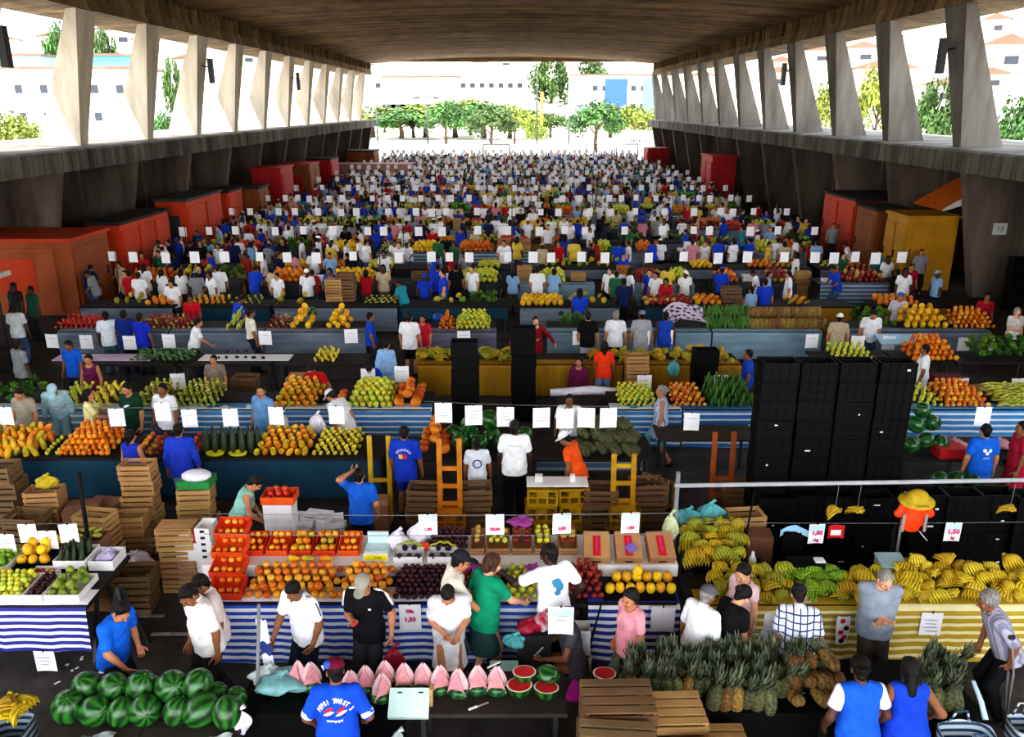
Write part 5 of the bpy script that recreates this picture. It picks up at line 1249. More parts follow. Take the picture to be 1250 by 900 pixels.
for i, px in enumerate((726, 763, 801)):
    lab = 'brown carton with a red panel on the riser, %s of three' % ['leftmost', 'middle', 'rightmost'][i]
    t = thing('cardboard_box', lab, 'box', (X(px, 9.7), 9.62, 1.125), rad(-3 + 3 * i)); Mx = Matrix.Rotation(rad(28), 3, 'X')
    b = MB(); b.box(Mx @ Vector((0, 0, .16)), (.335, .40, .17), M=Mx); b.obj('carton_body', M_CARD, t)
    b = MB(); b.box(Mx @ Vector((0, -.02, .2475)), (.10, .30, .006), M=Mx); q = b.obj('red_panel', M_REDP, t)
    b = MB(); b.box(Mx @ Vector((0, .0, .252)), (.035, .20, .004), M=Mx); b.obj('panel_print', M_PINKINK, q)
    b = MB(); b.box(Mx @ Vector((0, -.204, .15)), (.10, .006, .03), M=Mx); b.obj('hand_hole', M_INK, t)
    if i == 1: b = MB(); b.box(Mx @ Vector((.03, -.06, .256)), (.13, .12, .006), M=Mx @ Matrix.Rotation(.5, 3, 'Z')); b.obj('purple_wrapper', pm('purple_wrap', '#7a67b5', .5), t)
# price cards with pink figures hang from two lines above the centre stall
pc = ((522, 628, '1,80'), (604, 628, '20,00'), (686, 627, '3,50'), (770, 626, '1,80'))
for i, (px, py, tx_) in enumerate(pc):
    sign(px, py, .225, .28, y=8.95, label='white price card with pink figures, %s on the line over the centre stall' % ['leftmost', 'second', 'third', 'rightmost'][i], txt=[(tx_, .70, .2)])
w0 = at_y(522, 628, 8.95).z
wire((X(250, 8.95, 1.9), 8.95, w0 + .01), (X(835, 8.95, 1.9), 8.95, w0 + .02), 'upper wire carrying the pink price cards over the centre stall')
zz = at_y(520, 652, 8.99).z
wire((X(250, 8.99, 1.7), 8.99, zz), (X(835, 8.99, 1.7), 8.99, zz + .01), 'lower wire under the pink price cards of the centre stall')
sign(500, 738, .27, .37, y=8.66, label='white sheet with pink and black handwriting pinned on the blue striped cloth', txt=[('Ofe', .24, .17), ('1,50', .55, .22)], head=False)
sign(810, 741, .29, .36, y=8.62, label='plain white sheet pinned on the striped cloth below the yellow melons', head=False, lines=0)
sign(685, 741, .29, .37, y=8.06, label='big white card hiding the head of the woman in magenta', head=True, lines=2)
sign(948, 748, .29, .38, y=8.3, label='white handwritten sheet between the black shirt woman and the plaid shirt man', head=False, lines=4)
sign(1139, 748, .26, .33, y=8.66, label='white handwritten sheet pinned on the yellow striped cloth', head=False, lines=4)
pole((X(304, 7.3), 7.28, 0), at_y(316, 738, 7.5), 'thin grey metal pole at the left end of the cut melon table', .02, M_STEEL)
b = MB(); b.grid(lambda u, v: (.12 * (u - .5) + .05 * v, .03 * math.sin(u * 6), -.75 * v), 4, 8); o = b.obj('banner', stripes('banner_cloth', '#e9eaf0', '#233a86', 2.2, .35), loc=at_y(318, 755, 7.62)); tag(o, 'white and navy cloth strip hanging beside the thin grey pole', 'banner')
pole((X(712, 8.5), 8.55, 0), at_y(668, 700, 8.55) * 0 + Vector((X(734, 8.56), 8.56, 1.1)), 'thin black rod in front of the striped cloth right of the white boxes', .012, M_BLK)
# ---- banana stall
table(X(836, 8.9), X(1040, 8.9), 8.76, 9.46, .92, 'dark table under the left half of the banana heap', crossed=True); table(X(1045, 8.9), X(1330, 8.9), 8.76, 9.46, .92, 'dark table under the right half of the banana heap', crossed=True)
skirt_cloth(X(850, 8.76), X(1066, 8.76), 8.74, .16, .93, stripes('yellow_stripes_b', '#efe6b0', '#b0921c', 9.4, .58, warp=.06), 'crumpled yellow striped cloth behind the grey shirt man', seed=8)
skirt_cloth(X(1068, 8.76), X(1330, 8.76), 8.72, .16, .93, M_YELST, 'flat yellow and cream striped cloth at the right of the banana stall', seed=9)
def banana_pile(pa, pb, y0, y1, z0, z1, var, label, group, lay=2):
    for L in range(lay):
        yy = y0 + .08 + .05 * L; r = 0
        while yy < y1:
            f = (yy - y0) / (y1 - y0); x = X(pa, yy) + .08 * (r % 2) + .05 * L; x1 = X(pb, yy)
            while x < x1:
                if RND.random() < (1 if L == 0 else .75 if L == 1 else .45): KINDS['banana_hand'].put((x + RND.uniform(-.03, .03), yy + RND.uniform(-.03, .03), z0 + (z1 - z0) * f + .02 + .075 * L + RND.uniform(0, .02)), (RND.uniform(-.45, .25), RND.uniform(-.3, .3), PI * (RND.random() < .8) + RND.uniform(-.9, .9)), RND.uniform(.85, 1.1), label, group, RND.choice(var))
                x += .20
            yy += .175; r += 1
banana_pile(872, 965, 8.82, 9.42, .93, 1.02, [1, 0, 4, 1], 'yellow banana hand in the heap left of the green bananas', 'bananas left of the green ones')
banana_pile(965, 1028, 8.82, 9.42, .93, 1.0, [3], 'green banana hand in the green patch of the banana stall', 'green bananas')
banana_pile(1025, 1085, 8.82, 9.42, .93, 1.0, [0, 2, 1], 'ripe yellow banana hand right of the green patch', 'bananas right of the green ones')
banana_pile(1085, 1262, 8.82, 9.42, .93, 1.04, [0, 2, 2, 0], 'bright yellow banana hand in the heap behind the striped cloth on the right', 'bright bananas on the right', 3)
# side table running back on the left of the banana stall
table(X(834, 10.0), X(903, 10.0), 9.47, 10.55, 1.0, 'black side table running back beside the banana stall', m=M_BLK, skirt=(M_BLK, .05, -1))
banana_pile(838, 900, 9.5, 10.5, 1.02, 1.10, [1, 4, 1, 0], 'yellow green banana hand on the black side table', 'bananas on the side table')
bag('teal plastic bag on the far end of the banana side table', (X(838, 10.8), 10.75, .95), (.20, .15, .25), M_BAGT, seed=6); bag('pointed pale teal plastic bag beside the other teal bag', (X(865, 10.85), 10.8, .95), (.19, .14, .32), M_BAGT, seed=7)
wn = crate('wood', (X(905, 10.9), 10.75, .9), .1, 'pale wooden crate on top of cartons behind the banana heap'); 
carton((X(898, 10.7), 10.78, 0), (.5, .42, .9), .1, 'tall brown carton pile under the pale crate behind the bananas'); carton((X(925, 10.45), 10.42, 0), (.36, .3, 1.0), -.1, 'worn carton standing behind the left banana heap', M_CARDD)
b = MB(); b.lathe([(0, 0), (.05, 0), (.055, .12), (.02, .2), (.02, .24), (0, .24)], 12); tag(b.obj('bottle', pm('white_bottle', '#dfe0e0', .4), loc=(X(917, 9.6), 9.6, .94)), 'small white bottle behind the bananas', 'bottle')
# black crate wall and lower crates behind the bananas
xs = [X(918 + 46 * (i + .5), 12.1, 2.2) for i in range(4)]
for i, x in enumerate(xs): stack('black', x, 12.0, 10, 'in the %s column of the tall black crate wall' % ['leftmost', 'second', 'third', 'rightmost'][i], group=None, jit=.012)
for i, (px, n, yy) in enumerate(((944, 4, 11.2), (982, 4, 11.3), (1022, 4, 11.25), (1062, 4, 11.2), (1128, 4, 11.3), (1170, 4, 11.25), (1212, 4, 11.3), (1254, 4, 11.2))):
    stack('black', X(px, yy), yy, n, 'in the %s low stack behind the bananas' % ['first', 'second', 'third', 'fourth', 'fifth', 'sixth', 'seventh', 'last'][i], jit=.012)
walls = [o for o in COL.objects if o.name.startswith('black_plastic')]
for o in RND.sample(walls, 22):  # small white marks painted on random crates as glints
    b = MB(); b.box((RND.uniform(-.15, .15), -.184, RND.uniform(.08, .24)), (RND.choice([.03, .05, .09]), .004, RND.choice([.02, .03]))); b.obj('glint', M_WHT, o, label='small white sticker')
for px, pb_, yy, n, lab in ((568, 0, 16.4, 7, 'in the lone column beyond the watermelons'), (639, 0, 17.5, 7, 'in the lone column left of the dark red coat'), (859, 0, 17.9, 5, 'in the short column beside the mustard table'), (1240, 0, 28.0, 6, 'in the column against the right pillar')):
    stack('black', X(px, yy, 1.0), yy, n, lab, jit=.015)
# pipe frame, hanging coat, hat and hanging bananas
pf = at_y(1000, 600, 9.9).z
t = thing('pipe_frame', 'grey pipe frame standing over the banana stall', 'frame', (X(822, 10.1), 10.12, 0))
b = MB(); b.tube([(0, 0, 0), (0, 0, pf + .18)], .03, 10); b.obj('upright', M_STEEL, t)
b = MB(); b.tube([(-.05, -.05, pf), (X(1420, 10.1) - X(822, 10.1), -.05, pf + .12)], .03, 10); b.obj('crossbar', pm('pale_pipe', '#a9acb2', .4, .15, 6), t)
b = MB(); b.tube([(X(1390, 10.1) - X(822, 10.1), 0, 0), (X(1390, 10.1) - X(822, 10.1), 0, pf + .2)], .03, 10); b.obj('upright', M_STEEL, t)
pole((X(905, 9.99), 10.14, 0), at_y(921, 600, 10.3), 'thin dark pole leaning among the bananas', .016, M_BLK); p10 = pole((X(1103, 9.99), 10.16, 0), at_y(1106, 600, 10.1), 'grey upright pole under the yellow hat', .02, M_STEEL)
zc_ = at_y(1106, 612, 10.0).z
t = thing('rain_jacket', 'bright orange jacket hanging on the pole above the bananas', 'jacket', (X(1106, 9.98), 9.96, zc_))
f = Field((-.3, -.12, -.55), (.3, .12, .06), .012); f.ell((0, 0, -.22), (.17, .06, .24), k=.03); f.cap((-.13, 0, -.05), (.13, 0, -.05), .05, .05, .04, 1.3)
for s in (-1, 1): f.cap((s * .15, 0, -.05), (s * .22, -.01, -.16), .05, .055, .03, 1.2)
f.wrinkle(.004, 2); f.clip((0, 0, -.44), (0, 0, -1)); V, F = f.net(); mk('jacket_body', np_mesh('jacket_body', V, F, [pm('orange_nylon', '#f2480f', .5, .25, 7, .2)]), t)
for s in (-1, 1): b = MB(); b.box((s * .15, -.052, -.28), (.04, .012, .26), rz=0); b.obj('reflective_strip', pm('reflective_grey', '#9b8f8a', .4), t, label='grey reflective strip')
b = MB(); b.tube([(.1, -.03, -.42), (.17, -.04, -.5), (.22, -.05, -.55)], .006, 5); b.obj('cord', M_WHT, t)
b = MB(); b.lathe([(.24, 0), (.235, .02), (.15, .05), (.13, .12), (.08, .16), (0, .17)], 24, sq=(1, .8)); o = b.obj('straw_hat', pm('yellow_hat', '#b99c1c', .7, .25, 20, .2), loc=(X(1107, 9.98), 9.96, zc_ + .02), rot=(rad(12), 0, 0)); tag(o, 'wide yellow hat perched on top of the hanging orange jacket', 'hat')
vs, fs = text_mb('RURAL', .055); b = MB(); b.add([Vector((v.x, -.185 + .0, v.z + .06)) for v in vs], fs); b.obj('hat_print', M_INK, o, label='dark printed mark on the hat')
for px, py, var, lab in ((1019, 616, 0, 'single banana hand hanging edge on from the pipe'), (1046, 616, 0, 'open banana hand hanging from the line behind the price card'), (1232, 614, 0, 'banana hand hanging near the right frame edge')):
    p = at_y(px, py + 10, 10.1); o = mk('banana_hand', KINDS['banana_hand'].parts[var][0][1], loc=p, rot=(-.4, 0, .3 if px > 1100 else 1.3 if px < 1030 else 0)); tag(o, lab, 'bananas')
    wire(p + Vector((0, 0, .08)), Vector((p.x, 10.08, pf + .02)), 'string holding up the %s' % lab, sag=0, name='string', cat='string')
sign(998, 640, .22, .30, y=10.0, label='white card with big pink marks behind the banana heap', txt=[('1,00', .42, .3), ('kg', .78, .2)]); sign(1165, 638, .22, .29, y=10.0, label='white card with a dark and pink price right of the orange jacket', txt=[('1,50', .45, .34), ('kg', .78, .18)])
wire((X(822, 10.02), 10.02, at_y(1000, 639, 10.0).z + .01), (X(1330, 10.02), 10.02, at_y(1000, 639, 10.0).z + .03), 'line carrying the two pink cards behind the bananas')
t = thing('shopping_bag', 'red and white printed plastic bag hanging behind the card', 'bag', at_y(1022, 642, 10.06)); b = MB(); b.grid(lambda u, v: ((u - .5) * .22, .03 * math.sin(u * 3.1), -.2 * v), 6, 5); b.obj('bag_body', M_REDP, t); b = MB(); b.bx(-.08, .06, -.012, -.006, -.14, -.06); b.obj('white_print', M_WHT, t)
t = thing('shirt_on_hanger', 'pale blue and black shirt hanging left of the pink card', 'shirt', at_y(972, 642, 10.06)); b = MB(); b.grid(lambda u, v: ((u - .5) * .42, .04 * math.sin(u * 5), -.1 * v - .14 * abs(u - .5)), 8, 5); b.obj('collar_part', pm('pale_blue_cloth', '#9cc8e4', .8), t); b = MB(); b.grid(lambda u, v: ((u - .55) * .3, .03 * math.sin(u * 7), -.1 - .3 * v), 8, 5); b.obj('dark_body', M_BLK, t)
t = thing('shop_scale', 'grey counter scale on the bananas below the orange jacket', 'scale', (X(1083, 9.35), 9.36, 1.10)); b = MB(); b.box((0, 0, .05), (.30, .22, .10)); b.obj('scale_body', M_STEEL, t); b = MB(); b.box((0, -.03, .112), (.34, .28, .02), M=Matrix.Rotation(.18, 3, 'X')); b.obj('weighing_plate', pm('teal_grey_plate', '#8fa9ac', .3), t)
b = MB(); b.box((0, 0, 0), (.44, .24, .10)); o = b.obj('black_box', M_BLK, loc=(X(980, 9.36), 9.36, 1.14)); tag(o, 'flat black case lying behind the green bananas', 'case')
b = MB(); b.box((0, 0, 0), (.12, .10, .03)); o = b.obj('white_packet', M_WHT, loc=(X(997, 9.34), 9.34, 1.205)); tag(o, 'small white packet on the flat black case', 'packet')
o = None
t = thing('printed_bag', 'white bag with red and black print hanging on the yellow striped cloth', 'bag', at_y(1031, 752, 8.62)); b = MB(); b.grid(lambda u, v: ((u - .5) * (.16 + .02 * math.sin(v * 5)), -.02 * math.sin(u * PI), -.40 * v), 6, 8); b.obj('bag_body', M_WHT, t)
for q, (x, z, m) in enumerate(((-.02, -.06, M_REDP), (.03, -.16, M_BLK), (-.03, -.22, M_REDP), (.02, -.29, M_REDP), (-.01, -.34, M_BLK))): b = MB(); b.ell((x, -.026, z), (.035, .006, .035), 8); b.obj('print_patch', m, t)

# ================================================================== the front counter
xw0, xw1 = X(62, 7.0, .75), X(298, 7.0, .75)
table(xw0, (xw0 + xw1) / 2, 6.55, 7.42, .72, 'dark plank table under the left watermelons', M_TABLE2); table((xw0 + xw1) / 2 + .01, xw1, 6.55, 7.42, .72, 'dark plank table under the right watermelons', M_TABLE2)
for i, (px, py, s, rz_) in enumerate(((84, 863, 1.02, 0), (116, 868, .95, 1), (148, 869, .85, 2), (177, 867, .98, .4), (216, 868, .84, 1.6), (246, 867, 1.02, 2.2), (277, 870, .92, 2.9))):
    p = at_z(px, py, .72 + .155 * s); KINDS['watermelon'].put(p, (rad(70 if i % 2 else 25), rad(15), rz_), s * 1.12, 'shiny striped watermelon, %s in the front row on the plank table' % ['leftmost', 'second', 'third', 'fourth', 'fifth', 'sixth', 'seventh and last'][i], None, 0)
for i, (px, py, s, rz_) in enumerate(((106, 838, .9, .3), (138, 839, .92, 1.3), (172, 838, .96, 2.0), (209, 838, 1.02, .9), (241, 837, .98, 2.6), (263, 848, .75, 1.9), (288, 852, .7, 1.2))):
    p = at_z(px, py, .72 + .16 * s + (.10 if i < 5 else .0)); KINDS['watermelon'].put(p, (rad(55 if i % 2 else 20), rad(-20), rz_), s * 1.12, 'striped watermelon, %s in the raised rear row behind the front melons' % ['leftmost', 'second', 'third', 'fourth', 'fifth', 'sixth', 'last'][i], None, 0)
b = MB(); b.box((0, 0, .05), (xw1 - xw0 - .5, .34, .10)); o = b.obj('plank', M_TABLE2, loc=((xw0 + xw1) / 2 - .1, 7.22, .72)); tag(o, 'long dark plank raising the rear row of watermelons', 'plank')
b = MB(); b.grid(lambda u, v: ((u - .5) * .34, (v - .5) * .2, .03 * math.sin(u * 5 + v * 4)), 8, 5); o = b.obj('newspaper', pm('grey_newsprint', '#9da3a6', .9, .5, 12), loc=(X(112, 6.65), 6.68, .745)); tag(o, 'crumpled grey paper under the left front watermelons', 'paper')
b = MB(); b.grid(lambda u, v: ((u - .5) * .24, (v - .5) * .16, .03 * math.sin(u * 5 + v * 4)), 8, 5); o = b.obj('plastic_sheet', M_BAGC, loc=(X(264, 6.65), 6.68, .75)); tag(o, 'clear crumpled sheet right of the front watermelons', 'sheet')
# cut melon table
table(X(292, 7.2), X(500, 7.2), 7.04, 7.72, .76, 'black cloth covered table under the teal plastic', M_BLK, skirt=(M_BLK, .05, -1)); table(X(503, 7.2), X(692, 7.2), 7.04, 7.72, .76, 'worn dark table carrying the cut watermelons', M_TABLE2)
bag('crumpled teal and clear plastic heap on the black table', (X(345, 7.4), 7.42, .77), (.26, .2, .20), pm('teal_clear_plastic', '#7fb3b4', .25, .45, 5, .4), 'plastic_heap', 'plastic', 9); bag('clear plastic heap left of the teal plastic', (X(325, 7.5), 7.52, .77), (.17, .13, .2), M_BAGC, 'plastic_heap', 'plastic', 10)
bag('torn white plastic tied at the foot of the thin grey pole', (X(296, 7.08), 6.95, .6), (.10, .08, .28), M_BAGW, 'plastic_wrap', 'plastic', 12)
# pink wrapped wedges: cut melons standing on end in white net
M_FLESH = pm('pink_flesh', '#e39aa0', .5, .35, 16, .2, objvar=.1); M_FLESHR = pm('red_flesh', '#d0242a', .45, .3, 14, .15); M_RINDW = pm('white_rind', '#e9e7cf', .5, .1, 8); M_NET = pm('pale_pink_wrap', '#e6bcc2', .6, .2, 40, .4)
def wedge_meshes():
    body = MB(); n = 18; H_, R_ = .26, .085
    def pt(u, v):
        a = u * 2 * PI; rr = R_ * math.sin(PI * (.12 + .86 * v)) ** .7 * (1 - .45 * v); pk = 1 + .25 * max(0, math.cos(2 * a)) * v
        return (math.cos(a) * rr * pk, math.sin(a) * rr * .8, H_ * v + .03 * v * abs(math.cos(a)))
    body.grid(pt, n, 9)
    face = MB(); face.add([(-.075, -.055, .05), (.075, -.055, .05), (.045, -.065, .18), (0, -.03, .27), (-.045, -.065, .18)], [(0, 1, 2, 3, 4)]); 
    base = MB(); base.lathe([(0, 0), (.06, 0), (.09, .03), (.088, .07), (.07, .1), (0, .1)], 12)
    return body.mesh('cut_melon_wedge', M_NET), face.mesh('flesh', M_FLESH), base.mesh('rind', M_WMD)
wb, wf, wr_ = wedge_meshes()
wedges = [(380, 828, .3, 'behind the left shoulder of the blue shirt'), (366, 826, -.5, 'leftmost, next to the teal plastic'), (428, 838, .4, 'just right of the maroon cap'), (447, 832, 0, 'right of the maroon cap, tall one'), (466, 842, .5, 'in front of the red carrier bag'), (470, 826, .2, 'behind the one before the red bag'), (494, 829, 0, 'behind the white foam box'), (517, 829, -.1, 'right behind the white foam box corner'),
          (537, 832, .3, 'left below the man with the apron'), (560, 836, -.3, 'right below the man with the apron'), (583, 832, .1, 'third from the halved watermelons'), (607, 833, -.1, 'next to the halved watermelons')]
for px, py, rz_, lab in wedges:
    p = at_z(px, py, .90); o = mk('cut_melon_wedge', wb, loc=(p.x, p.y, .765), rz=rz_, sc=(1.45, 1.3, 1.2)); tag(o, 'pink cut melon wedge standing in white wrap, %s' % lab, 'cut melon'); mk('flesh', wf, o); mk('rind', wr_, o)
def half_melon(label, px, py, rx, rot, z=.93, s=1.0):
    p = at_z(px, py, z); m1 = MB(); m1.lathe([(0, -.15), (.07, -.135), (.12, -.09), (.148, -.02), (.15, 0)], 20); t = m1.obj('halved_watermelon', M_WM, loc=p, rot=(rx, 0, rot), sc=s); tag(t, label, 'halved watermelon')
    m2 = MB(); m2.lathe([(.15, .001), (.132, .004)], 20); m2.obj('white_rind', M_RINDW, t); m3 = MB(); m3.lathe([(.134, .003), (.07, .006), (0, .007)], 20); f_ = m3.obj('red_flesh', M_FLESHR, t)
    return t
half_melon('halved watermelon showing red flesh, upper left of the group of four', 640, 820, -.12, 0, 1.02, .85); half_melon('halved watermelon showing red flesh, lower left of the group of four', 634, 836, -.08, .3, .95, .92); half_melon('halved watermelon turned slightly away, lower right of the group of four', 667, 839, -.16, -.2, .95, .9)
half_melon('halved watermelon lying behind the old wooden crate', 738, 822, -.12, 0, .92, .85)
KINDS['watermelon'].put(at_z(668, 826, .93), (1.2, .2, 1), .85, 'whole green watermelon behind the lower right halved one', None, 0)
for px, yy, lab in ((612, 6.5, 'green watermelon peeking up from under the cut melon table, left one'), (662, 6.55, 'green watermelon peeking up from under the cut melon table, right one')):
    KINDS['watermelon'].put((X(px, yy, .45), yy, .52), (.3, .2, 1), .95, lab, None, 0)
    b = MB(); b.box((0, 0, .18), (.5, .42, .36)); tag(b.obj('wooden_box', M_WOODD, loc=(X(px, yy, .3), yy, 0)), 'dark box on the ground under the %s' % lab.split(',')[1].strip().replace('one', 'peeking watermelon'), 'box')
t = thing('foam_box', 'pale mint foam box lid leaning on the cut melon table', 'foam box', (X(499, 7.1), 7.16, .762)); Mx = Matrix.Rotation(rad(35), 3, 'X'); b = MB(); b.box(Mx @ Vector((0, 0, .09)), (.42, .30, .07), M=Mx); b.obj('lid', pm('mint_foam', '#cfe9e2', .7, .08, 8), t)
for sx in (-.1, .12): b = MB(); b.box(Mx @ Vector((sx, .10, .128)), (.05, .012, .012), M=Mx); b.obj('slot', M_INK, t)
b = MB(); b.box((0, 0, .1), (.03, .1, .22)); tag(b.obj('board', M_WOOD, loc=(X(526, 7.15), 7.2, .762)), 'narrow upright wooden strip beside the mint foam box', 'board')
t = thing('knife', 'small knife lying on the worn dark table', 'knife', (X(582, 7.1), 7.14, .765), .5); b = MB(); b.box((.07, 0, .004), (.13, .025, .003)); b.obj('blade', pm('steel_blade', '#d9d9dc', .25, .1, 5, metal=.6), t); b = MB(); b.box((-.05, 0, .008), (.1, .02, .016)); b.obj('handle', M_WHT, t)
b = MB(); b.box((0, 0, 0), (.17, .05, .012), M=Matrix.Rotation(-.5, 3, 'Y')); o = b.obj('black_marker_strip', M_BLK, loc=at_z(603, 813, 1.06)); tag(o, 'black and white strip sticking out behind the right wedge', 'strip'); b = MB(); b.box((0, -.0, .012), (.16, .02, .01), M=Matrix.Rotation(-.5, 3, 'Y')); b.obj('white_line', M_WHT, o)
carton((X(467, 6.4), 6.36, 0), (.36, .30, .82), .1, 'tan carton with plastic bags beside the blue emblem shirt', M_OCH)
bag('white plastic bag stuffed in the tan carton', (X(462, 6.4), 6.36, .83), (.14, .11, .16), M_BAGW, seed=13); bag('clear plastic bag hanging at the side of the tan carton', (X(482, 6.45), 6.6, .72), (.06, .06, .2), M_BAGC, seed=14)
# pineapple table
table(X(766, 7.3), X(1000, 7.3), 7.08, 7.95, .74, 'black table under the left pineapples', M_BLK, skirt=(M_BLK, .35, -1)); table(X(1003, 7.3), X(1188, 7.3), 7.08, 7.95, .74, 'black table under the right pineapples', M_BLK, skirt=(M_BLK, .35, -1))
K = KINDS['pineapple']
for j in range(4):
    for i in range(17 if j else 14):
        px = 768 + 13.2 * i + 5 * (j % 2); yy = 7.16 + .19 * j
        if px > 972 and j < 2: continue
        if px < 864 and j < 1: continue
        K.put((X(px, yy), yy + RND.uniform(-.02, .02), .85), (rad(-12) + RND.uniform(-.1, .1), RND.uniform(-.14, .14), RND.uniform(0, 6)), RND.uniform(1.12, 1.32), 'green crowned pineapple standing in the rows left of the brown pile', 'standing pineapples', RND.choice([1, 2, 1, 2, 0]))
for i in range(20):
    px = 962 + RND.uniform(0, 66); L = i // 7; yy = 7.20 + .13 * L + RND.uniform(0, .1)
    K.put((X(px, yy), yy, .82 + .13 * L), (rad(-100) + RND.uniform(-.3, .3), RND.uniform(-.3, .3), RND.uniform(-.4, .4)), RND.uniform(.98, 1.1), 'brown pineapple lying with its base to the camera in the pile beside the blue vest', 'lying pineapples', 0)
for i in range(20):
    px = 1140 + 11 * (i % 5) - 16 + RND.uniform(-3, 3); yy = 7.16 + .17 * (i // 5)
    K.put((X(px, yy), yy, .86), (rad(-18) + RND.uniform(-.2, .2), RND.uniform(-.35, .1), RND.uniform(0, 6)), RND.uniform(1.1, 1.28), 'leafy pineapple between the blue tank top woman and the striped bag', 'right pineapples', RND.choice([0, 1, 2]))
# wooden crates in the foreground
lw = X(752, 6.65, 1.3); 
stack('lidold', lw, 6.66, 3, 'in the pile right of the halved watermelons', rz=.04); stack('lidold', X(752, 6.05, 1.2), 6.08, 3, 'at the bottom centre of the picture', rz=-.05)
stack('lidwood', X(824, 6.7, 1.2), 6.68, 3, 'in the brighter pile left of the pineapples', rz=.08); stack('lidwood', X(880, 6.62, 1), 6.66, 2, 'in the low pale pile below the pineapples', rz=-.03); stack('lidwood', X(868, 6.0, 1), 6.05, 3, 'cut by the bottom frame edge', rz=.05)
t = thing('yellow_tag_cloth', 'orange yellow cloth tip hanging beside the old crates', 'cloth', at_z(783, 848, 1.0)); b = MB(); b.ell((0, 0, 0), (.035, .02, .07), 8); b.obj('cloth_tip', pm('amber_cloth', '#c08a1c', .8), t)
# bags at the frame corners
def striped_bag(label, px, yy, w, d, h, z, m, spill=None):
    t = thing('striped_bag', label, 'bag', (X(px, yy, z + h * .5), yy, z)); b = MB()
    def fn(u, v):
        a = u * 2 * PI; c, s_ = math.cos(a), math.sin(a); k = (abs(c) ** 4 + abs(s_) ** 4) ** -.25
        return (c * k * w / 2 * (1 + .06 * v), s_ * k * d / 2 * (1 + .06 * v), h * v + .015 * math.sin(5 * a))
    b.grid(fn, 40, 10); b.obj('bag_body', m, t)
    for s in (-1, 1): b = MB(); b.tube([(-w * .2, s * d * .5, h * .98), (-w * .1, s * d * .45, h * 1.3), (w * .1, s * d * .45, h * 1.3), (w * .2, s * d * .5, h * .98)], .012, 6); b.obj('handle', m, t)
    return t
M_BAGST = stripes('bag_stripes', '#dbe3ea', '#274a6d', 12, .45); M_BAGST2 = stripes('bag_stripes_grey', '#b9c8d4', '#2b4257', 12, .5)
striped_bag('white and navy striped shopping bag below the right pineapples', 1178, 6.62, .50, .36, .46, .42, M_BAGST); b = MB(); b.box((0, 0, .21), (.6, .44, .42)); tag(b.obj('wooden_box', M_WOODD, loc=(X(1178, 6.62, .5), 6.62, 0)), 'dark box holding up the striped shopping bag on the right', 'box')
b = MB(); b.tube([(0, 0, 0), (.0, .12, .12), (-.06, .22, .3)], [.03, .028, .02], 8); o = b.obj('umbrella', pm('pale_blue_tube', '#b9d3df', .5), loc=(X(1200, 6.9, .9), 6.84, .86)); tag(o, 'rolled pale blue tube leaning on the striped shopping bag', 'tube')
striped_bag('striped grey blue bag of bananas in the bottom left corner', 10, 6.9, .46, .5, .62, .1, M_BAGST2); b = MB(); b.box((0, 0, .05), (.6, .5, .1)); tag(b.obj('low_board', M_WOODD, loc=(X(10, 6.9, .3), 6.9, 0)), 'low board under the corner striped bag', 'board')
for i in range(5): KINDS['banana_hand'].put((X(4 + 8 * (i % 3), 6.9), 6.85 + .06 * i, .86 + .05 * (i % 2)), (-.8, .3, i), 1.05, 'yellow banana hand in the corner striped bag', 'bananas in the corner bag', 0)
striped_bag('blue white striped bag on the floor at the right edge', 1248, 7.2, .3, .3, .5, 0, M_BAGST)
bag('white paper scrap lying on the floor by the corner bag', (X(36, 7.3), 7.3, 0), (.12, .08, .1), M_BAGW, 'paper_scrap', 'paper', 15)
for i, (px, py) in enumerate(((82, 812), (94, 816), (88, 819), (124, 821), (70, 834), (100, 804), (160, 846), (188, 828), (120, 806))):
    p = at_z(px, py, .004); b = MB(); b.box((0, 0, .004), (RND.uniform(.03, .08), RND.uniform(.02, .05), .008), rz=i); tag(b.obj('litter', M_WHT, loc=p), 'small white scrap of litter on the floor by the navy striped stall', 'litter', 'litter scraps by the left stall')
for i, (pa, pb, py) in enumerate(((160, 200, 752), (185, 230, 774))):
    a, c = at_z(pa, py, .004), at_z(pb, py, .004); b = MB(); b.bx(0, c.x - a.x, -.03, .03, -.004, .003); tag(b.obj('painted_line', pm('worn_white_paint', '#a8a5a0', .9, .4, 8), loc=a), ['worn white floor line behind the man in blue', 'second worn white floor line behind the white shirt man'][i], 'floor line')

# ================================================================== people close to the camera
P('man in a blue shirt leaning over to pat a watermelon', 152, 750, -112, lean=16, head=(-8, 26), topc='#1668d8', top='polo', botc='#20242e', rh=(-.02, .34, -.38), lh=(-.04, .22, -.36), skin='tan', hair='short', Y=7.72)
P('man in a white open collar shirt looking down at the watermelons', 222, 740, 142, lean=9, head=(10, 30), topc='#eeeae6', top='shirt', botc='#2a2728', skin='brown', rh=(.0, .12, -.5), fat=.02, ht=1.78, Y=7.86)
P('man in a pale shirt half hidden behind the white open collar shirt', 237, 732, 128, lean=6, head=(0, 22), topc='#e6d7d4', top='shirt', botc='#33323a', skin='brown', Y=8.2)
P('man in a white polo with blue piping reaching down to the melons', 353, 724, 152, lean=10, head=(14, 28), topc='#f4f4f8', top='polo', collarc='#3a75b8', botc='#1d2536', skin='brown', rh=(.05, .30, -.42), lh=(0, .12, -.5), ht=1.74, Y=8.0)
i5 = P('man in a black t shirt and grey cap holding a slice of fruit', 440, 713, 172, lean=4, head=(0, 26), topc='#131318', botc='#2c2d33', hat='cap', hatc='#9a9488', skin='tan', rh=(-.10, .24, -.20), lh=(.10, .05, -.50), rhp='grip', lhp='grip', ht=1.74, Y=8.1)
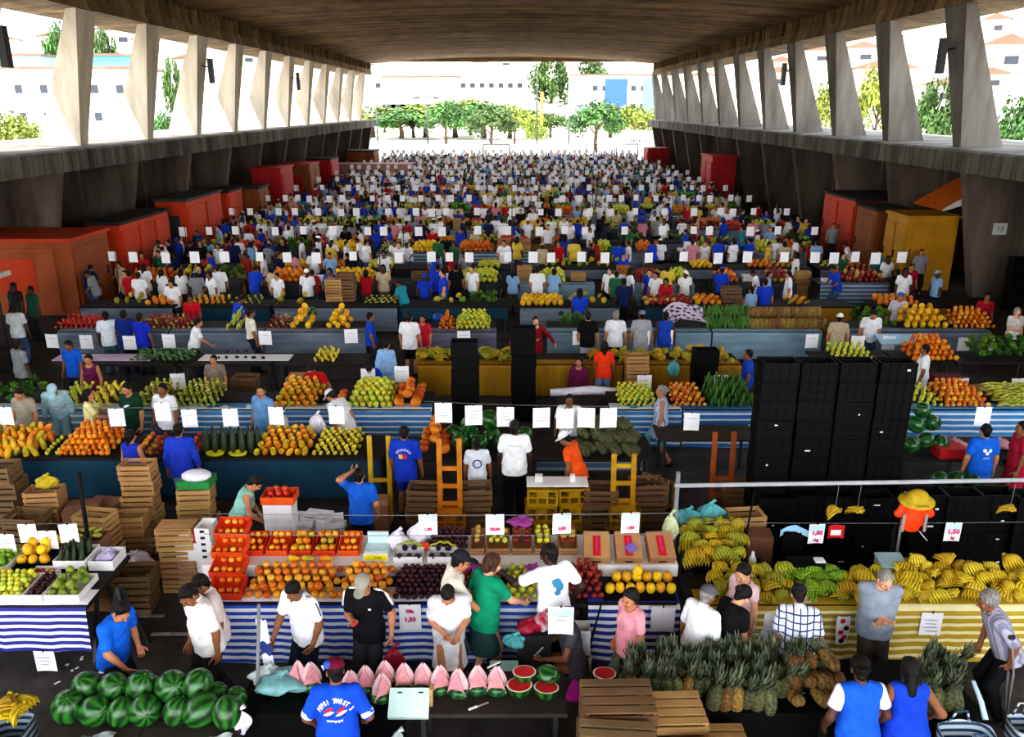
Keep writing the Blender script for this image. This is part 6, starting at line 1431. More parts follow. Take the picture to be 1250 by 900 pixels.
def sleeve_stripe(info, m, nm='sleeve_stripe', r=.018, off=.068):
    T, Rt = info['T'], info['Rt']
    for s in (-1, 1):
        a, e, wr = info['arm'][s]; d = (e - a).normalized(); u = (Rt @ Vector((s, 0, .4))); u = (u - d * u.dot(d)).normalized()
        b = MB(); b.tube([T(s * .075, -.01, 1.478), T(s * .13, -.01, 1.472), a + Rt @ Vector((-s * .015, -.005, .074)), a + u * off * .98, a.lerp(e, .3) + u * off, a.lerp(e, .58) + u * off], [r * .6, r, r, r, r, r], 6); b.obj(nm, m, info['obj'])
sleeve_stripe(i5, M_WHT); b = MB(); b.box(i5['T'](-.08, .135, 1.30), (.035, .006, .02)); b.obj('chest_patch', M_WHT, i5['obj'])
sleeve_stripe(PEOPLE[-2], pm('navy_piping', '#22344f', .8), 'piping', .007, .07)
hw = i5['world'](i5['hands'][1]); b = MB(); b.ell((0, 0, 0), (.035, .02, .025), 8); tag(b.obj('fruit_slice', M_FLESHR, loc=hw + Vector((0, -.035, .03))), 'red fruit slice in the hand of the black t shirt man', 'fruit slice')
hw = i5['world'](i5['hands'][-1]); bag('crimson carrier bag in the hand of the black t shirt man', hw + Vector((.02, -.02, -.40)), (.11, .08, .34), M_BAGR, 'carrier_bag', 'bag', 16)
ip = P('man in a blue emblem t shirt and maroon cap with his back to the camera', 408, 797, 4, lean=12, head=(18, 10), topc='#1750cf', sleeve=.86, botc='#1a49b4', hat='cap', hatc='#6b1030', skin='brown', rh=(.08, .20, -.40), lh=(.08, .22, -.42), ht=1.74, Y=6.72, fat=.03, h=.009)
# white sleeve bands, wording and round emblem on the back
M_WPR = pm('white_print', '#eef0f8', .7); M_RPR = pm('red_emblem', '#d32033', .7); M_NPR = pm('navy_emblem', '#1d2f8f', .7)
def arc_text(s, size, R, cz):
    vs0, fs0 = [], []; n = len(s)
    for i, ch in enumerate(s):
        if ch == ' ': continue
        v, f = text_mb(ch, size, bold=.003); a = (i - (n - 1) / 2) * size * .62 / R; o = len(vs0)
        for q in v: vs0.append(Vector((R * math.sin(a) + q.x * math.cos(a) + q.z * math.sin(a), 0, cz + R * math.cos(a) - R - q.x * math.sin(a) + q.z * math.cos(a))))
        fs0 += [tuple(k + o for k in g) for g in f]
    return vs0, fs0
def disc(r, c, a0=0, a1=2 * PI, n=20):
    return [Vector((c[0], 0, c[1]))] + [Vector((c[0] + r * math.cos(a0 + (a1 - a0) * i / n), 0, c[1] + r * math.sin(a0 + (a1 - a0) * i / n))) for i in range(n + 1)], [(0, i + 1, i + 2) for i in range(n)]
def swoosh(cx, cz, w, hh, n=10, up=True):
    vs = []
    for i in range(n + 1):
        u = i / n; x = cx - w / 2 + w * u; m = cz + hh * .5 * math.sin((u - .5) * 2.2); t_ = hh * .42 * math.sin(PI * u) + .001; vs += [Vector((x, 0, m - t_)), Vector((x, 0, m + t_))]
    return vs, [(2 * i, 2 * i + 2, 2 * i + 3, 2 * i + 1) for i in range(n)]
vs, fs = arc_text('PEPSI TWIST 3', .052, .16, .07); decal(ip, 'top_o', vs, fs, (0, 1.30), None, M_WPR, 'printed_wording')
for sx in (-.06, .06):
    vs, fs = swoosh(sx, .015, .10, .045); decal(ip, 'top_o', vs, fs, (0, 1.27), None, M_RPR, 'red_emblem_swoosh')
    vs, fs = swoosh(sx + .004, -.018, .11, .04); decal(ip, 'top_o', vs, fs, (0, 1.27), None, M_WPR, 'white_emblem_swoosh', push=.008)
    vs, fs = swoosh(sx + .004, -.05, .09, .03); decal(ip, 'top_o', vs, fs, (0, 1.27), None, M_NPR, 'navy_emblem_swoosh', push=.007)
vs, fs = text_mb('www.pepsi', .034, bold=.002); decal(ip, 'top_o', vs, fs, (0, 1.18), None, M_WPR, 'small_printed_line')
for s in (-1, 1):
    a, e, wr = ip['arm'][s]; f = Field([e[i] - .14 for i in range(3)], [e[i] + .14 for i in range(3)], .009); f.cap(a.lerp(e, .78), a.lerp(e, .90), .067, .067, 0); dd = (e - a).normalized(); f.clip(a.lerp(e, .94), dd); f.clip(a.lerp(e, .74), -dd); V, F = f.net(); mk('sleeve_band', np_mesh('sleeve_band', V, F, [M_WPR]), ip['obj'])
hd = ip['hd']; cpos = ip['head'] + hd @ Vector((-.075, -.055, .085)); b = MB(); b.ell(cpos, (.045, .045, .04), 10); b.obj('cap_patch', pm('blue_cap_patch', '#3a5fc0', .7), ip['obj'], label='blue patch with a pale curl on the cap'); b = MB(); b.tube([cpos + Vector((-.046, -.03, -.01)), cpos + Vector((-.05, -.035, .02)), cpos + Vector((-.035, -.045, .025)), cpos + Vector((-.03, -.05, -.02))], .005, 5); b.obj('cap_curl', M_WPR, ip['obj'])
P('man in a pale polo with dark collar and white apron reading in his hands', 545, 747, 188, lean=12, head=(-14, 34), topc='#dedde2', top='polo', collarc='#1d1b22', botc='#e8e8ee', bottom='skirt', skin='tan', rh=(-.12, .22, -.30), lh=(-.10, .24, -.32), rhp='grip', Y=7.98, hairc='dark')
P('man in a cream shirt and dark cap stretching out his hand to the fruit', 568, 667, -82, lean=10, head=(0, 14), topc='#efe9d8', top='shirt', botc='#55586a', hat='cap', hatc='#26262c', skin='tan', rh=(.02, .40, -.36), lh=(.0, .36, -.34), ht=1.80, Y=8.60, tuck=True)
i9 = P('woman in a green blouse with a shoulder bag choosing fruit', 605, 672, -48, sex='f', lean=10, head=(-10, 12), topc='#0f8f6a', botc='#2b4a4a', bottom='skirt', hairc='brown', hair='bob', rh=(.06, .42, -.30), lh=(.1, .1, -.48), fat=.03, Y=8.62, ht=1.76, skin='pale')
t = thing('handbag', 'dark shoulder bag on the hip of the woman in green', 'bag', i9['world'](Vector((-.30, -.1, .80)))); b = MB(); b.box((0, 0, .12), (.12, .30, .24), taper=.9); b.obj('bag_body', pm('dark_teal_leather', '#26403f', .5), t); b = MB(); b.tube([(.02, -.1, .22), (.1, -.06, .5), (.14, 0, .68)], .012, 6); b.obj('strap', M_BLK, t)
i10 = P('man in a white t shirt with a blue print reaching across the fruit', 668, 654, 28, lean=6, head=(30, 10), topc='#f3f4f8', botc='#24355c', skin='deep', rh=(.10, .05, -.44), lh=(.20, .42, -.12), ht=1.86, Y=8.66)
vs, fs = [], []
for (cx, cz, r_) in ((0, .05, .055), (.03, .0, .05), (.0, -.06, .035), (-.03, .07, .03)):
    v, f = disc(r_, (cx, cz)); o_ = len(vs); vs += v; fs += [tuple(k + o_ for k in g) for g in f]
decal(i10, 'top_o', vs, fs, (-.02, 1.26), None, pm('blue_shirt_print', '#3d87ad', .8), 'blue_print')
i11 = P('seated woman in dark dress and magenta skirt with a knife behind the big card', 690, 742, 96, sex='f', lean=8, topc='#4a4952', sleeve=.3, botc='#c52a97', bottom='skirt', skin='brown', rh=(.02, .34, -.30), lh=(-.02, .36, -.26), lhp='grip', rhp='grip', hair='bun', ht=1.62, Y=8.24, legs='sit')
hw = i11['world'](i11['hands'][-1]); t = thing('knife', 'white bladed knife in the hand of the woman behind the card', 'knife', hw); b = MB(); b.box((.0, 0, .10), (.022, .004, .16), M=Matrix.Rotation(.7, 3, 'Y')); b.obj('blade', MATS['steel_blade'], t); b = MB(); b.box((-.04, 0, .01), (.022, .018, .06), M=Matrix.Rotation(.7, 3, 'Y')); b.obj('handle', M_REDP, t)
t = thing('produce_bag_pile', 'crimson and white bags heaped before the woman behind the card', 'bag', (X(652, 8.45), 8.40, 0)); b = MB(); b.box((0, 0, .42), (.40, .3, .84)); b.obj('stand', M_DGREY, t)
bag('dark pink bag on the heap before the magenta shawl', (X(645, 8.35), 8.32, .85), (.15, .11, .16), M_BAGR, seed=17); bag('white and red bag on the heap before the magenta shawl', (X(662, 8.35), 8.36, .85), (.12, .1, .22), pm('red_white_plastic', '#e9dfe3', .4, .6, 6, .3, col2='#b01c3c'), seed=18); bag('teal bag hanging below the elbow of the woman in green', (X(628, 8.3), 8.22, .72), (.13, .1, .16), M_BAGT, seed=19)
t = thing('shop_scale', 'dark low scale stand beside the skirt of the woman in green', 'scale', (X(615, 8.0), 8.02, 0)); b = MB(); b.box((0, 0, .25), (.42, .3, .5)); b.obj('stand', M_DGREY, t); b = MB(); b.box((0, 0, .53), (.34, .26, .05), M=Matrix.Rotation(.2, 3, 'X')); b.obj('weighing_plate', pm('pale_teal_plate', '#a9cfcf', .35), t)
P('woman in a pink t shirt with short black hair looking left', 768, 735, 118, sex='f', head=(14, 14), topc='#e79aa6', botc='#5c6450', skin='tan', hair='bob', ht=1.60, Y=8.06, rh=(-.04, .12, -.46), fat=.02)
P('man in a white shirt and grey flat cap facing away beside the banana stall', 868, 747, -52, lean=10, head=(0, 10), topc='#eef2f6', top='shirt', botc='#2a2a30', hat='flat', hatc='#5b5b60', hairc='grey', skin='brown', ht=1.64, Y=8.12)
P('woman in a black t shirt and white apron bending over the pineapples', 914, 724, -62, sex='f', lean=20, head=(0, 24), topc='#141417', botc='#e6e4ea', bottom='skirt', skin='pale', hair='bun', rh=(-.05, .30, -.36), lh=(-.05, .28, -.36), fat=.05, ht=1.66, Y=8.18, sleeve=.5)
P('woman in a pale pink top standing behind the black t shirt woman', 906, 706, 118, sex='f', head=(10, 20), topc='#e8c6ce', sleeve=.3, botc='#4a3a44', skin='pale', hair='pony', Y=8.52, ht=1.64)
P('man in a blue checked shirt and dark cap bending with his back turned', 975, 740, -12, lean=22, head=(0, 24), topc='#dfe6f4', topmat=M_PLAID, botc='#33384a', hat='cap', hatc='#22242c', skin='tan', Y=8.22, ht=1.68, top='shirt')
P('grey haired man in a grey t shirt with folded arms', 1085, 727, 168, lean=5, head=(16, 24), topc='#8d97a6', botc='#4a4440', hairc='grey', skin='pale', fat=.035, rh=(-.22, .20, -.26), lh=(-.20, .24, -.28), ht=1.74, Y=8.22, sleeve=.8)
i17 = P('man in a grey checked shirt leaning on a crutch at the right edge', 1204, 737, 82, lean=26, head=(0, -8), topc='#a9a6b6', topmat=M_STRIPE, top='shirt', sleeve=.85, botc='#15161c', hairc='grey', skin='brown', hair='afro', lh=(.02, .06, -.5), rh=(.0, .22, -.46), rhp='grip', lhp='grip', ht=1.72, Y=7.95)
hw = i17['world'](i17['hands'][-1]); t = thing('crutch', 'grey metal forearm crutch under the arm of the leaning man', 'crutch', (hw.x + .02, hw.y - .03, 0))
for s in (-1, 1): b = MB(); b.tube([(.06, s * .012, .03), (0, s * .05, hw.z), (-.10, s * .05, hw.z + .46)], .013, 8); b.obj('shaft', M_STEEL, t)
b = MB(); b.tube([(0, -.05, hw.z), (0, .05, hw.z)], .016, 8); b.obj('hand_grip', M_DGREY, t); b = MB(); b.box((-.11, 0, hw.z + .48), (.06, .14, .04)); b.obj('arm_pad', M_DGREY, t); b = MB(); b.lathe([(.02, 0), (.02, .05), (0, .06)], 8, (.06, 0, 0)); b.obj('rubber_foot', M_DGREY, t)
P('man in a blue vest over white sleeves with his back to the camera', 1050, 796, 2, lean=9, head=(-8, 12), topc='#1e5fd6', top='vest', botc='#5f7ea6', hat='backcap', hatc='#1d1512', skin='dark', rh=(.06, .16, -.46), lh=(.08, .14, -.46), ht=1.74, Y=6.74, fat=.03, h=.009, hem=.70)
def sleeves(info, c, up=.66, nm='white_sleeve'):
    for s in (-1, 1):
        a, e, wr = info['arm'][s]; f = Field([min(a[i], e[i]) - .1 for i in range(3)], [max(a[i], e[i]) + .1 for i in range(3)], .01); f.cap(a - (a - e).normalized() * .0, a.lerp(e, up), .062, .068, 0); f.clip(a.lerp(e, up), (e - a).normalized()); V, F = f.net(); mk(nm, np_mesh(nm, V, F, [M_CLOTH]), info['obj'], color=srgb(c))
sleeves(PEOPLE[-1], '#e9e9f2')
P('woman in a blue tank top and jeans with her back to the camera', 1112, 797, -4, sex='f', lean=8, head=(-10, 10), topc='#1a45c4', top='tank', botc='#7fa6cf', skin='brown', hair='long', rh=(.16, .18, -.38), lh=(.06, .16, -.46), ht=1.70, Y=6.76, fat=.06, h=.009, hem=.86)
b = MB(); b.box((0, 0, .2), (.36, .32, .40)); tag(b.obj('stool', M_TABLE2, loc=(i11['root'].x, i11['root'].y, 0)), 'dark box stool under the seated woman behind the big card', 'stool')
# sellers behind the first row
P('woman in a pale teal tank top bending over behind the orange trays', 319, 606, -78, sex='f', lean=22, head=(0, 30), topc='#8fc5b8', top='tank', botc='#4c4a50', skin='tan', rh=(-.05, .34, -.36), lh=(-.05, .32, -.38), ht=1.68, Y=11.1, hair='short')
P('seller in a blue shirt with one hand behind the head, back to the camera', 438, 606, -6, topc='#1f62c8', botc='#22242c', skin='tan', lh=(-.06, .02, .24), rh=(.05, .1, -.5), Y=11.2, ht=1.66)

# ================================================================== seller space behind the first row: crates and cartons
def cpile(items):
    for k, px, yy, n, where, rz_ in items: stack(k, X(px, yy, .5), yy, n, where, rz=rz_)
cpile([('wood', 60, 11.7, 4, 'in the pile under the yellow mesh bag', .05), ('oldwood', 38, 11.2, 3, 'at the left end of the crate pile', -.1), ('wood', 176, 12.1, 5, 'in the tall pale pile left of the man in jeans', .02), ('wood', 160, 11.4, 3, 'in the low pile before the tall pale pile', .12), ('wood', 124, 10.9, 4, 'in the pile right of the leaning black pole', -.1),
       ('wood', 243, 11.8, 4, 'in the pale pile under the green white carton', .03), ('woodlow', 222, 10.6, 6, 'in the flat pile behind the white red boxes', .05), ('oldwood', 8, 12.4, 4, 'in the dark pile at the left frame edge', 0), ('oldwood', 163, 10.1, 2, 'alone in the gap between the two striped stalls', .1),
       ('oldwood', 208, 11.2, 2, 'in the dark pile left of the flat crates', 0)])
for px, yy, d, z, rz_, lab, m in ((102, 11.6, (.5, .42, .26), 0, .15, 'lowest of the three brown cartons by the black pole', M_CARDD), (102, 11.6, (.5, .42, .26), .27, .12, 'middle of the three brown cartons by the black pole', M_CARDD), (102, 11.62, (.5, .44, .28), .54, .2, 'top of the three brown cartons by the black pole', M_CARDD),
                               (128, 11.9, (.5, .4, .34), 0, -.2, 'lower big carton right of the three brown cartons', M_CARD), (128, 11.9, (.52, .42, .38), .35, -.15, 'upper big carton right of the three brown cartons', M_CARDD), (455, 12.3, (.55, .42, .55), 0, .1, 'open brown carton behind the seller in blue', M_CARD), (156, 10.75, (.55, .4, .3), .0, .1, 'carton with papers right of the pale crates', M_CARDD)):
    carton((X(px, yy, z + .2), yy, z), d, rz_, lab, m)
bag('yellow mesh bag of fruit on the crate pile at the left', (X(60, 11.7), 11.7, 1.09), (.17, .13, .2), pm('yellow_mesh', '#cdb62c', .7, .4, 14, .4), 'mesh_bag', 'bag', 20)
bag('white paper wrapping on the carton right of the pale crates', (X(158, 10.7), 10.72, .32), (.26, .16, .18), M_BAGW, 'paper_wrap', 'paper', 21)
t = thing('carton_lid', 'green edged white carton on the pale crate pile', 'box', (X(243, 11.8), 11.8, 1.09)); b = MB(); b.box((0, 0, .06), (.5, .36, .12)); b.obj('green_side', M_GREENP, t); b = MB(); b.ell((0, 0, .16), (.24, .17, .09), 12); b.obj('white_filling', M_BAGW, t)
# white trays stacked in columns and a white heap
for i in range(9): tag(mk('white_tray', crate_mesh('tray'), loc=(X(343, 11.0), 11.02, i * .101 + .3), rz=RND.uniform(-.04, .04)), 'white card tray number %s in the tall white column behind the orange trays' % ORD[i], 'tray')
b = MB(); b.box((0, 0, .15), (.46, .36, .3)); tag(b.obj('wooden_box', M_WOODD, loc=(X(343, 11.0), 11.02, 0)), 'dark box under the tall white tray column', 'box')
mk_o = mk('orange_tray', ot, loc=(X(344, 11.0), 11.02, 1.22), sc=(1.15, 1.1, 1)); tag(mk_o, 'white and red tray of tomatoes on top of the tall white column', 'tray')
heap('tomato', X(328, 11.0), X(360, 11.0), 10.88, 11.16, 1.25, 1.28, 'red tomato on top of the tall white column', 'tomatoes on the white column', layers=2, sp=.08)
for c_, (px, yy, n) in enumerate(((253, 10.5, 11), (232, 10.62, 8))):
    for i in range(n): tag(mk('white_tray', crate_mesh('tray'), loc=(X(px, yy), yy, i * .101), rz=RND.uniform(-.05, .05), sc=(.5 if c_ == 0 else .85, 1, 1)), 'white tray, %s in the %s at the centre stall left end' % (ORD[i], ['narrow printed column', 'wide red printed stack'][c_]), 'tray')
    for i in range(n):
        if c_ == 0: b = MB(); b.box((0, 0, 0), (.06, .01, .035)); tag(b.obj('printed_mark', M_INK, loc=(X(px, yy), yy - .166, i * .101 + .055)), 'black printed mark on the narrow white column, %s from the floor' % ORD[i], 'print')
b = MB(); b.box((0, 0, .09), (.36, .3, .18)); o = b.obj('fruit_box', M_REDP, loc=(X(232, 10.62), 10.62, .81)); tag(o, 'red and white fruit box on the wide white stack', 'box'); b = MB(); b.box((0, -.155, .09), (.2, .01, .09)); b.obj('white_print', M_WHT, o)
for i in range(5):
    for j in range(3): tag(mk('white_tray', crate_mesh('tray'), loc=(X(368 + 17 * j, 11.2), 11.2 + .1 * (j % 2), i * .101 + .35 - .02 * j), rz=RND.uniform(-.3, .3)), 'loose white tray in the heap right of the white column, %s in pile %s' % (ORD[i], ['left', 'middle', 'right'][j]), 'tray')
for j in range(3): b = MB(); b.box((0, 0, .165), (.38, .3, .33)); tag(b.obj('wooden_box', M_WOODD, loc=(X(368 + 17 * j, 11.2), 11.2 + .1 * (j % 2), 0)), 'dark box under the loose white trays, %s one' % ['left', 'middle', 'right'][j], 'box')
# yellow, orange and old crates behind the pink price cards
cpile([('yellow', 660, 12.2, 3, 'in the left column behind the orange shirt man', 0), ('yellow', 701, 12.2, 3, 'in the right column behind the orange shirt man', 0), ('orange', 549, 11.9, 2, 'under the orange hand truck', 0), ('yellow', 761, 12.0, 2, 'under the yellow hand truck', 0),
       ('oldwood', 520, 12.2, 3, 'left of the orange crates', 0), ('oldwood', 579, 12.2, 3, 'right of the orange crates', .05), ('oldwood', 732, 12.2, 3, 'between the yellow crates and the yellow hand truck', 0), ('oldwood', 790, 12.4, 3, 'right of the yellow hand truck', .1), ('oldwood', 900, 12.9, 2, 'left of the black crate wall', 0)])
def hand_truck(label, px, yy, z, m, h=.95):
    t = thing('hand_truck', label, 'hand truck', (X(px, yy, z + .4), yy, z)); Mx = Matrix.Rotation(-.06, 3, 'X')
    for s in (-1, 1): b = MB(); b.bar(Mx @ Vector((s * .16, 0, 0)), Mx @ Vector((s * .16, 0, h)), .08, .05); b.obj('rail', m, t)
    for k in range(3): b = MB(); b.bar(Mx @ Vector((-.16, .0, .1 + k * .3)), Mx @ Vector((.16, .0, .1 + k * .3)), .04, .07); b.obj('crossbar', m, t)
    b = MB(); b.box((0, -.12, .02), (.4, .24, .03)); b.obj('toe_plate', m, t); return t
hand_truck('orange hand truck standing on orange crates left of the boy in white', 549, 11.9, .61, M_ORP, 1.2); hand_truck('yellow hand truck standing on yellow crates right of the orange shirt man', 761, 12.0, .61, M_YEL, .9); hand_truck('rust orange hand truck left of the black crate wall', 880, 12.8, .0, pm('rust_orange', '#a3501a', .7, .3, 5), 1.55)
hand_truck('narrow yellow hand truck left of the man with the flag emblem', 465, 12.75, .0, M_YEL, 1.5)
b = MB(); b.box((0, 0, .04), (1.0, .34, .03)); b.box((-.3, 0, .1), (.12, .1, .12)); b.box((.25, 0, .1), (.08, .08, .14)); o = b.obj('packing_board', M_WHT, loc=(X(680, 12.2), 12.2, .91)); tag(o, 'white board with bottles on top of the yellow crates', 'board')
t = thing('slatted_rack', 'slanting pale slatted rack left of the grey pipe post', 'rack', (X(810, 12.9), 12.9, 0), .5)
for i in range(5): b = MB(); b.box((-.3 + .14 * i, 0, .55 - .07 * i), (.05, .03, .55)); b.obj('slat', M_WOOD, t)
for z in (.3, .75): b = MB(); b.bar((-.4, .03, z + .1), (.4, .03, z - .3), .05); b.obj('rail', M_WOODD, t)
bag('pale green rag tied on the grey pipe post', (X(815, 10.0), 9.98, 1.1), (.1, .08, .42), pm('pale_green_cloth', '#c3cba2', .8, .3, 8, .3), 'rag', 'rag', 22)
bag('dry green sheaf standing between the white columns', (X(272, 10.6), 10.55, .45), (.14, .1, .6), pm('dry_straw', '#a59b62', .8, .5, 12, .5, stretch=(4, 4, .5)), 'sheaf', 'sheaf', 23); b = MB(); b.box((0, 0, .22), (.34, .3, .44)); tag(b.obj('wooden_box', M_WOODD, loc=(X(272, 10.6), 10.55, 0)), 'dark box under the dry green sheaf', 'box')
# ================================================================== second row: table backs, third row etc. placed from what the photo shows
M = dict(h=.017)
YB = 13.2
table(X(18, YB), X(240, YB), YB, 14.25, .92, 'long table with teal back board under the orange heap at the left', skirt=(M_TEAL, .15, -1)); table(X(245, YB), X(466, YB), YB, 14.25, .92, 'long table with teal back board under the dark zucchini row', skirt=(M_TEAL, .15, -1))
table(X(486, YB), X(640, YB), YB, 14.25, .90, 'low dark table under the yellow pumpkins and watermelons', M_TABLE); table(X(645, YB), X(800, YB), YB, 14.25, .90, 'dark table under the dark pineapple pile', M_TABLE, skirt=(M_GRYST, .2, 1)); table(X(1098, YB), X(1300, YB), YB, 14.25, .9, 'dark table right of the black crate wall', M_TABLE)
table(X(800, 14.6), X(918, 14.6), 14.15, 14.9, .88, 'bare dark table right of the striped tank top woman', M_TABLE2)
def rowheap(kind, pa, pb, y0, y1, z, label, rise=.08, **kw): heap(kind, X(pa, (y0 + y1) / 2), X(pb, (y0 + y1) / 2), y0, y1, z, z + rise, label, label.split(' in ')[-1] if ' in ' in label else label, **kw)
rowheap('papaya', -30, 60, 13.25, 14.1, .92, 'orange papaya in the far left heap of the second row', layers=2, sp=.14); rowheap('guava', 64, 84, 13.25, 13.9, .92, 'small greenish fruit in the little tray beside the far left heap', sp=.1)
rowheap('orange', 84, 148, 13.25, 14.1, .92, 'bright orange tangerine in the big heap left of the blue apron woman', layers=4, sp=.105, sc=1.1); rowheap('orange', 172, 192, 13.25, 13.9, .92, 'orange in the small heap between the two people in blue', layers=2, sp=.11)
rowheap('apple', 190, 205, 13.25, 13.9, .92, 'mixed fruit in the heap beside the man in jeans', layers=2, sp=.11); rowheap('tomato', 232, 248, 13.25, 13.9, .92, 'red tomato in the heap right of the man in jeans', layers=3, sp=.1)
for i in range(12):
    KINDS['zucchini'].put((X(257 + 5.4 * i, 13.6), 13.45 + .12 * (i % 2), 1.14), (rad(-8), RND.uniform(-.05, .05), 0), 1.75, 'tall dark green gourd standing upright in the row below the light blue polo', 'upright dark gourds', i % 2)
for px in (262, 290): b = MB(); b.lathe([(0, 0), (.12, 0), (.14, .05), (.13, .05), (.11, .012), (0, .012)], 16); tag(b.obj('yellow_bowl', pm('yellow_bowl_plastic', '#d6d41f', .4), loc=(X(px, 13.3), 13.34, .93), sc=(1.2, .8, 1)), 'shallow yellow bowl %s of the dark gourds' % ('at the left' if px == 262 else 'at the foot'), 'bowl')
rowheap('papaya', 316, 384, 13.25, 14.1, .92, 'ripe orange papaya in the slanting heap right of the gourds', layers=2, sp=.14, tilt=(.8, .3, .2)); rowheap('star_fruit', 386, 444, 13.25, 14.1, .92, 'yellow green fruit in the heap at the right end of the teal table', layers=2, sp=.11, tilt=(.8, .3, .2))
rowheap('pumpkin', 514, 550, 13.3, 14.15, .92, 'yellow orange pumpkin in the pile right of the flag emblem man', layers=3, sp=.18, sc=.9)
for i, (px, yy, z, s) in enumerate(((562, 13.6, 1.08, 1), (585, 13.5, 1.08, .9), (600, 13.8, 1.08, 1), (575, 13.9, 1.08, 1), (555, 14.0, 1.08, .9), (598, 13.9, 1.36, 1.15), (572, 13.75, 1.34, .9), (640, 13.9, 1.08, .9), (612, 13.6, 1.08, .8))):
    KINDS['watermelon'].put((X(px, yy, z), yy, z), (.9, .4, i), s * 1.1, 'striped watermelon in the pile behind the boy in white, %s' % ['front left', 'front middle', 'front right', 'rear middle', 'rear left', 'big one on top', 'smaller one on top', 'beside the white t shirt man', 'lowest near the t shirt man'][i], None, 0)
for i in range(46):
    L = i // 18; px = 706 + RND.uniform(0, 68) ; yy = 13.4 + .22 * L + RND.uniform(0, .3); KINDS['pineapple'].put((X(px, yy), yy, 1.0 + .13 * L), (rad(-70) + RND.uniform(-.2, .2), RND.uniform(-.2, .2), RND.uniform(.2, .8)), 1.25, 'dark pineapple lying in the big pile right of the orange shirt man', 'dark pineapple pile', 2)
for i, (px, yy, z, s) in enumerate(((1112, 13.4, 1.08, 1), (1130, 13.6, 1.08, 1.05), (1148, 13.5, 1.08, 1), (1118, 13.7, 1.36, 1), (1138, 13.8, 1.36, 1), (1126, 13.8, 1.6, .95))): KINDS['watermelon'].put((X(px, yy, z), yy, z), (1.1, .4, i * 1.3), s, 'dark green watermelon in the stack right of the black crate wall, %s' % ['front left', 'front middle', 'front right', 'second layer left', 'second layer right', 'topmost'][i], None, 1)
table(X(1112, 12.6), X(1215, 12.6), 12.45, 13.0, .55, 'low shelf with three dark watermelons below the stack', M_TABLE2)
for i, px in enumerate((1149, 1169, 1190)): KINDS['watermelon'].put((X(px, 12.7), 12.72, .73), (.5, .2, i), 1.0, 'dark watermelon on the low shelf, %s of three' % ['leftmost', 'middle', 'rightmost'][i], None, 1)
for i, (px, lab) in enumerate(((1160, 'pale pink cut fruit pile left of the blue t shirt man'), (1215, 'pale pink cut fruit pile right of the blue t shirt man'))): bag(lab, (X(px, 13.7), 13.7, .91), (.3, .2, .16), pm('pink_cut_fruit', '#d59aa4', .6, .5, 5, .3), 'cut_fruit_pile', 'cut fruit', 30 + i)
b = MB(); b.box((0, 0, .09), (.5, .3, .18)); tag(b.obj('red_box', M_REDP, loc=(X(1160, 13.3), 13.36, .9), rz=.05), 'red and brown box in front of the dark green watermelons', 'box')
# front cloths of the second row
YS = 15.56
for pa, pb, m, lab in ((-20, 66, M_GRYST, 'grey blue striped cloth at the far left of the second row'), (70, 190, M_GRYST, 'grey striped cloth behind the yellow blouse woman'), (193, 345, M_SKYST, 'sky blue striped cloth behind the light blue polo man'), (347, 527, M_SKYST, 'sky blue striped cloth ending at the gap'), (745, 832, stripes('bright_sky_stripes', '#dfe9f2', '#2f83c6', 8.5, .64), 'bright blue striped cloth left of the tank top woman'), (834, 918, stripes('bright_sky_stripes2', '#dfe9f2', '#2a78bd', 8.0, .68), 'bright blue striped cloth left of the black crate wall'), (1104, 1300, stripes('bright_sky_stripes3', '#dfe9f2', '#3a8ccc', 8.0, .64), 'bright blue striped cloth behind the blue t shirt man')):
    skirt_cloth(X(pa, YS), X(pb, YS), YS, .14, .95, m, lab, seed=pa); table(X(pa, YS) + .02, X(pb, YS) - .02, YS, 16.7, .94, 'market table under the %s' % lab)
rowheap('lettuce', -20, 10, 15.6, 16.5, .95, 'dark red greens in the far left of the second row front', sp=.2); rowheap('lettuce', 18, 48, 15.6, 16.5, .95, 'pale green cabbage in the heap at the left of the second row front', layers=2, sp=.2)
rowheap('guava', 76, 112, 15.6, 16.6, .95, 'mixed green and yellow fruit in the heap behind the yellow blouse woman', layers=2, sp=.13); rowheap('star_fruit', 113, 150, 15.6, 16.6, .95, 'yellow and red fruit in the heap left of the dark green shirt', layers=2, sp=.13)
rowheap('corn_cob', 172, 216, 15.6, 16.6, .95, 'green corn cob in the heap left of the white bag person', layers=3, sp=.12, tilt=(1.1, 0, .5)); rowheap('corn_cob', 218, 274, 15.6, 16.6, .95, 'yellow green corn cob in the heap left of the light blue polo', layers=3, sp=.12, tilt=(1.1, 0, .5))
rowheap('papaya', 340, 393, 15.6, 16.6, .95, 'orange papaya in the heap left of the stooping white shirt man', layers=3, sp=.14, tilt=(1.0, 0, .6)); rowheap('pumpkin', 413, 426, 15.6, 16.2, .95, 'orange squash in the small pile right of the stooping man', sp=.2)
rowheap('guava', 428, 484, 15.6, 16.6, .95, 'green yellow melon in the heap left of the orange squashes', layers=3, sp=.13, sc=1.5); rowheap('pumpkin', 485, 517, 15.6, 16.6, .95, 'striped orange squash in the heap at the end of the second row front', layers=2, sp=.19)
rowheap('guava', 750, 800, 15.6, 16.6, .95, 'pale yellow fruit in the heap left of the tank top woman', layers=2, sp=.12); rowheap('persimmon', 815, 858, 15.6, 16.6, .95, 'pale brown onion in the heap right of the tank top woman', layers=2, sp=.12, sc=.9); rowheap('cucumber', 858, 916, 15.6, 16.7, .95, 'dark green bundle in the heap left of the black crate wall', layers=3, sp=.13, up=True, sc=1.2)
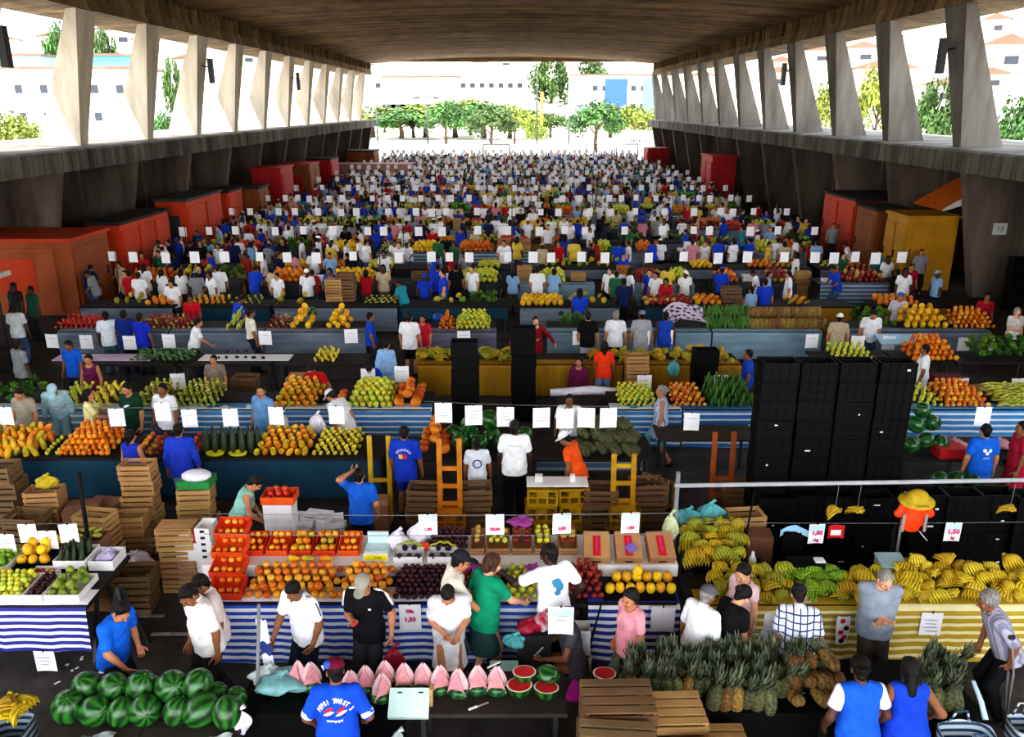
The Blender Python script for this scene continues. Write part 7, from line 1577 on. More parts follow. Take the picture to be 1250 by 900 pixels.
rowheap('guava', 1106, 1138, 15.6, 16.6, .95, 'pale fruit in the heap right of the black crate wall', layers=2, sp=.12); rowheap('persimmon', 1138, 1194, 15.6, 16.6, .95, 'golden brown fruit in the heap left of the white card', layers=3, sp=.12); rowheap('corn_cob', 1205, 1290, 15.6, 16.6, .95, 'green corn in the heap at the right frame edge', layers=2, sp=.12, tilt=(1.1, 0, .5))
# third pair: table backs at 18.75
YB2 = 18.75
table(X(60, YB2), X(212, YB2), YB2, 19.7, .9, 'dark table with white top cloth at the left of the third row back', crossed=True); table(X(216, YB2), X(330, YB2), YB2, 19.7, .9, 'dark table with thin dark items in the third row back', crossed=True); table(X(333, YB2), X(446, YB2), YB2, 19.7, .9, 'dark table left of the pale blue gown', crossed=True)
for pa, pb, lab in ((510, 560, 'left'), (585, 632, 'middle'), (648, 760, 'wide middle'), (762, 905, 'right')):
    table(X(pa, YB2), X(pb, YB2), YB2, 19.7, .9, 'table with mustard cloth and bananas, %s section' % lab); skirt_cloth(X(pa, YB2), X(pb, YB2), YB2, .12, .91, M_MUST, 'mustard brown cloth hanging under the bananas, %s section' % lab, seed=pa)
for pa, pb, n, lab in ((512, 556, 26, 'left of the first black crate column'), (590, 632, 26, 'between the black crate columns'), (722, 790, 40, 'left of the orange top woman'), (800, 900, 40, 'right of the orange top woman')):
    for i in range(n): KINDS['banana_hand'].put((X(RND.uniform(pa, pb), 19.1), RND.uniform(18.85, 19.5), RND.uniform(.98, 1.1)), (RND.uniform(-1, .3), RND.uniform(-.5, .5), RND.uniform(-1, 1)), 1.1, 'yellow green banana hand on the mustard table %s' % lab, 'bananas %s' % lab, RND.choice([1, 4, 0]))
rowheap('cucumber', 165, 240, 18.85, 19.6, .9, 'pale cucumber in the flat heap on the third row back', sp=.14, tilt=(1.4, 0, .8), sc=1.2); rowheap('eggplant', 265, 330, 18.85, 19.4, .9, 'small dark vegetable in the thin line on the third row back', sp=.2, tilt=(1.4, 0, .8), sc=.8); rowheap('star_fruit', 385, 414, 18.85, 19.5, .9, 'yellow fruit in the small heap left of the pale blue gown', sp=.13, layers=2)
b = MB(); b.box((0, 0, 0), (2.2, .5, .02)); tag(b.obj('white_table_cover', M_WHT, loc=(X(300, 19.2), 19.25, .92)), 'white cover strip on the third row back table', 'cover'); b = MB(); b.box((0, 0, 0), (2.4, .5, .03)); tag(b.obj('white_table_cover', pm('lilac_cover', '#cfb3cc', .8, .3, 2), loc=(X(128, 19.2), 19.25, .92)), 'lilac and white cover strip left of the pale cucumbers', 'cover')
# grey cloth behind these tables closes the seller space
YF3 = 21.6
for pa, pb, m, lab in ((70, 205, M_GREYCL, 'grey cloth behind the two men in blue'), (207, 320, M_GREYCL, 'grey cloth behind the cream shirt man'), (322, 446, M_GREYCL, 'grey blue cloth below the yellow melons'), (521, 606, pm('violet_grey_cloth', '#7a7c94', .8, .35, 2, .2, stretch=(.6, .6, 4)), 'violet grey cloth left of the dark red coat'), (668, 750, M_BLUEGCL, 'pale blue cloth right of the dark red coat'), (752, 868, M_BLUEGCL, 'pale blue grey cloth behind the blue sleeveless man'), (870, 1003, M_BLUEGCL, 'pale blue grey cloth under the green and orange bunches'), (1030, 1210, M_GREYCL, 'grey cloth at the right of the third row front')):
    skirt_cloth(X(pa, YF3), X(pb, YF3), YF3, .16, .95, m, lab, seed=pa); table(X(pa, YF3) + .02, X(pb, YF3) - .02, YF3, 22.8, .94, 'market table under the %s' % lab)
rowheap('yellow_melon', 358, 385, 21.7, 22.6, .95, 'yellow melon in the heap left of the dark papayas', layers=3, sp=.22); rowheap('yellow_melon', 400, 432, 21.7, 22.6, .95, 'yellow melon in the right heap of the third row front', layers=3, sp=.22); rowheap('watermelon', 372, 392, 22.5, 22.9, 1.0, 'green melon in the pair behind the yellow melons', sp=.34); rowheap('apple', 328, 356, 21.7, 22.6, .95, 'red fruit in the white boxes left of the yellow melons', layers=2, sp=.13); rowheap('corn_cob', 282, 300, 21.7, 22.8, .95, 'leaning green stalk in the bundle behind the cream shirt man', layers=3, sp=.14)
rowheap('tomato', 75, 130, 21.7, 22.6, .95, 'red vegetable in the heap left of the men in blue', layers=2, sp=.13); rowheap('apple', 175, 240, 21.7, 22.6, .95, 'dark red fruit in the heap beside the red shirt', layers=2, sp=.13)
rowheap('orange', 536, 556, 21.7, 22.4, .95, 'orange fruit in the cone left of the green heap', layers=4, sp=.12, sc=1.2); rowheap('guava', 556, 600, 21.7, 22.7, .95, 'green yellow fruit in the broad heap left of the dark red coat', layers=3, sp=.14, sc=1.3); rowheap('lettuce', 680, 722, 21.7, 22.6, .95, 'green vegetable in the heap right of the dark red coat', sp=.24)
o = MB(); o.ell((0, 0, 0), (.16, .16, .13), 14); tag(o.obj('blue_bowl', pm('blue_plastic', '#2453b5', .4), loc=(X(534, 22.3), 22.6, 1.08)), 'round blue tub left of the orange cone', 'tub')
def print_mat():
    m = bpy.data.materials.new('purple_spot_print'); nt, N, L, b = nodes(m); tc = N.new('ShaderNodeTexCoord'); v = N.new('ShaderNodeTexVoronoi'); v.inputs['Scale'].default_value = 7; L.new(tc.outputs['Object'], v.inputs['Vector']); r_ = N.new('ShaderNodeValToRGB'); r_.color_ramp.interpolation = 'CONSTANT'; r_.color_ramp.elements[0].color = srgb('#3a2348'); r_.color_ramp.elements[1].color = srgb('#e2d6e8'); r_.color_ramp.elements[1].position = .42; L.new(v.outputs['Distance'], r_.inputs['Fac']); L.new(r_.outputs['Color'], b.inputs['Base Color']); return m
b = MB(); b.grid(lambda u, v: ((u - .5) * 1.15, (v - .5) * 1.0, .25 * v + .05 * math.sin(u * 8) + .25 * (1 - (2 * u - 1) ** 2)), 14, 8); tag(b.obj('print_cloth', print_mat(), loc=(X(838, 22.2), 22.3, 1.0)), 'white cloth with purple spots over goods behind the blue sleeveless man', 'cloth')
for i in range(30): KINDS['cucumber'].put((X(862 + 3.6 * (i % 15), 22), 21.9 + .4 * (i // 15), 1.14 + .2 * (i // 15)), (rad(-20), RND.uniform(-.1, .1), i), 2.0, 'tall green bunch standing in the rows behind the pale blue cloth', 'tall green bunches', i % 2)
for i in range(34): KINDS['pineapple'].put((X(916 + 5.4 * (i % 17), 22), 21.9 + .45 * (i // 17), 1.1 + .22 * (i // 17)), (rad(-10), RND.uniform(-.1, .1), i), 1.35, 'orange brown pineapple standing in the rows right of the tall green bunches', 'orange pineapples', 0)
rowheap('lettuce', 1040, 1085, 21.7, 22.6, .95, 'greens in the heap beside the white t shirt man', layers=2, sp=.24); rowheap('yellow_melon', 1095, 1150, 21.8, 22.7, .95, 'yellow fruit in the heap behind the pale blue board', layers=3, sp=.2); rowheap('persimmon', 1155, 1205, 21.8, 22.7, .95, 'yellow orange fruit in the pyramid at the right', layers=4, sp=.13, sc=1.2)
# right hand stall in the aisle (oranges behind the walking woman)
for pa, pb, lab in ((1000, 1095, 'table with leafy pots above the black crate wall'), (1100, 1165, 'table with the pyramid of oranges behind the walking woman'), (1168, 1280, 'table with greens at the right frame edge')): table(X(pa, 18.9), X(pb, 18.9), 18.9, 19.9, .9, lab, M_TABLE)
rowheap('orange', 1104, 1160, 18.95, 19.8, .9, 'big orange in the pyramid behind the walking woman', layers=4, sp=.14, sc=1.5); rowheap('lettuce', 1180, 1270, 18.95, 19.8, .9, 'pale green produce in the heap at the right frame edge', layers=2, sp=.22); rowheap('guava', 1010, 1060, 18.95, 19.8, .9, 'yellow fruit in the heap above the black crate wall', layers=2, sp=.14, sc=1.2)
carton((X(1200, 18.2), 18.2, 0), (.9, .5, .5), .2, 'big brown carton under the right hand greens'); carton((X(1160, 18.3), 18.3, 0), (.7, .5, .75), 0, 'dark red carton beside the walking woman', pm('maroon_card', '#6a2430', .8))
for px, yy, n, k, lab in ((140, 17.9, 2, 'oldwood', 'under the dark table at the left'), (200, 17.6, 3, 'wood', 'beside the corn heap'), (222, 17.6, 2, 'wood', 'second pile beside the corn heap'), (302, 17.9, 3, 'oldwood', 'behind the light blue polo'), (478, 17.8, 3, 'wood', 'in the pale pile right of the seated gown'), (500, 17.6, 2, 'wood', 'by the gap'), (776, 18.1, 5, 'wood', 'in the tall pile right of the orange top woman'), (800, 17.6, 2, 'wood', 'low beside the white roll'), (410, 25.5, 6, 'wood', 'in the brown pile far behind the melons'), (425, 25.6, 6, 'oldwood', 'in the second brown pile far behind the melons'), (345, 26.0, 7, 'tray', 'in the pale column far behind the melons'), (890, 24.9, 5, 'oldwood', 'in the brown pile behind the green bunches'), (905, 25.0, 4, 'wood', 'beside the brown pile behind the green bunches')):
    stack(k, X(px, yy, .4), yy, n, lab)
carton((X(370, 17.9), 17.9, 0), (.7, .5, .9), 0, 'brown carton above the red shirt at the second row'); b = MB(); b.tube([(-.9, 0, 0), (.0, 0, .06), (.9, 0, 0)], [.08, .1, .07], 10); tag(b.obj('white_roll', M_BAGW, loc=(X(722, 17.0), 17.0, .80)), 'long white plastic roll on the stall below the seated woman', 'roll'); b = MB(); b.box((0, 0, .36), (1.5, .4, .72)); tag(b.obj('bench', M_TABLE2, loc=(X(722, 17.0), 17.0, 0)), 'dark bench under the long white plastic roll', 'bench')
for px, yy, z, m, lab in ((735, 18.5, .7, M_BAGT, 'turquoise bag hanging on the mustard cloth left of the seated woman'), (822, 18.5, .7, M_BAGT, 'turquoise bag hanging on the mustard cloth near the leafy bunch'), (388, 14.4, .93, M_BAGW, 'white green plastic bag on the table before the stooping man'), (345, 14.4, .93, M_BAGC, 'clear plastic bag of greens on the teal table')):
    bag(lab, (X(px, yy, z), yy, z), (.14, .12, .36), m, seed=px)
b = MB(); b.box((0, 0, 0), (2.0, 1.0, .04), M=Matrix.Rotation(.12, 3, 'X')); tag(b.obj('pale_blue_board', pm('pale_blue_sheet', '#a9cfe6', .6), loc=(X(1106, 20.6), 20.6, 1.0), sc=(.75, .5, 1)), 'pale blue board in front of the yellow fruit on the right', 'board'); 
for sx in (-.5, .5): pass
# price cards of the second and third rows
for i, px in enumerate((541, 578, 617, 661, 690, 716, 743)):
    sign(px, [492, 495, 497, 498, 499, 498, 498][i], .29, .36, y=12.9, label='white price card over the gap, %s in the line left to right' % ORD[i], lines=3 if i < 4 else 1, head=False)
wire((X(520, 12.9), 12.92, at_y(541, 492, 12.9).z + .02), (X(800, 12.9), 12.92, at_y(743, 498, 12.9).z + .02), 'line carrying the price cards over the gap')
for i, (px, py) in enumerate(((5, 497), (141, 499), (197, 492), (230, 500), (280, 499), (336, 497), (410, 496), (845, 504), (1202, 497))):
    sign(px, py, .27, .34, y=13.6 if px < 900 else 13.1, label='white price card at head height over the second row, %s from the left' % ORD[i], lines=1, head=False)
wire((X(-20, 13.62), 13.62, at_y(141, 498, 13.6).z + .01), (X(440, 13.62), 13.62, at_y(336, 496, 13.6).z + .01), 'line carrying the price cards over the left of the second row'); wire((X(800, 13.62), 13.62, at_y(845, 503, 13.6).z + .01), (X(1260, 13.15), 13.12, at_y(1202, 497, 13.1).z + .01), 'line carrying the price cards over the right of the second row')
for i, (px, py) in enumerate(((109, 458), (216, 456), (393, 472), (449, 450), (490, 447), (880, 458), (1175, 462), (1244, 462), (787, 458), (1066, 472))): sign(px, py, .32, .38, y=17.3, label='white price card over the third row back, number %s from the left' % ORD[i], head=False, lines=1)
for i, (px, py) in enumerate(((62, 408), (104, 409), (157, 410), (205, 408), (323, 404), (428, 402), (566, 404), (707, 404), (786, 404), (814, 403), (992, 408), (1048, 410), (1086, 410), (1178, 412), (1212, 412))): sign(px, py, .34, .38, y=20.6, label='white price card over the third row front, %s' % ('number %s from the left' % (ORD + ['thirteenth', 'fourteenth', 'fifteenth'])[i]), head=False, lines=1)

# ================================================================== people of the second and third rows
def Q(label, px, py, yaw, **k): k.setdefault('h', .016); return person(label, px, py, yaw, **k)
iq = Q('man in a blue shirt with white arc and red yellow emblem on his back', 493, 503, -4, topc='#1a3fb8', bottom='shorts', botc='#1a3596', skin='brown', ht=1.72, Y=12.75, hem=.74, sleeve=.8, h=.013)
vs, fs = arc_text('IIIIIIIIII', .05, .13, .06); decal(iq, 'top_o', vs, fs, (0, 1.28), None, M_WPR, 'white_arc', push=.01)
for dx, m in ((-.045, pm('yellow_emblem', '#e6c05a', .7)), (.02, M_RPR)): decal(iq, 'top_o', [Vector((dx - .035, 0, -.04)), Vector((dx + .035, 0, -.04)), Vector((dx + .035, 0, .04)), Vector((dx - .035, 0, .04))], [(0, 1, 2, 3)], (0, 1.22), None, m, 'emblem_square', push=.012)
iq = Q('boy in a white t shirt with a round print and white shorts', 582, 519, 4, topc='#e9eef6', bottom='shorts', botc='#dfe3ec', skin='brown', ht=1.45, Y=12.85, h=.013)
v, f = disc(.085, (0, 0), n=24); ring = [(i, i + 1, 0) for i in range(0)]
vs = []; fs = []
for i in range(28):
    a = i * 2 * PI / 28
    for r_ in (.07, .095): vs.append(Vector((r_ * math.cos(a), 0, r_ * math.sin(a))))
fs = [(2 * i, (2 * i + 2) % 56, (2 * i + 3) % 56, 2 * i + 1) for i in range(28)]; decal(iq, 'top_o', vs, fs, (0, 1.22), None, M_NPR, 'round_print', push=.012)
iq = Q('broad dark skinned man in a white t shirt and black trousers seen from behind', 628, 499, 0, topc='#f4f5f8', botc='#121216', skin='deep', ht=1.80, Y=12.8, fat=.03, h=.013)
vs, fs = text_mb('FERREIRA', .05); decal(iq, 'top_o', vs, fs, (0, 1.33), None, pm('pale_teal_print', '#8fb9c0', .8), 'faded_lettering', push=.012)
Q('man in an orange shirt and white sun hat bending to the left', 684, 509, 68, lean=20, head=(0, 16), topc='#e85a1a', botc='#7fa9d2', hat='brim', hatc='#eceff4', skin='brown', ht=1.68, Y=12.75, sleeve=.4, rh=(.0, .15, -.5), lh=(0, .2, -.48), h=.013)
Q('boy in a white t shirt facing the camera behind the price cards', 695, 486, 176, topc='#eef0f5', botc='#5a3a44', skin='brown', ht=1.62, Y=14.6)
Q('woman in a pale checked tank top walking left', 808, 484, 84, sex='f', topc='#b9c9e2', topmat=M_STRIPE, top='tank', hem=.62, bottom='shorts', botc='#6fa9bd', hairc='grey', hair='bun', skin='tan', legs='walk', Y=15.0, ht=1.66)
iq = Q('man in a blue t shirt with a white emblem, his head behind a price card', 1205, 503, 0, topc='#1766d2', botc='#20222a', skin='tan', ht=1.74, Y=12.78, h=.013, hem=.76)
v, f = disc(.03, (-.045, .03)); v2, f2 = disc(.03, (.045, .03)); v3, f3 = disc(.03, (0, -.02)); vs = v + v2 + v3; fs = f + [tuple(k + len(v) for k in g) for g in f2] + [tuple(k + len(v) + len(v2) for k in g) for g in f3]; decal(iq, 'top_o', vs, fs, (0, 1.27), None, M_WPR, 'white_emblem', push=.012); vs, fs = text_mb('CTG', .05); decal(iq, 'top_o', vs, fs, (0, 1.16), None, M_WPR, 'white_lettering', push=.012)
Q('woman in a crimson dress at the right edge of the second row', 1250, 478, 80, sex='f', topc='#a81c38', botc='#a81c38', bottom='skirt', skin='brown', hem=.6, Y=13.0)
Q('man in a blue shirt and faded jeans with his back turned at the second row', 217, 511, 6, topc='#2440b8', botc='#7f9cb8', skin='brown', ht=1.74, Y=12.85, sleeve=1.6, top='long', h=.013, lean=6)
Q('woman in a blue apron over white with black hair, second row left', 158, 516, -14, sex='f', topc='#2338b0', top='vest', botc='#23306e', bottom='skirt', skin='tan', hair='pony', ht=1.60, Y=12.85, h=.013)
Q('man in a beige t shirt looking down at the far left of the second row', 20, 499, 172, head=(0, 26), topc='#a49a8a', botc='#4a4650', skin='tan', Y=14.85, ht=1.66)
Q('person wrapped in a pale blue smock stooping at the second row', 62, 488, 200, lean=26, head=(0, 26), topc='#a3c4d0', top='long', hem=.25, botc='#7a98a6', skin='tan', Y=15.1, ht=1.72, hat='cap', hatc='#a3c4d0')
Q('woman in a yellow blouse with long dark hair holding out money', 107, 494, -72, sex='f', topc='#efe7a0', botc='#5a5a66', skin='tan', hair='long', rh=(0, .4, -.3), lh=(0, .35, -.3), Y=14.9, ht=1.62)
iq = Q('man in a dark green t shirt facing the yellow blouse woman', 153, 484, 160, head=(0, 14), topc='#17402c', botc='#33333b', skin='tan', Y=14.9, ht=1.74)
vs, fs = swoosh(.0, 0, .16, .05); decal(iq, 'top_o', vs, fs, (0, 1.27), None, M_WPR, 'white_stripe_print', back=False, push=.012)
Q('person in a white shirt with a black shoulder bag at the corn heap', 197, 468, 165, topc='#eceef4', botc='#3c4452', skin='brown', Y=14.95, ht=1.72, legs='walk')
Q('tall man in a light blue polo shirt looking left behind the gourds', 318, 475, 150, head=(30, 0), topc='#6fa0d0', top='polo', botc='#4a5468', skin='tan', ht=1.78, Y=14.7, fat=.03, hem=.7)
Q('man in a white shirt with a dark stripe and dark trousers stooping left', 398, 466, 62, lean=28, head=(0, 20), topc='#e6e8ee', botc='#2c2a30', hat='cap', hatc='#c9cdd6', skin='tan', Y=14.95, ht=1.72)
Q('seller in a red shirt bent over behind the orange papayas', 378, 462, 30, lean=50, head=(0, 30), topc='#c01a22', botc='#33222a', skin='tan', Y=17.2)
Q('seller in a blue shirt bent down behind the green yellow melons', 449, 456, 175, lean=30, head=(0, 35), topc='#1c3fc0', botc='#22304c', skin='tan', Y=17.2, ht=1.5)
Q('person behind the price card left of the red shirt seller', 260, 452, 180, topc='#8a7a6c', botc='#4a4246', skin='tan', Y=17.4, ht=1.55)
Q('woman seated in a wide pale blue gown beside the melons', 472, 416, -10, sex='f', topc='#8fb9e2', top='long', botc='#8fb9e2', bottom='skirt', skin='tan', hem=.30, fat=.12, Y=18.4, ht=1.66, lean=14)
Q('man in a white t shirt and black shorts with his back turned', 499, 380, -8, topc='#f2f2f6', bottom='shorts', botc='#17181c', skin='tan', Y=20.4, ht=1.78)
Q('woman in a pinkish red shirt right of the white t shirt man', 516, 384, 160, sex='f', topc='#c8263c', botc='#b9b2a6', bottom='skirt', skin='tan', Y=20.9, ht=1.6, hair='long')
Q('man in a blue shirt facing right, left of the pale blue gown', 452, 384, -80, topc='#1f49b8', botc='#2a3248', skin='brown', Y=20.9, ht=1.66)
Q('woman in an open dark red coat holding out one arm', 654, 381, 192, sex='f', topc='#8d1222', top='long', hem=.45, botc='#241418', skin='pale', Y=20.3, ht=1.7, hair='short', lh=(.32, .1, -.40), rh=(-.1, .25, -.25), legs='walk')
Q('woman in a bright orange top and jeans with black hair, back to the camera', 738, 412, 0, sex='f', topc='#f0431a', botc='#7b9cc4', skin='brown', hair='long', Y=18.2, ht=1.64)
Q('seated woman in a maroon top and violet trousers with long black hair', 707, 434, 160, sex='f', topc='#6a1c4a', top='long', botc='#4b2a8a', skin='tan', hair='long', legs='sit', Y=18.2, ht=1.64, seat=.0)
b = MB(); b.box((0, 0, .2), (.4, .36, .40)); tag(b.obj('stool', M_TABLE2, loc=(X(707, 18.25, .3), 18.32, 0)), 'dark box stool under the seated maroon top woman', 'stool')
Q('child in an orange shirt and white cap beside the dark red coat', 632, 404, 170, topc='#e8521c', botc='#3a3038', hat='cap', hatc='#e8eaf0', skin='tan', Y=20.4, ht=1.3)
Q('man in a black t shirt with his back turned left of the navy shorts man', 718, 369, 0, topc='#16161a', botc='#cfd3dc', skin='tan', Y=20.6, ht=1.76)
Q('man in a white t shirt and navy shorts with his back turned', 752, 368, -4, topc='#eceef4', bottom='shorts', botc='#141a30', skin='tan', Y=20.6, ht=1.78, hairc='grey')
Q('man in a grey t shirt and grey cap with his back turned', 784, 373, 0, topc='#a9adb4', botc='#c3cad4', hat='cap', hatc='#7d8794', skin='tan', Y=20.7, ht=1.76, hem=.66)
Q('man in a blue sleeveless shirt and jeans right of the grey cap man', 813, 375, 0, topc='#1d4ab0', top='vest', botc='#4f84c0', skin='dark', Y=20.7, ht=1.74)
Q('boy in a blue shirt facing left in front of the mustard table', 914, 430, 84, topc='#1d4db8', botc='#1d2c66', skin='brown', Y=17.6, ht=1.62)
Q('woman in a white top and jeans striding left at the right aisle', 1130, 404, 70, sex='f', topc='#eef0f4', botc='#4f7fb8', skin='brown', legs='walk', Y=17.75, ht=1.70, hair='short', hem=.7)
Q('man in a white t shirt looking down in the right part of the third row', 1068, 384, 170, head=(0, 26), topc='#e8eaf2', botc='#3a4a66', skin='tan', Y=20.9, ht=1.74, lean=10)
Q('man in a beige t shirt and white cap beside the looking down man', 1026, 386, -20, topc='#b9aa8e', botc='#5a6478', hat='cap', hatc='#e6e6ea', skin='tan', Y=20.7, ht=1.68)
Q('man in a pale lilac shirt and blue cap at the yellow fruit', 1100, 378, 150, topc='#cfc8dc', botc='#4a5a80', hat='cap', hatc='#3a6ab0', skin='tan', Y=23.1, ht=1.7)
Q('woman in a red blouse near the right frame edge of the third row', 1206, 382, 170, sex='f', topc='#a8142c', botc='#33242a', skin='brown', Y=23.1)
Q('woman in a pale blouse with grey hair at the right frame edge', 1243, 380, 180, sex='f', topc='#d8d4d0', botc='#2a3450', skin='pale', hairc='grey', hair='bob', Y=21.6, ht=1.62, rh=(-.1, .25, -.3))
Q('woman in a white t shirt reaching right over the third row table', 243, 391, -70, sex='f', lean=14, topc='#eeeef4', botc='#2a2c36', skin='tan', rh=(0, .4, -.34), hair='short', Y=20.4, ht=1.66)
Q('broad man in dark blue with his back turned, left of the two in blue', 150, 382, 0, topc='#16307e', botc='#17203c', skin='dark', Y=20.8, ht=1.76, fat=.04, hem=.7)
Q('man in a bright blue shirt with his back turned, right of the two in blue', 170, 386, -16, topc='#2238c0', botc='#23283c', skin='brown', Y=20.7, ht=1.7)
Q('man in a white shirt left of the two in blue', 128, 383, 20, topc='#dfe5ee', botc='#4a6a7a', skin='dark', Y=20.8, ht=1.72)
Q('seller in a red shirt behind the dark red fruit', 232, 390, 180, topc='#c4142a', botc='#2c2228', skin='brown', Y=23.2, ht=1.62)
Q('man in a cream shirt and navy trousers facing right behind the grey cloth', 305, 372, -60, topc='#e6e2d0', botc='#1b2138', skin='brown', Y=20.9, ht=1.76, tuck=True)
Q('man in a bright blue shirt looking down at yellow fruit, far left', 81, 415, 165, head=(0, 20), topc='#1c62d0', botc='#20283a', skin='brown', Y=18.2, ht=1.66)
Q('woman in a purple and red top behind a price card, left part', 107, 436, 180, sex='f', topc='#6a1f4c', top='tank', botc='#33284a', skin='tan', hair='pony', Y=17.2, ht=1.62)
Q('man in a grey white t shirt with his back turned at the far left', 16, 374, 0, topc='#c3c8cc', botc='#3f5270', skin='dark', Y=21.6, ht=1.72)
Q('man in a grey polo at the left edge above the white cloth', 20, 416, -30, topc='#8a8f92', botc='#25252d', skin='dark', Y=18.2, ht=1.68)
Q('man in a dark green shirt near the left container', 36, 360, 150, topc='#1d5a48', botc='#24262c', skin='dark', Y=24.0, ht=1.7)
Q('man in a dark shirt beside the green shirt man near the left container', 15, 352, 160, topc='#2c2e33', botc='#1f2126', skin='dark', Y=24.2, ht=1.76)
# ================================================================== the long rows of stalls further down the hall
POOL = []
SHIRTS = dict(white='#f2f3f7', blue='#1f45c0', navy='#1a2450', pale_blue='#8fb4dc', grey='#8d9096', black='#17171b', red='#b51a26', yellow='#dcc04a', green='#2a6a48', beige='#c7b594', pink='#d78fa0', teal='#2a8fa0')
SW = [('white', 46), ('blue', 13), ('navy', 7), ('pale_blue', 8), ('grey', 7), ('black', 7), ('red', 5), ('yellow', 2), ('green', 2), ('beige', 5), ('pink', 3), ('teal', 2)]
M_FARSHIRT = oc('far_shirt_cloth', .85, .15, 5); BOTS = [pm('far_trousers%d' % i, c, .9, .2, 8) for i, c in enumerate(('#20232c', '#47607f', '#5a5048'))]
for i, d in enumerate((dict(yaw=0), dict(lean=14, head=(0, 20), rh=(0, .35, -.35), lh=(0, .3, -.38)), dict(sex='f', hair='long'), dict(legs='walk'), dict(lean=8, rh=(0, .3, -.3), hair='short', fat=.04), dict(sex='f', hair='bob', lean=10, rh=(0, .3, -.34)), dict(hat='cap', head=(20, 10)), dict(sex='f', hair='pony', bottom='skirt'), dict(top='polo', bottom='shorts', head=(-25, 5)))):
    d.pop('yaw', 0); lo = {}
    for hh in (.024, .045):
        parts, info = build_person(h=hh, far=True, seed=i, **d); Vs, Fs, Ms, off = [], [], [], 0
        for k, sl in (('body', 0), ('top', 1), ('bottom', 2), ('hair', 3), ('hat', 1), ('collar', 1)):
            if k in parts:
                V, F = parts[k][:2]; Vs.append(V); Fs.append(F + off); Ms.append(np.full(len(F), sl)); off += len(V)
        lo[hh] = (np.concatenate(Vs), np.concatenate(Fs), np.concatenate(Ms))
    sk = [SKIN['tan'], SKIN['brown'], SKIN['dark'], SKIN['pale']][i % 4]
    V, F, mi = lo[.024]; POOL.append((np_mesh('person', V, F, [sk, M_FARSHIRT, BOTS[i % 3], M_HAIR], mi), lo[.045], i % 3))
ROWN = ['fourth', 'fifth', 'sixth', 'seventh', 'eighth', 'ninth', 'tenth', 'eleventh', 'twelfth', 'thirteenth', 'fourteenth', 'fifteenth', 'sixteenth']
FOLK = []
def part_of(x): return 'left' if x < -4.6 else 'right' if x > 4.6 else 'middle'
def folk(x, y, yaw, col, label=None, var=None, ht=None, group=None, z=0):
    FOLK.append((x, y, yaw, col, label, RND.randrange(len(POOL)) if var is None else var, ht or RND.uniform(1.55, 1.8), group, z))
def wcol():
    t = RND.uniform(0, sum(w for _, w in SW))
    for c, w in SW:
        t -= w
        if t <= 0: return c
    return 'white'
# a few that stand out in the photograph
for px, py, ht, yaw, col, var, lab in ((616, 292, 1.75, 170, 'white', 4, 'man in a white shirt and dark trousers standing out above the middle stalls'), (656, 325, 1.72, 0, 'white', 0, 'person in a white sleeveless top seen from behind, middle of the hall'), (528, 310, 1.7, -70, 'blue', 1, 'man in a bright blue shirt leaning right, left of the middle'), (492, 340, 1.68, 60, 'teal', 1, 'man in a teal shirt beside brown cartons left of the middle'),
        (846, 292, 1.72, 10, 'pink', 0, 'person in a strong pink shirt seen from behind right of the middle'), (756, 294, 1.72, 0, 'blue', 0, 'person in a blue top beside the grey sheet right of the middle'), (762, 340, 1.7, 0, 'navy', 6, 'player shirt person in navy right of the middle, back turned'), (815, 338, 1.6, 150, 'red', 5, 'woman in red holding goods in front of the yellow bananas'), (374, 328, 1.72, 170, 'white', 6, 'man in a white t shirt facing the camera beside white boxes'),
        (286, 360, 1.7, -50, 'blue', 1, 'person in bright blue leaning over left of the cream shirt man'), (193, 300, 1.72, 170, 'white', 0, 'man in a white t shirt before the orange kiosk'), (172, 308, 1.7, 200, 'red', 0, 'man in a dark red shirt before the orange kiosk'), (157, 330, 1.65, 20, 'red', 0, 'person in a red and white striped shirt on the left, back turned'), (168, 332, 1.66, 0, 'white', 0, 'person in a white striped shirt beside the red striped one'),
        (147, 318, 1.65, 150, 'beige', 4, 'person in a beige shirt left of the striped shirts'), (113, 328, 1.7, 100, 'grey', 1, 'person in a grey shirt near the end of the brown container'), (210, 340, 1.68, 170, 'white', 4, 'man in a white shirt on the left looking at the camera'), (1113, 322, 1.7, 180, 'red', 0, 'man in a red shirt below the ochre cabin'), (1126, 304, 1.72, 170, 'grey', 0, 'man in a grey shirt left of the ochre cabin'), (1146, 330, 1.65, 100, 'pale_blue', 6, 'person in pale blue in front of the ochre cabin'),
        (1085, 312, 1.7, 180, 'white', 2, 'woman in a printed white top left of the ochre cabin'), (1072, 305, 1.7, 180, 'teal', 0, 'person in a teal shirt in front of the orange kiosk on the right'), (1018, 272, 1.75, 170, 'grey', 0, 'tall person in grey at the left side of the right orange kiosk'), (935, 340, 1.72, 0, 'blue', 0, 'person in a blue shirt right of the brown pile'), (918, 350, 1.5, 20, 'pale_blue', 7, 'person in a pale aqua smock beside the brown pile'), (708, 352, 1.7, 0, 'blue', 2, 'person in purple blue left of the black t shirt man')):
    p = at_z(px, py, ht * 1.0); folk(p.x, p.y, yaw, col, lab, var, ht)
EXY = [(f[0], f[1]) for f in FOLK]
def blocked(x, y): return (x < -8.4 and 72.4 < y < 76.6) or (x < -13.0 and 81 < y < 86) or (x > 13.6 and 86 < y < 91) or (x < -13.8 and y > 45) or (x > 14.0 and 59 < y < 65) or (x < -14.3 and y > 30)
def free(x, y, r=.5): return not blocked(x, y) and all(abs(x - a) > r or abs(y - b_) > r for a, b_ in EXY)
FRONT = ['orange', 'papaya', 'banana_hand', 'guava', 'tomato', 'lettuce', 'corn_cob', 'orange', 'yellow_melon', 'guava', 'apple']
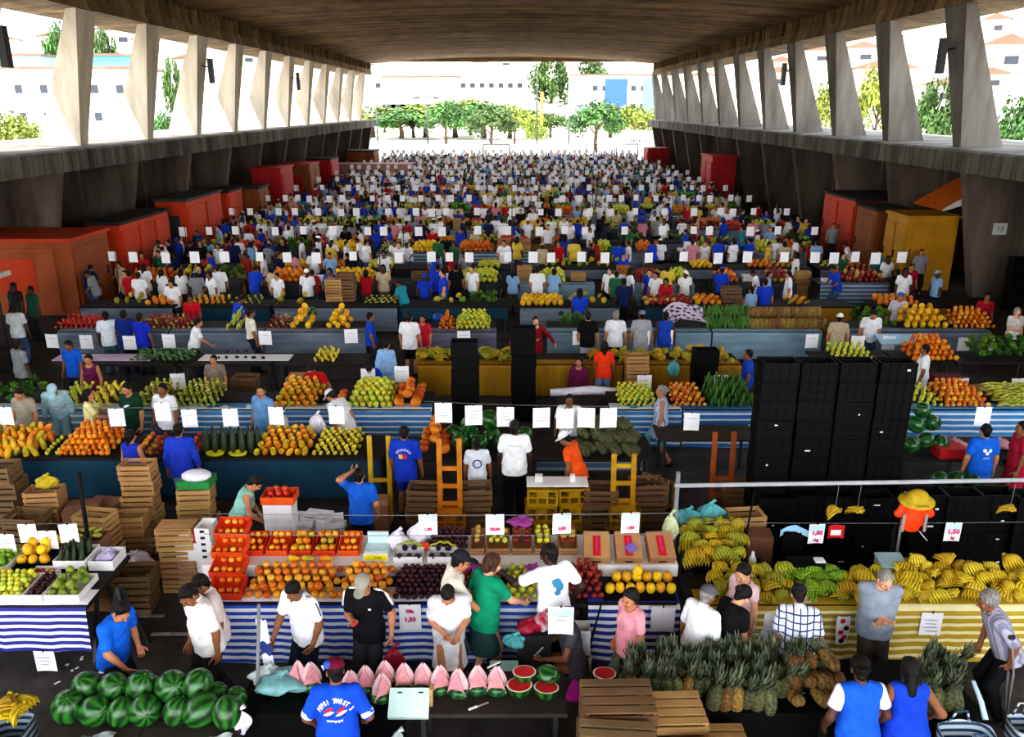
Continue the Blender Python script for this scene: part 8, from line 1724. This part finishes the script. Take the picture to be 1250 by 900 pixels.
ORD2 = ['first'] + ORD[1:]
STK = ['wood', 'oldwood', 'wood', 'black', 'orange', 'tray']
CARDROWS = []
NR = 12
for j in range(-1, NR):
    yf = 27.9 + 6.25 * j; yb = yf + 3.05; nm_ = ROWN[j] if j >= 0 else None
    big = j < 4; grow = 1.05 + .08 * max(j, 0)
    if j >= 0:
        x = -13.6 + RND.uniform(0, .4); n = 0
        while x < 13.4:
            w = min(RND.uniform(2.4, 4.2) * (1 if j < 4 else 1.6), 13.9 - x); cl = RND.choice(CL_ANY); lab = '%s stall row, %s table from the left' % (nm_, ORD2[min(n, 11)])
            if w < 1.2: break
            table(x, x + w, yf, yf + 1.15, .93, 'cloth fronted market table, %s' % lab, group=None)
            skirt_cloth(x, x + w, yf, .2, .95, cl, 'cloth hanging on the front of the %s' % lab, seed=n + j, depth=.3)
            xx = x + .05
            while xx < x + w - .5:
                if RND.random() < (.3 if j < 5 else .45):
                    if j < 6 and RND.random() < .8: stack(RND.choice(['tray', 'wood', 'tray', 'oldwood']), xx + .35, yf + RND.uniform(.3, .8), RND.randint(1, 2), 'on the %s, %s slot' % (lab, ORD2[min(11, int((xx - x) / .5))]), z=.955)
                    xx += .9; continue
                ww = min(RND.uniform(.7, 1.6), x + w - xx - .04); kd = RND.choice(FRONT); K = KINDS[kd]; s_ = max(1.0, .085 * grow / K.size) if kd not in ('banana_hand', 'lettuce', 'yellow_melon') else 1.1 + .05 * max(0, j)
                heap(kd, xx, xx + ww, yf + .1, yf + 1.1, .95, 1.05, '%s heaped on the front of the %s' % (kd.replace('_', ' '), lab), '%s heaps in the %s row' % (kd.replace('_', ' '), nm_), sp=K.size * 2.0 * s_, sc=s_, layers=2 if big else 1, tilt=(1.2, 0, .6) if kd in ('papaya', 'corn_cob', 'star_fruit', 'cucumber') else None); xx += ww + .06
            x += w + RND.choice([.05, .1, .5, .8]); n += 1
    if True:
        yb0 = yf + 3.0 if j >= 0 else 24.6; lbr = nm_ + ' stall row' if nm_ else 'third stall row'
        x = -13.4 if not blocked(-9, yb0 + .5) else -8.2; n = 0
        while x < 13.2:
            w = min(RND.uniform(2.6, 4.4) * (1 if j < 4 else 1.6), 13.6 - x)
            if w < 1.2: break
            if j == -1: yb0 = 24.7
            lab = 'dark backed market table in the rear of the %s, %s from left' % (lbr, ORD2[min(n, 11)])
            table(x, x + w, yb0, yb0 + 1.0, .9, lab, crossed=big, skirt=(RND.choice([M_DGREY, M_GREYCL, M_MUST, M_TEAL, M_GREYCL]), .1 if RND.random() < .6 else .5, -1))
            xx = x + .05
            while xx < x + w - .5:
                if RND.random() < (.25 if j < 5 else .45): xx += .9; continue
                ww = min(RND.uniform(.7, 1.5), x + w - xx - .04); kd = RND.choice(FRONT + ['banana_hand', 'papaya', 'orange']); K = KINDS[kd]; s_ = max(1.0, .085 * grow / K.size) if kd not in ('banana_hand', 'lettuce', 'yellow_melon') else 1.1 + .05 * max(j, 0)
                heap(kd, xx, xx + ww, yb0 + .08, yb0 + .92, .9, .97, '%s heaped in the %s' % (kd.replace('_', ' '), lab.split(' in the ')[1]), '%s heaps in the rear of the %s' % (kd.replace('_', ' '), lbr), sp=K.size * 2.0 * s_, sc=s_, layers=1, tilt=(1.2, 0, .6) if kd in ('papaya', 'corn_cob', 'star_fruit', 'cucumber') else None); xx += ww + .06
            x += w + RND.choice([.08, .3, .7]); n += 1
    # crates between the tables
    if 0 <= j < 7:
        for q in range(9):
            x = -12.5 + 2.9 * q + RND.uniform(-.8, .8); yy = yf + RND.uniform(1.45, 2.0); k = RND.choice(STK)
            if free(x, yy, .6): stack(k, x, yy, RND.randint(2, 4) * (2 if k == 'tray' else 1), 'amid the %s stall row, %s pile from left' % (nm_, ORD2[q]))
    # customers in the aisle before each front, sellers between the tables
    if j >= 0:
        for lane, (y0_, dens) in enumerate(((yf - .62, .50 + .07 * j), (yf - 1.28, .38 + .08 * j), (yf + 2.62, .30 + .05 * j))):
            x = -14.2 - (.8 if lane < 2 else -.4)
            while x < 14.2:
                d_ = dens + (.25 if x < -4 and j < 4 else 0)
                yy = y0_ + RND.uniform(-.13, .13)
                if RND.random() < d_ and free(x, yy):
                    c = wcol(); yaw = RND.choice([0, 0, 20, -25, 90, -90, 180, 160]) if lane < 2 else RND.choice([180, 180, 150, 0, 90, -90])
                    folk(x, yy, yaw + RND.uniform(-20, 20), c, 'distant person in a %s top, %s side of the %s stall row, %s part' % (c.replace('_', ' '), ['front', 'aisle', 'seller'][lane], nm_, part_of(x)), group='%s topped people, %s side of the %s row, %s part' % (c.replace('_', ' '), ['front', 'aisle', 'seller'][lane], nm_, part_of(x)))
                x += RND.uniform(.56, .72)
        wire((-13.6, yf - .18, 2.13), (13.8, yf - .18, 2.13), 'line carrying the price cards over the front of the %s row' % nm_, sag=.02, m=M_DGREY)
        x = -13.6
        while x < 13.8:
            CARDROWS.append((x, yf - .2, 2.11 - RND.uniform(0, .05), nm_, j)); x += RND.uniform(.6, 1.7) if j < 6 else RND.uniform(.55, 1.3)
        for q in range(-3, 4):
            pole((q * 4.5, yf - .2, 0), (q * 4.5, yf - .2, 2.2), 'thin dark post holding the card line of the %s row, %s from the left' % (nm_, ORD[q + 3]), .018) if j < 5 else None
# people at the sides of the aisles
for q in range(46):
    y = RND.uniform(30, 95); s = RND.choice([-1, -1, 1]); x = s * RND.uniform(13.7, 14.6); c = wcol()
    if free(x, y): folk(x, y, RND.uniform(0, 360), c, 'distant person in a %s top walking along the %s wall of the hall' % (c.replace('_', ' '), 'left' if s < 0 else 'right'), group='%s topped people along the %s wall' % (c.replace('_', ' '), 'left' if s < 0 else 'right'))
NIND = 300 - len(PEOPLE)
head_, tail_ = FOLK[:26], sorted(FOLK[26:], key=lambda f: f[1]); FOLK = head_ + tail_
for x, y, yaw, col, lab, var, ht, group, z in FOLK[:NIND]:
    o = mk('person', POOL[var][0], loc=(x, y, z), rz=rad(yaw), sc=ht / 1.72, color=srgb(SHIRTS[col])); tag(o, lab, 'person', group)
if FOLK[NIND:]:
    cols = list(SHIRTS); Vs, Fs, Ms, off = [], [], [], 0
    for x, y, yaw, col, lab, var, ht, group, z in FOLK[NIND:]:
        V, F, mi = POOL[var][1]; s = ht / 1.72; c, sn = math.cos(rad(yaw)), math.sin(rad(yaw)); R2 = np.array([[c, -sn, 0], [sn, c, 0], [0, 0, 1]]) * s
        Vs.append(V @ R2.T + np.array((x, y, z))); Fs.append(F + off); off += len(V)
        m = mi.copy(); m[mi == 0] = var % 4; m[mi == 1] = 7 + cols.index(col); m[mi == 2] = 4 + POOL[var][2]; m[mi == 3] = 7 + len(cols); Ms.append(m)
    me = np_mesh('crowd', np.concatenate(Vs), np.concatenate(Fs), [SKIN['tan'], SKIN['brown'], SKIN['dark'], SKIN['pale']] + BOTS + [pm('crowd_' + c, SHIRTS[c], .85, .15, 5) for c in cols] + [M_HAIR], np.concatenate(Ms))
    tag(mk('crowd', me), 'dense far crowd of shoppers filling the last rows of the hall', 'crowd', None, 'stuff')
CARDROWS.sort(key=lambda c: c[1]); nind = 300 - len(CARDS)
cm = card_mesh(.30, .36); CARD['far'] = cm.mesh('card', M_PAPER); Vs, Fs = [], []
for i, (x, y, z, nm_, j) in enumerate(CARDROWS):
    if i < nind:
        o = mk('price_card', CARD['far'], loc=(x, y, z), rz=RND.uniform(-.15, .15), sc=RND.uniform(.85, 1.1)); g = 'white price card on the line over the %s row of stalls, %s part' % (nm_, part_of(x)); tag(o, g, 'price card', g.replace('card', 'cards', 1))
    else:
        o = len(Vs); Vs += [(a + x, b_ + y, c + z) for a, b_, c in cm.v]; Fs += [tuple(k + o for k in f) for f in cm.f]
if Vs:
    b = MB(); b.add(Vs, Fs, smooth=True); tag(b.obj('price_cards', M_PAPER), 'white price cards over the most distant rows', 'price cards', None, 'stuff')
settle_kinds()
print('PEOPLE', len(PEOPLE), 'FOLK', len(FOLK), 'CARDS', len(CARDS), len(CARDROWS), {k: len(v.pl) for k, v in KINDS.items()})
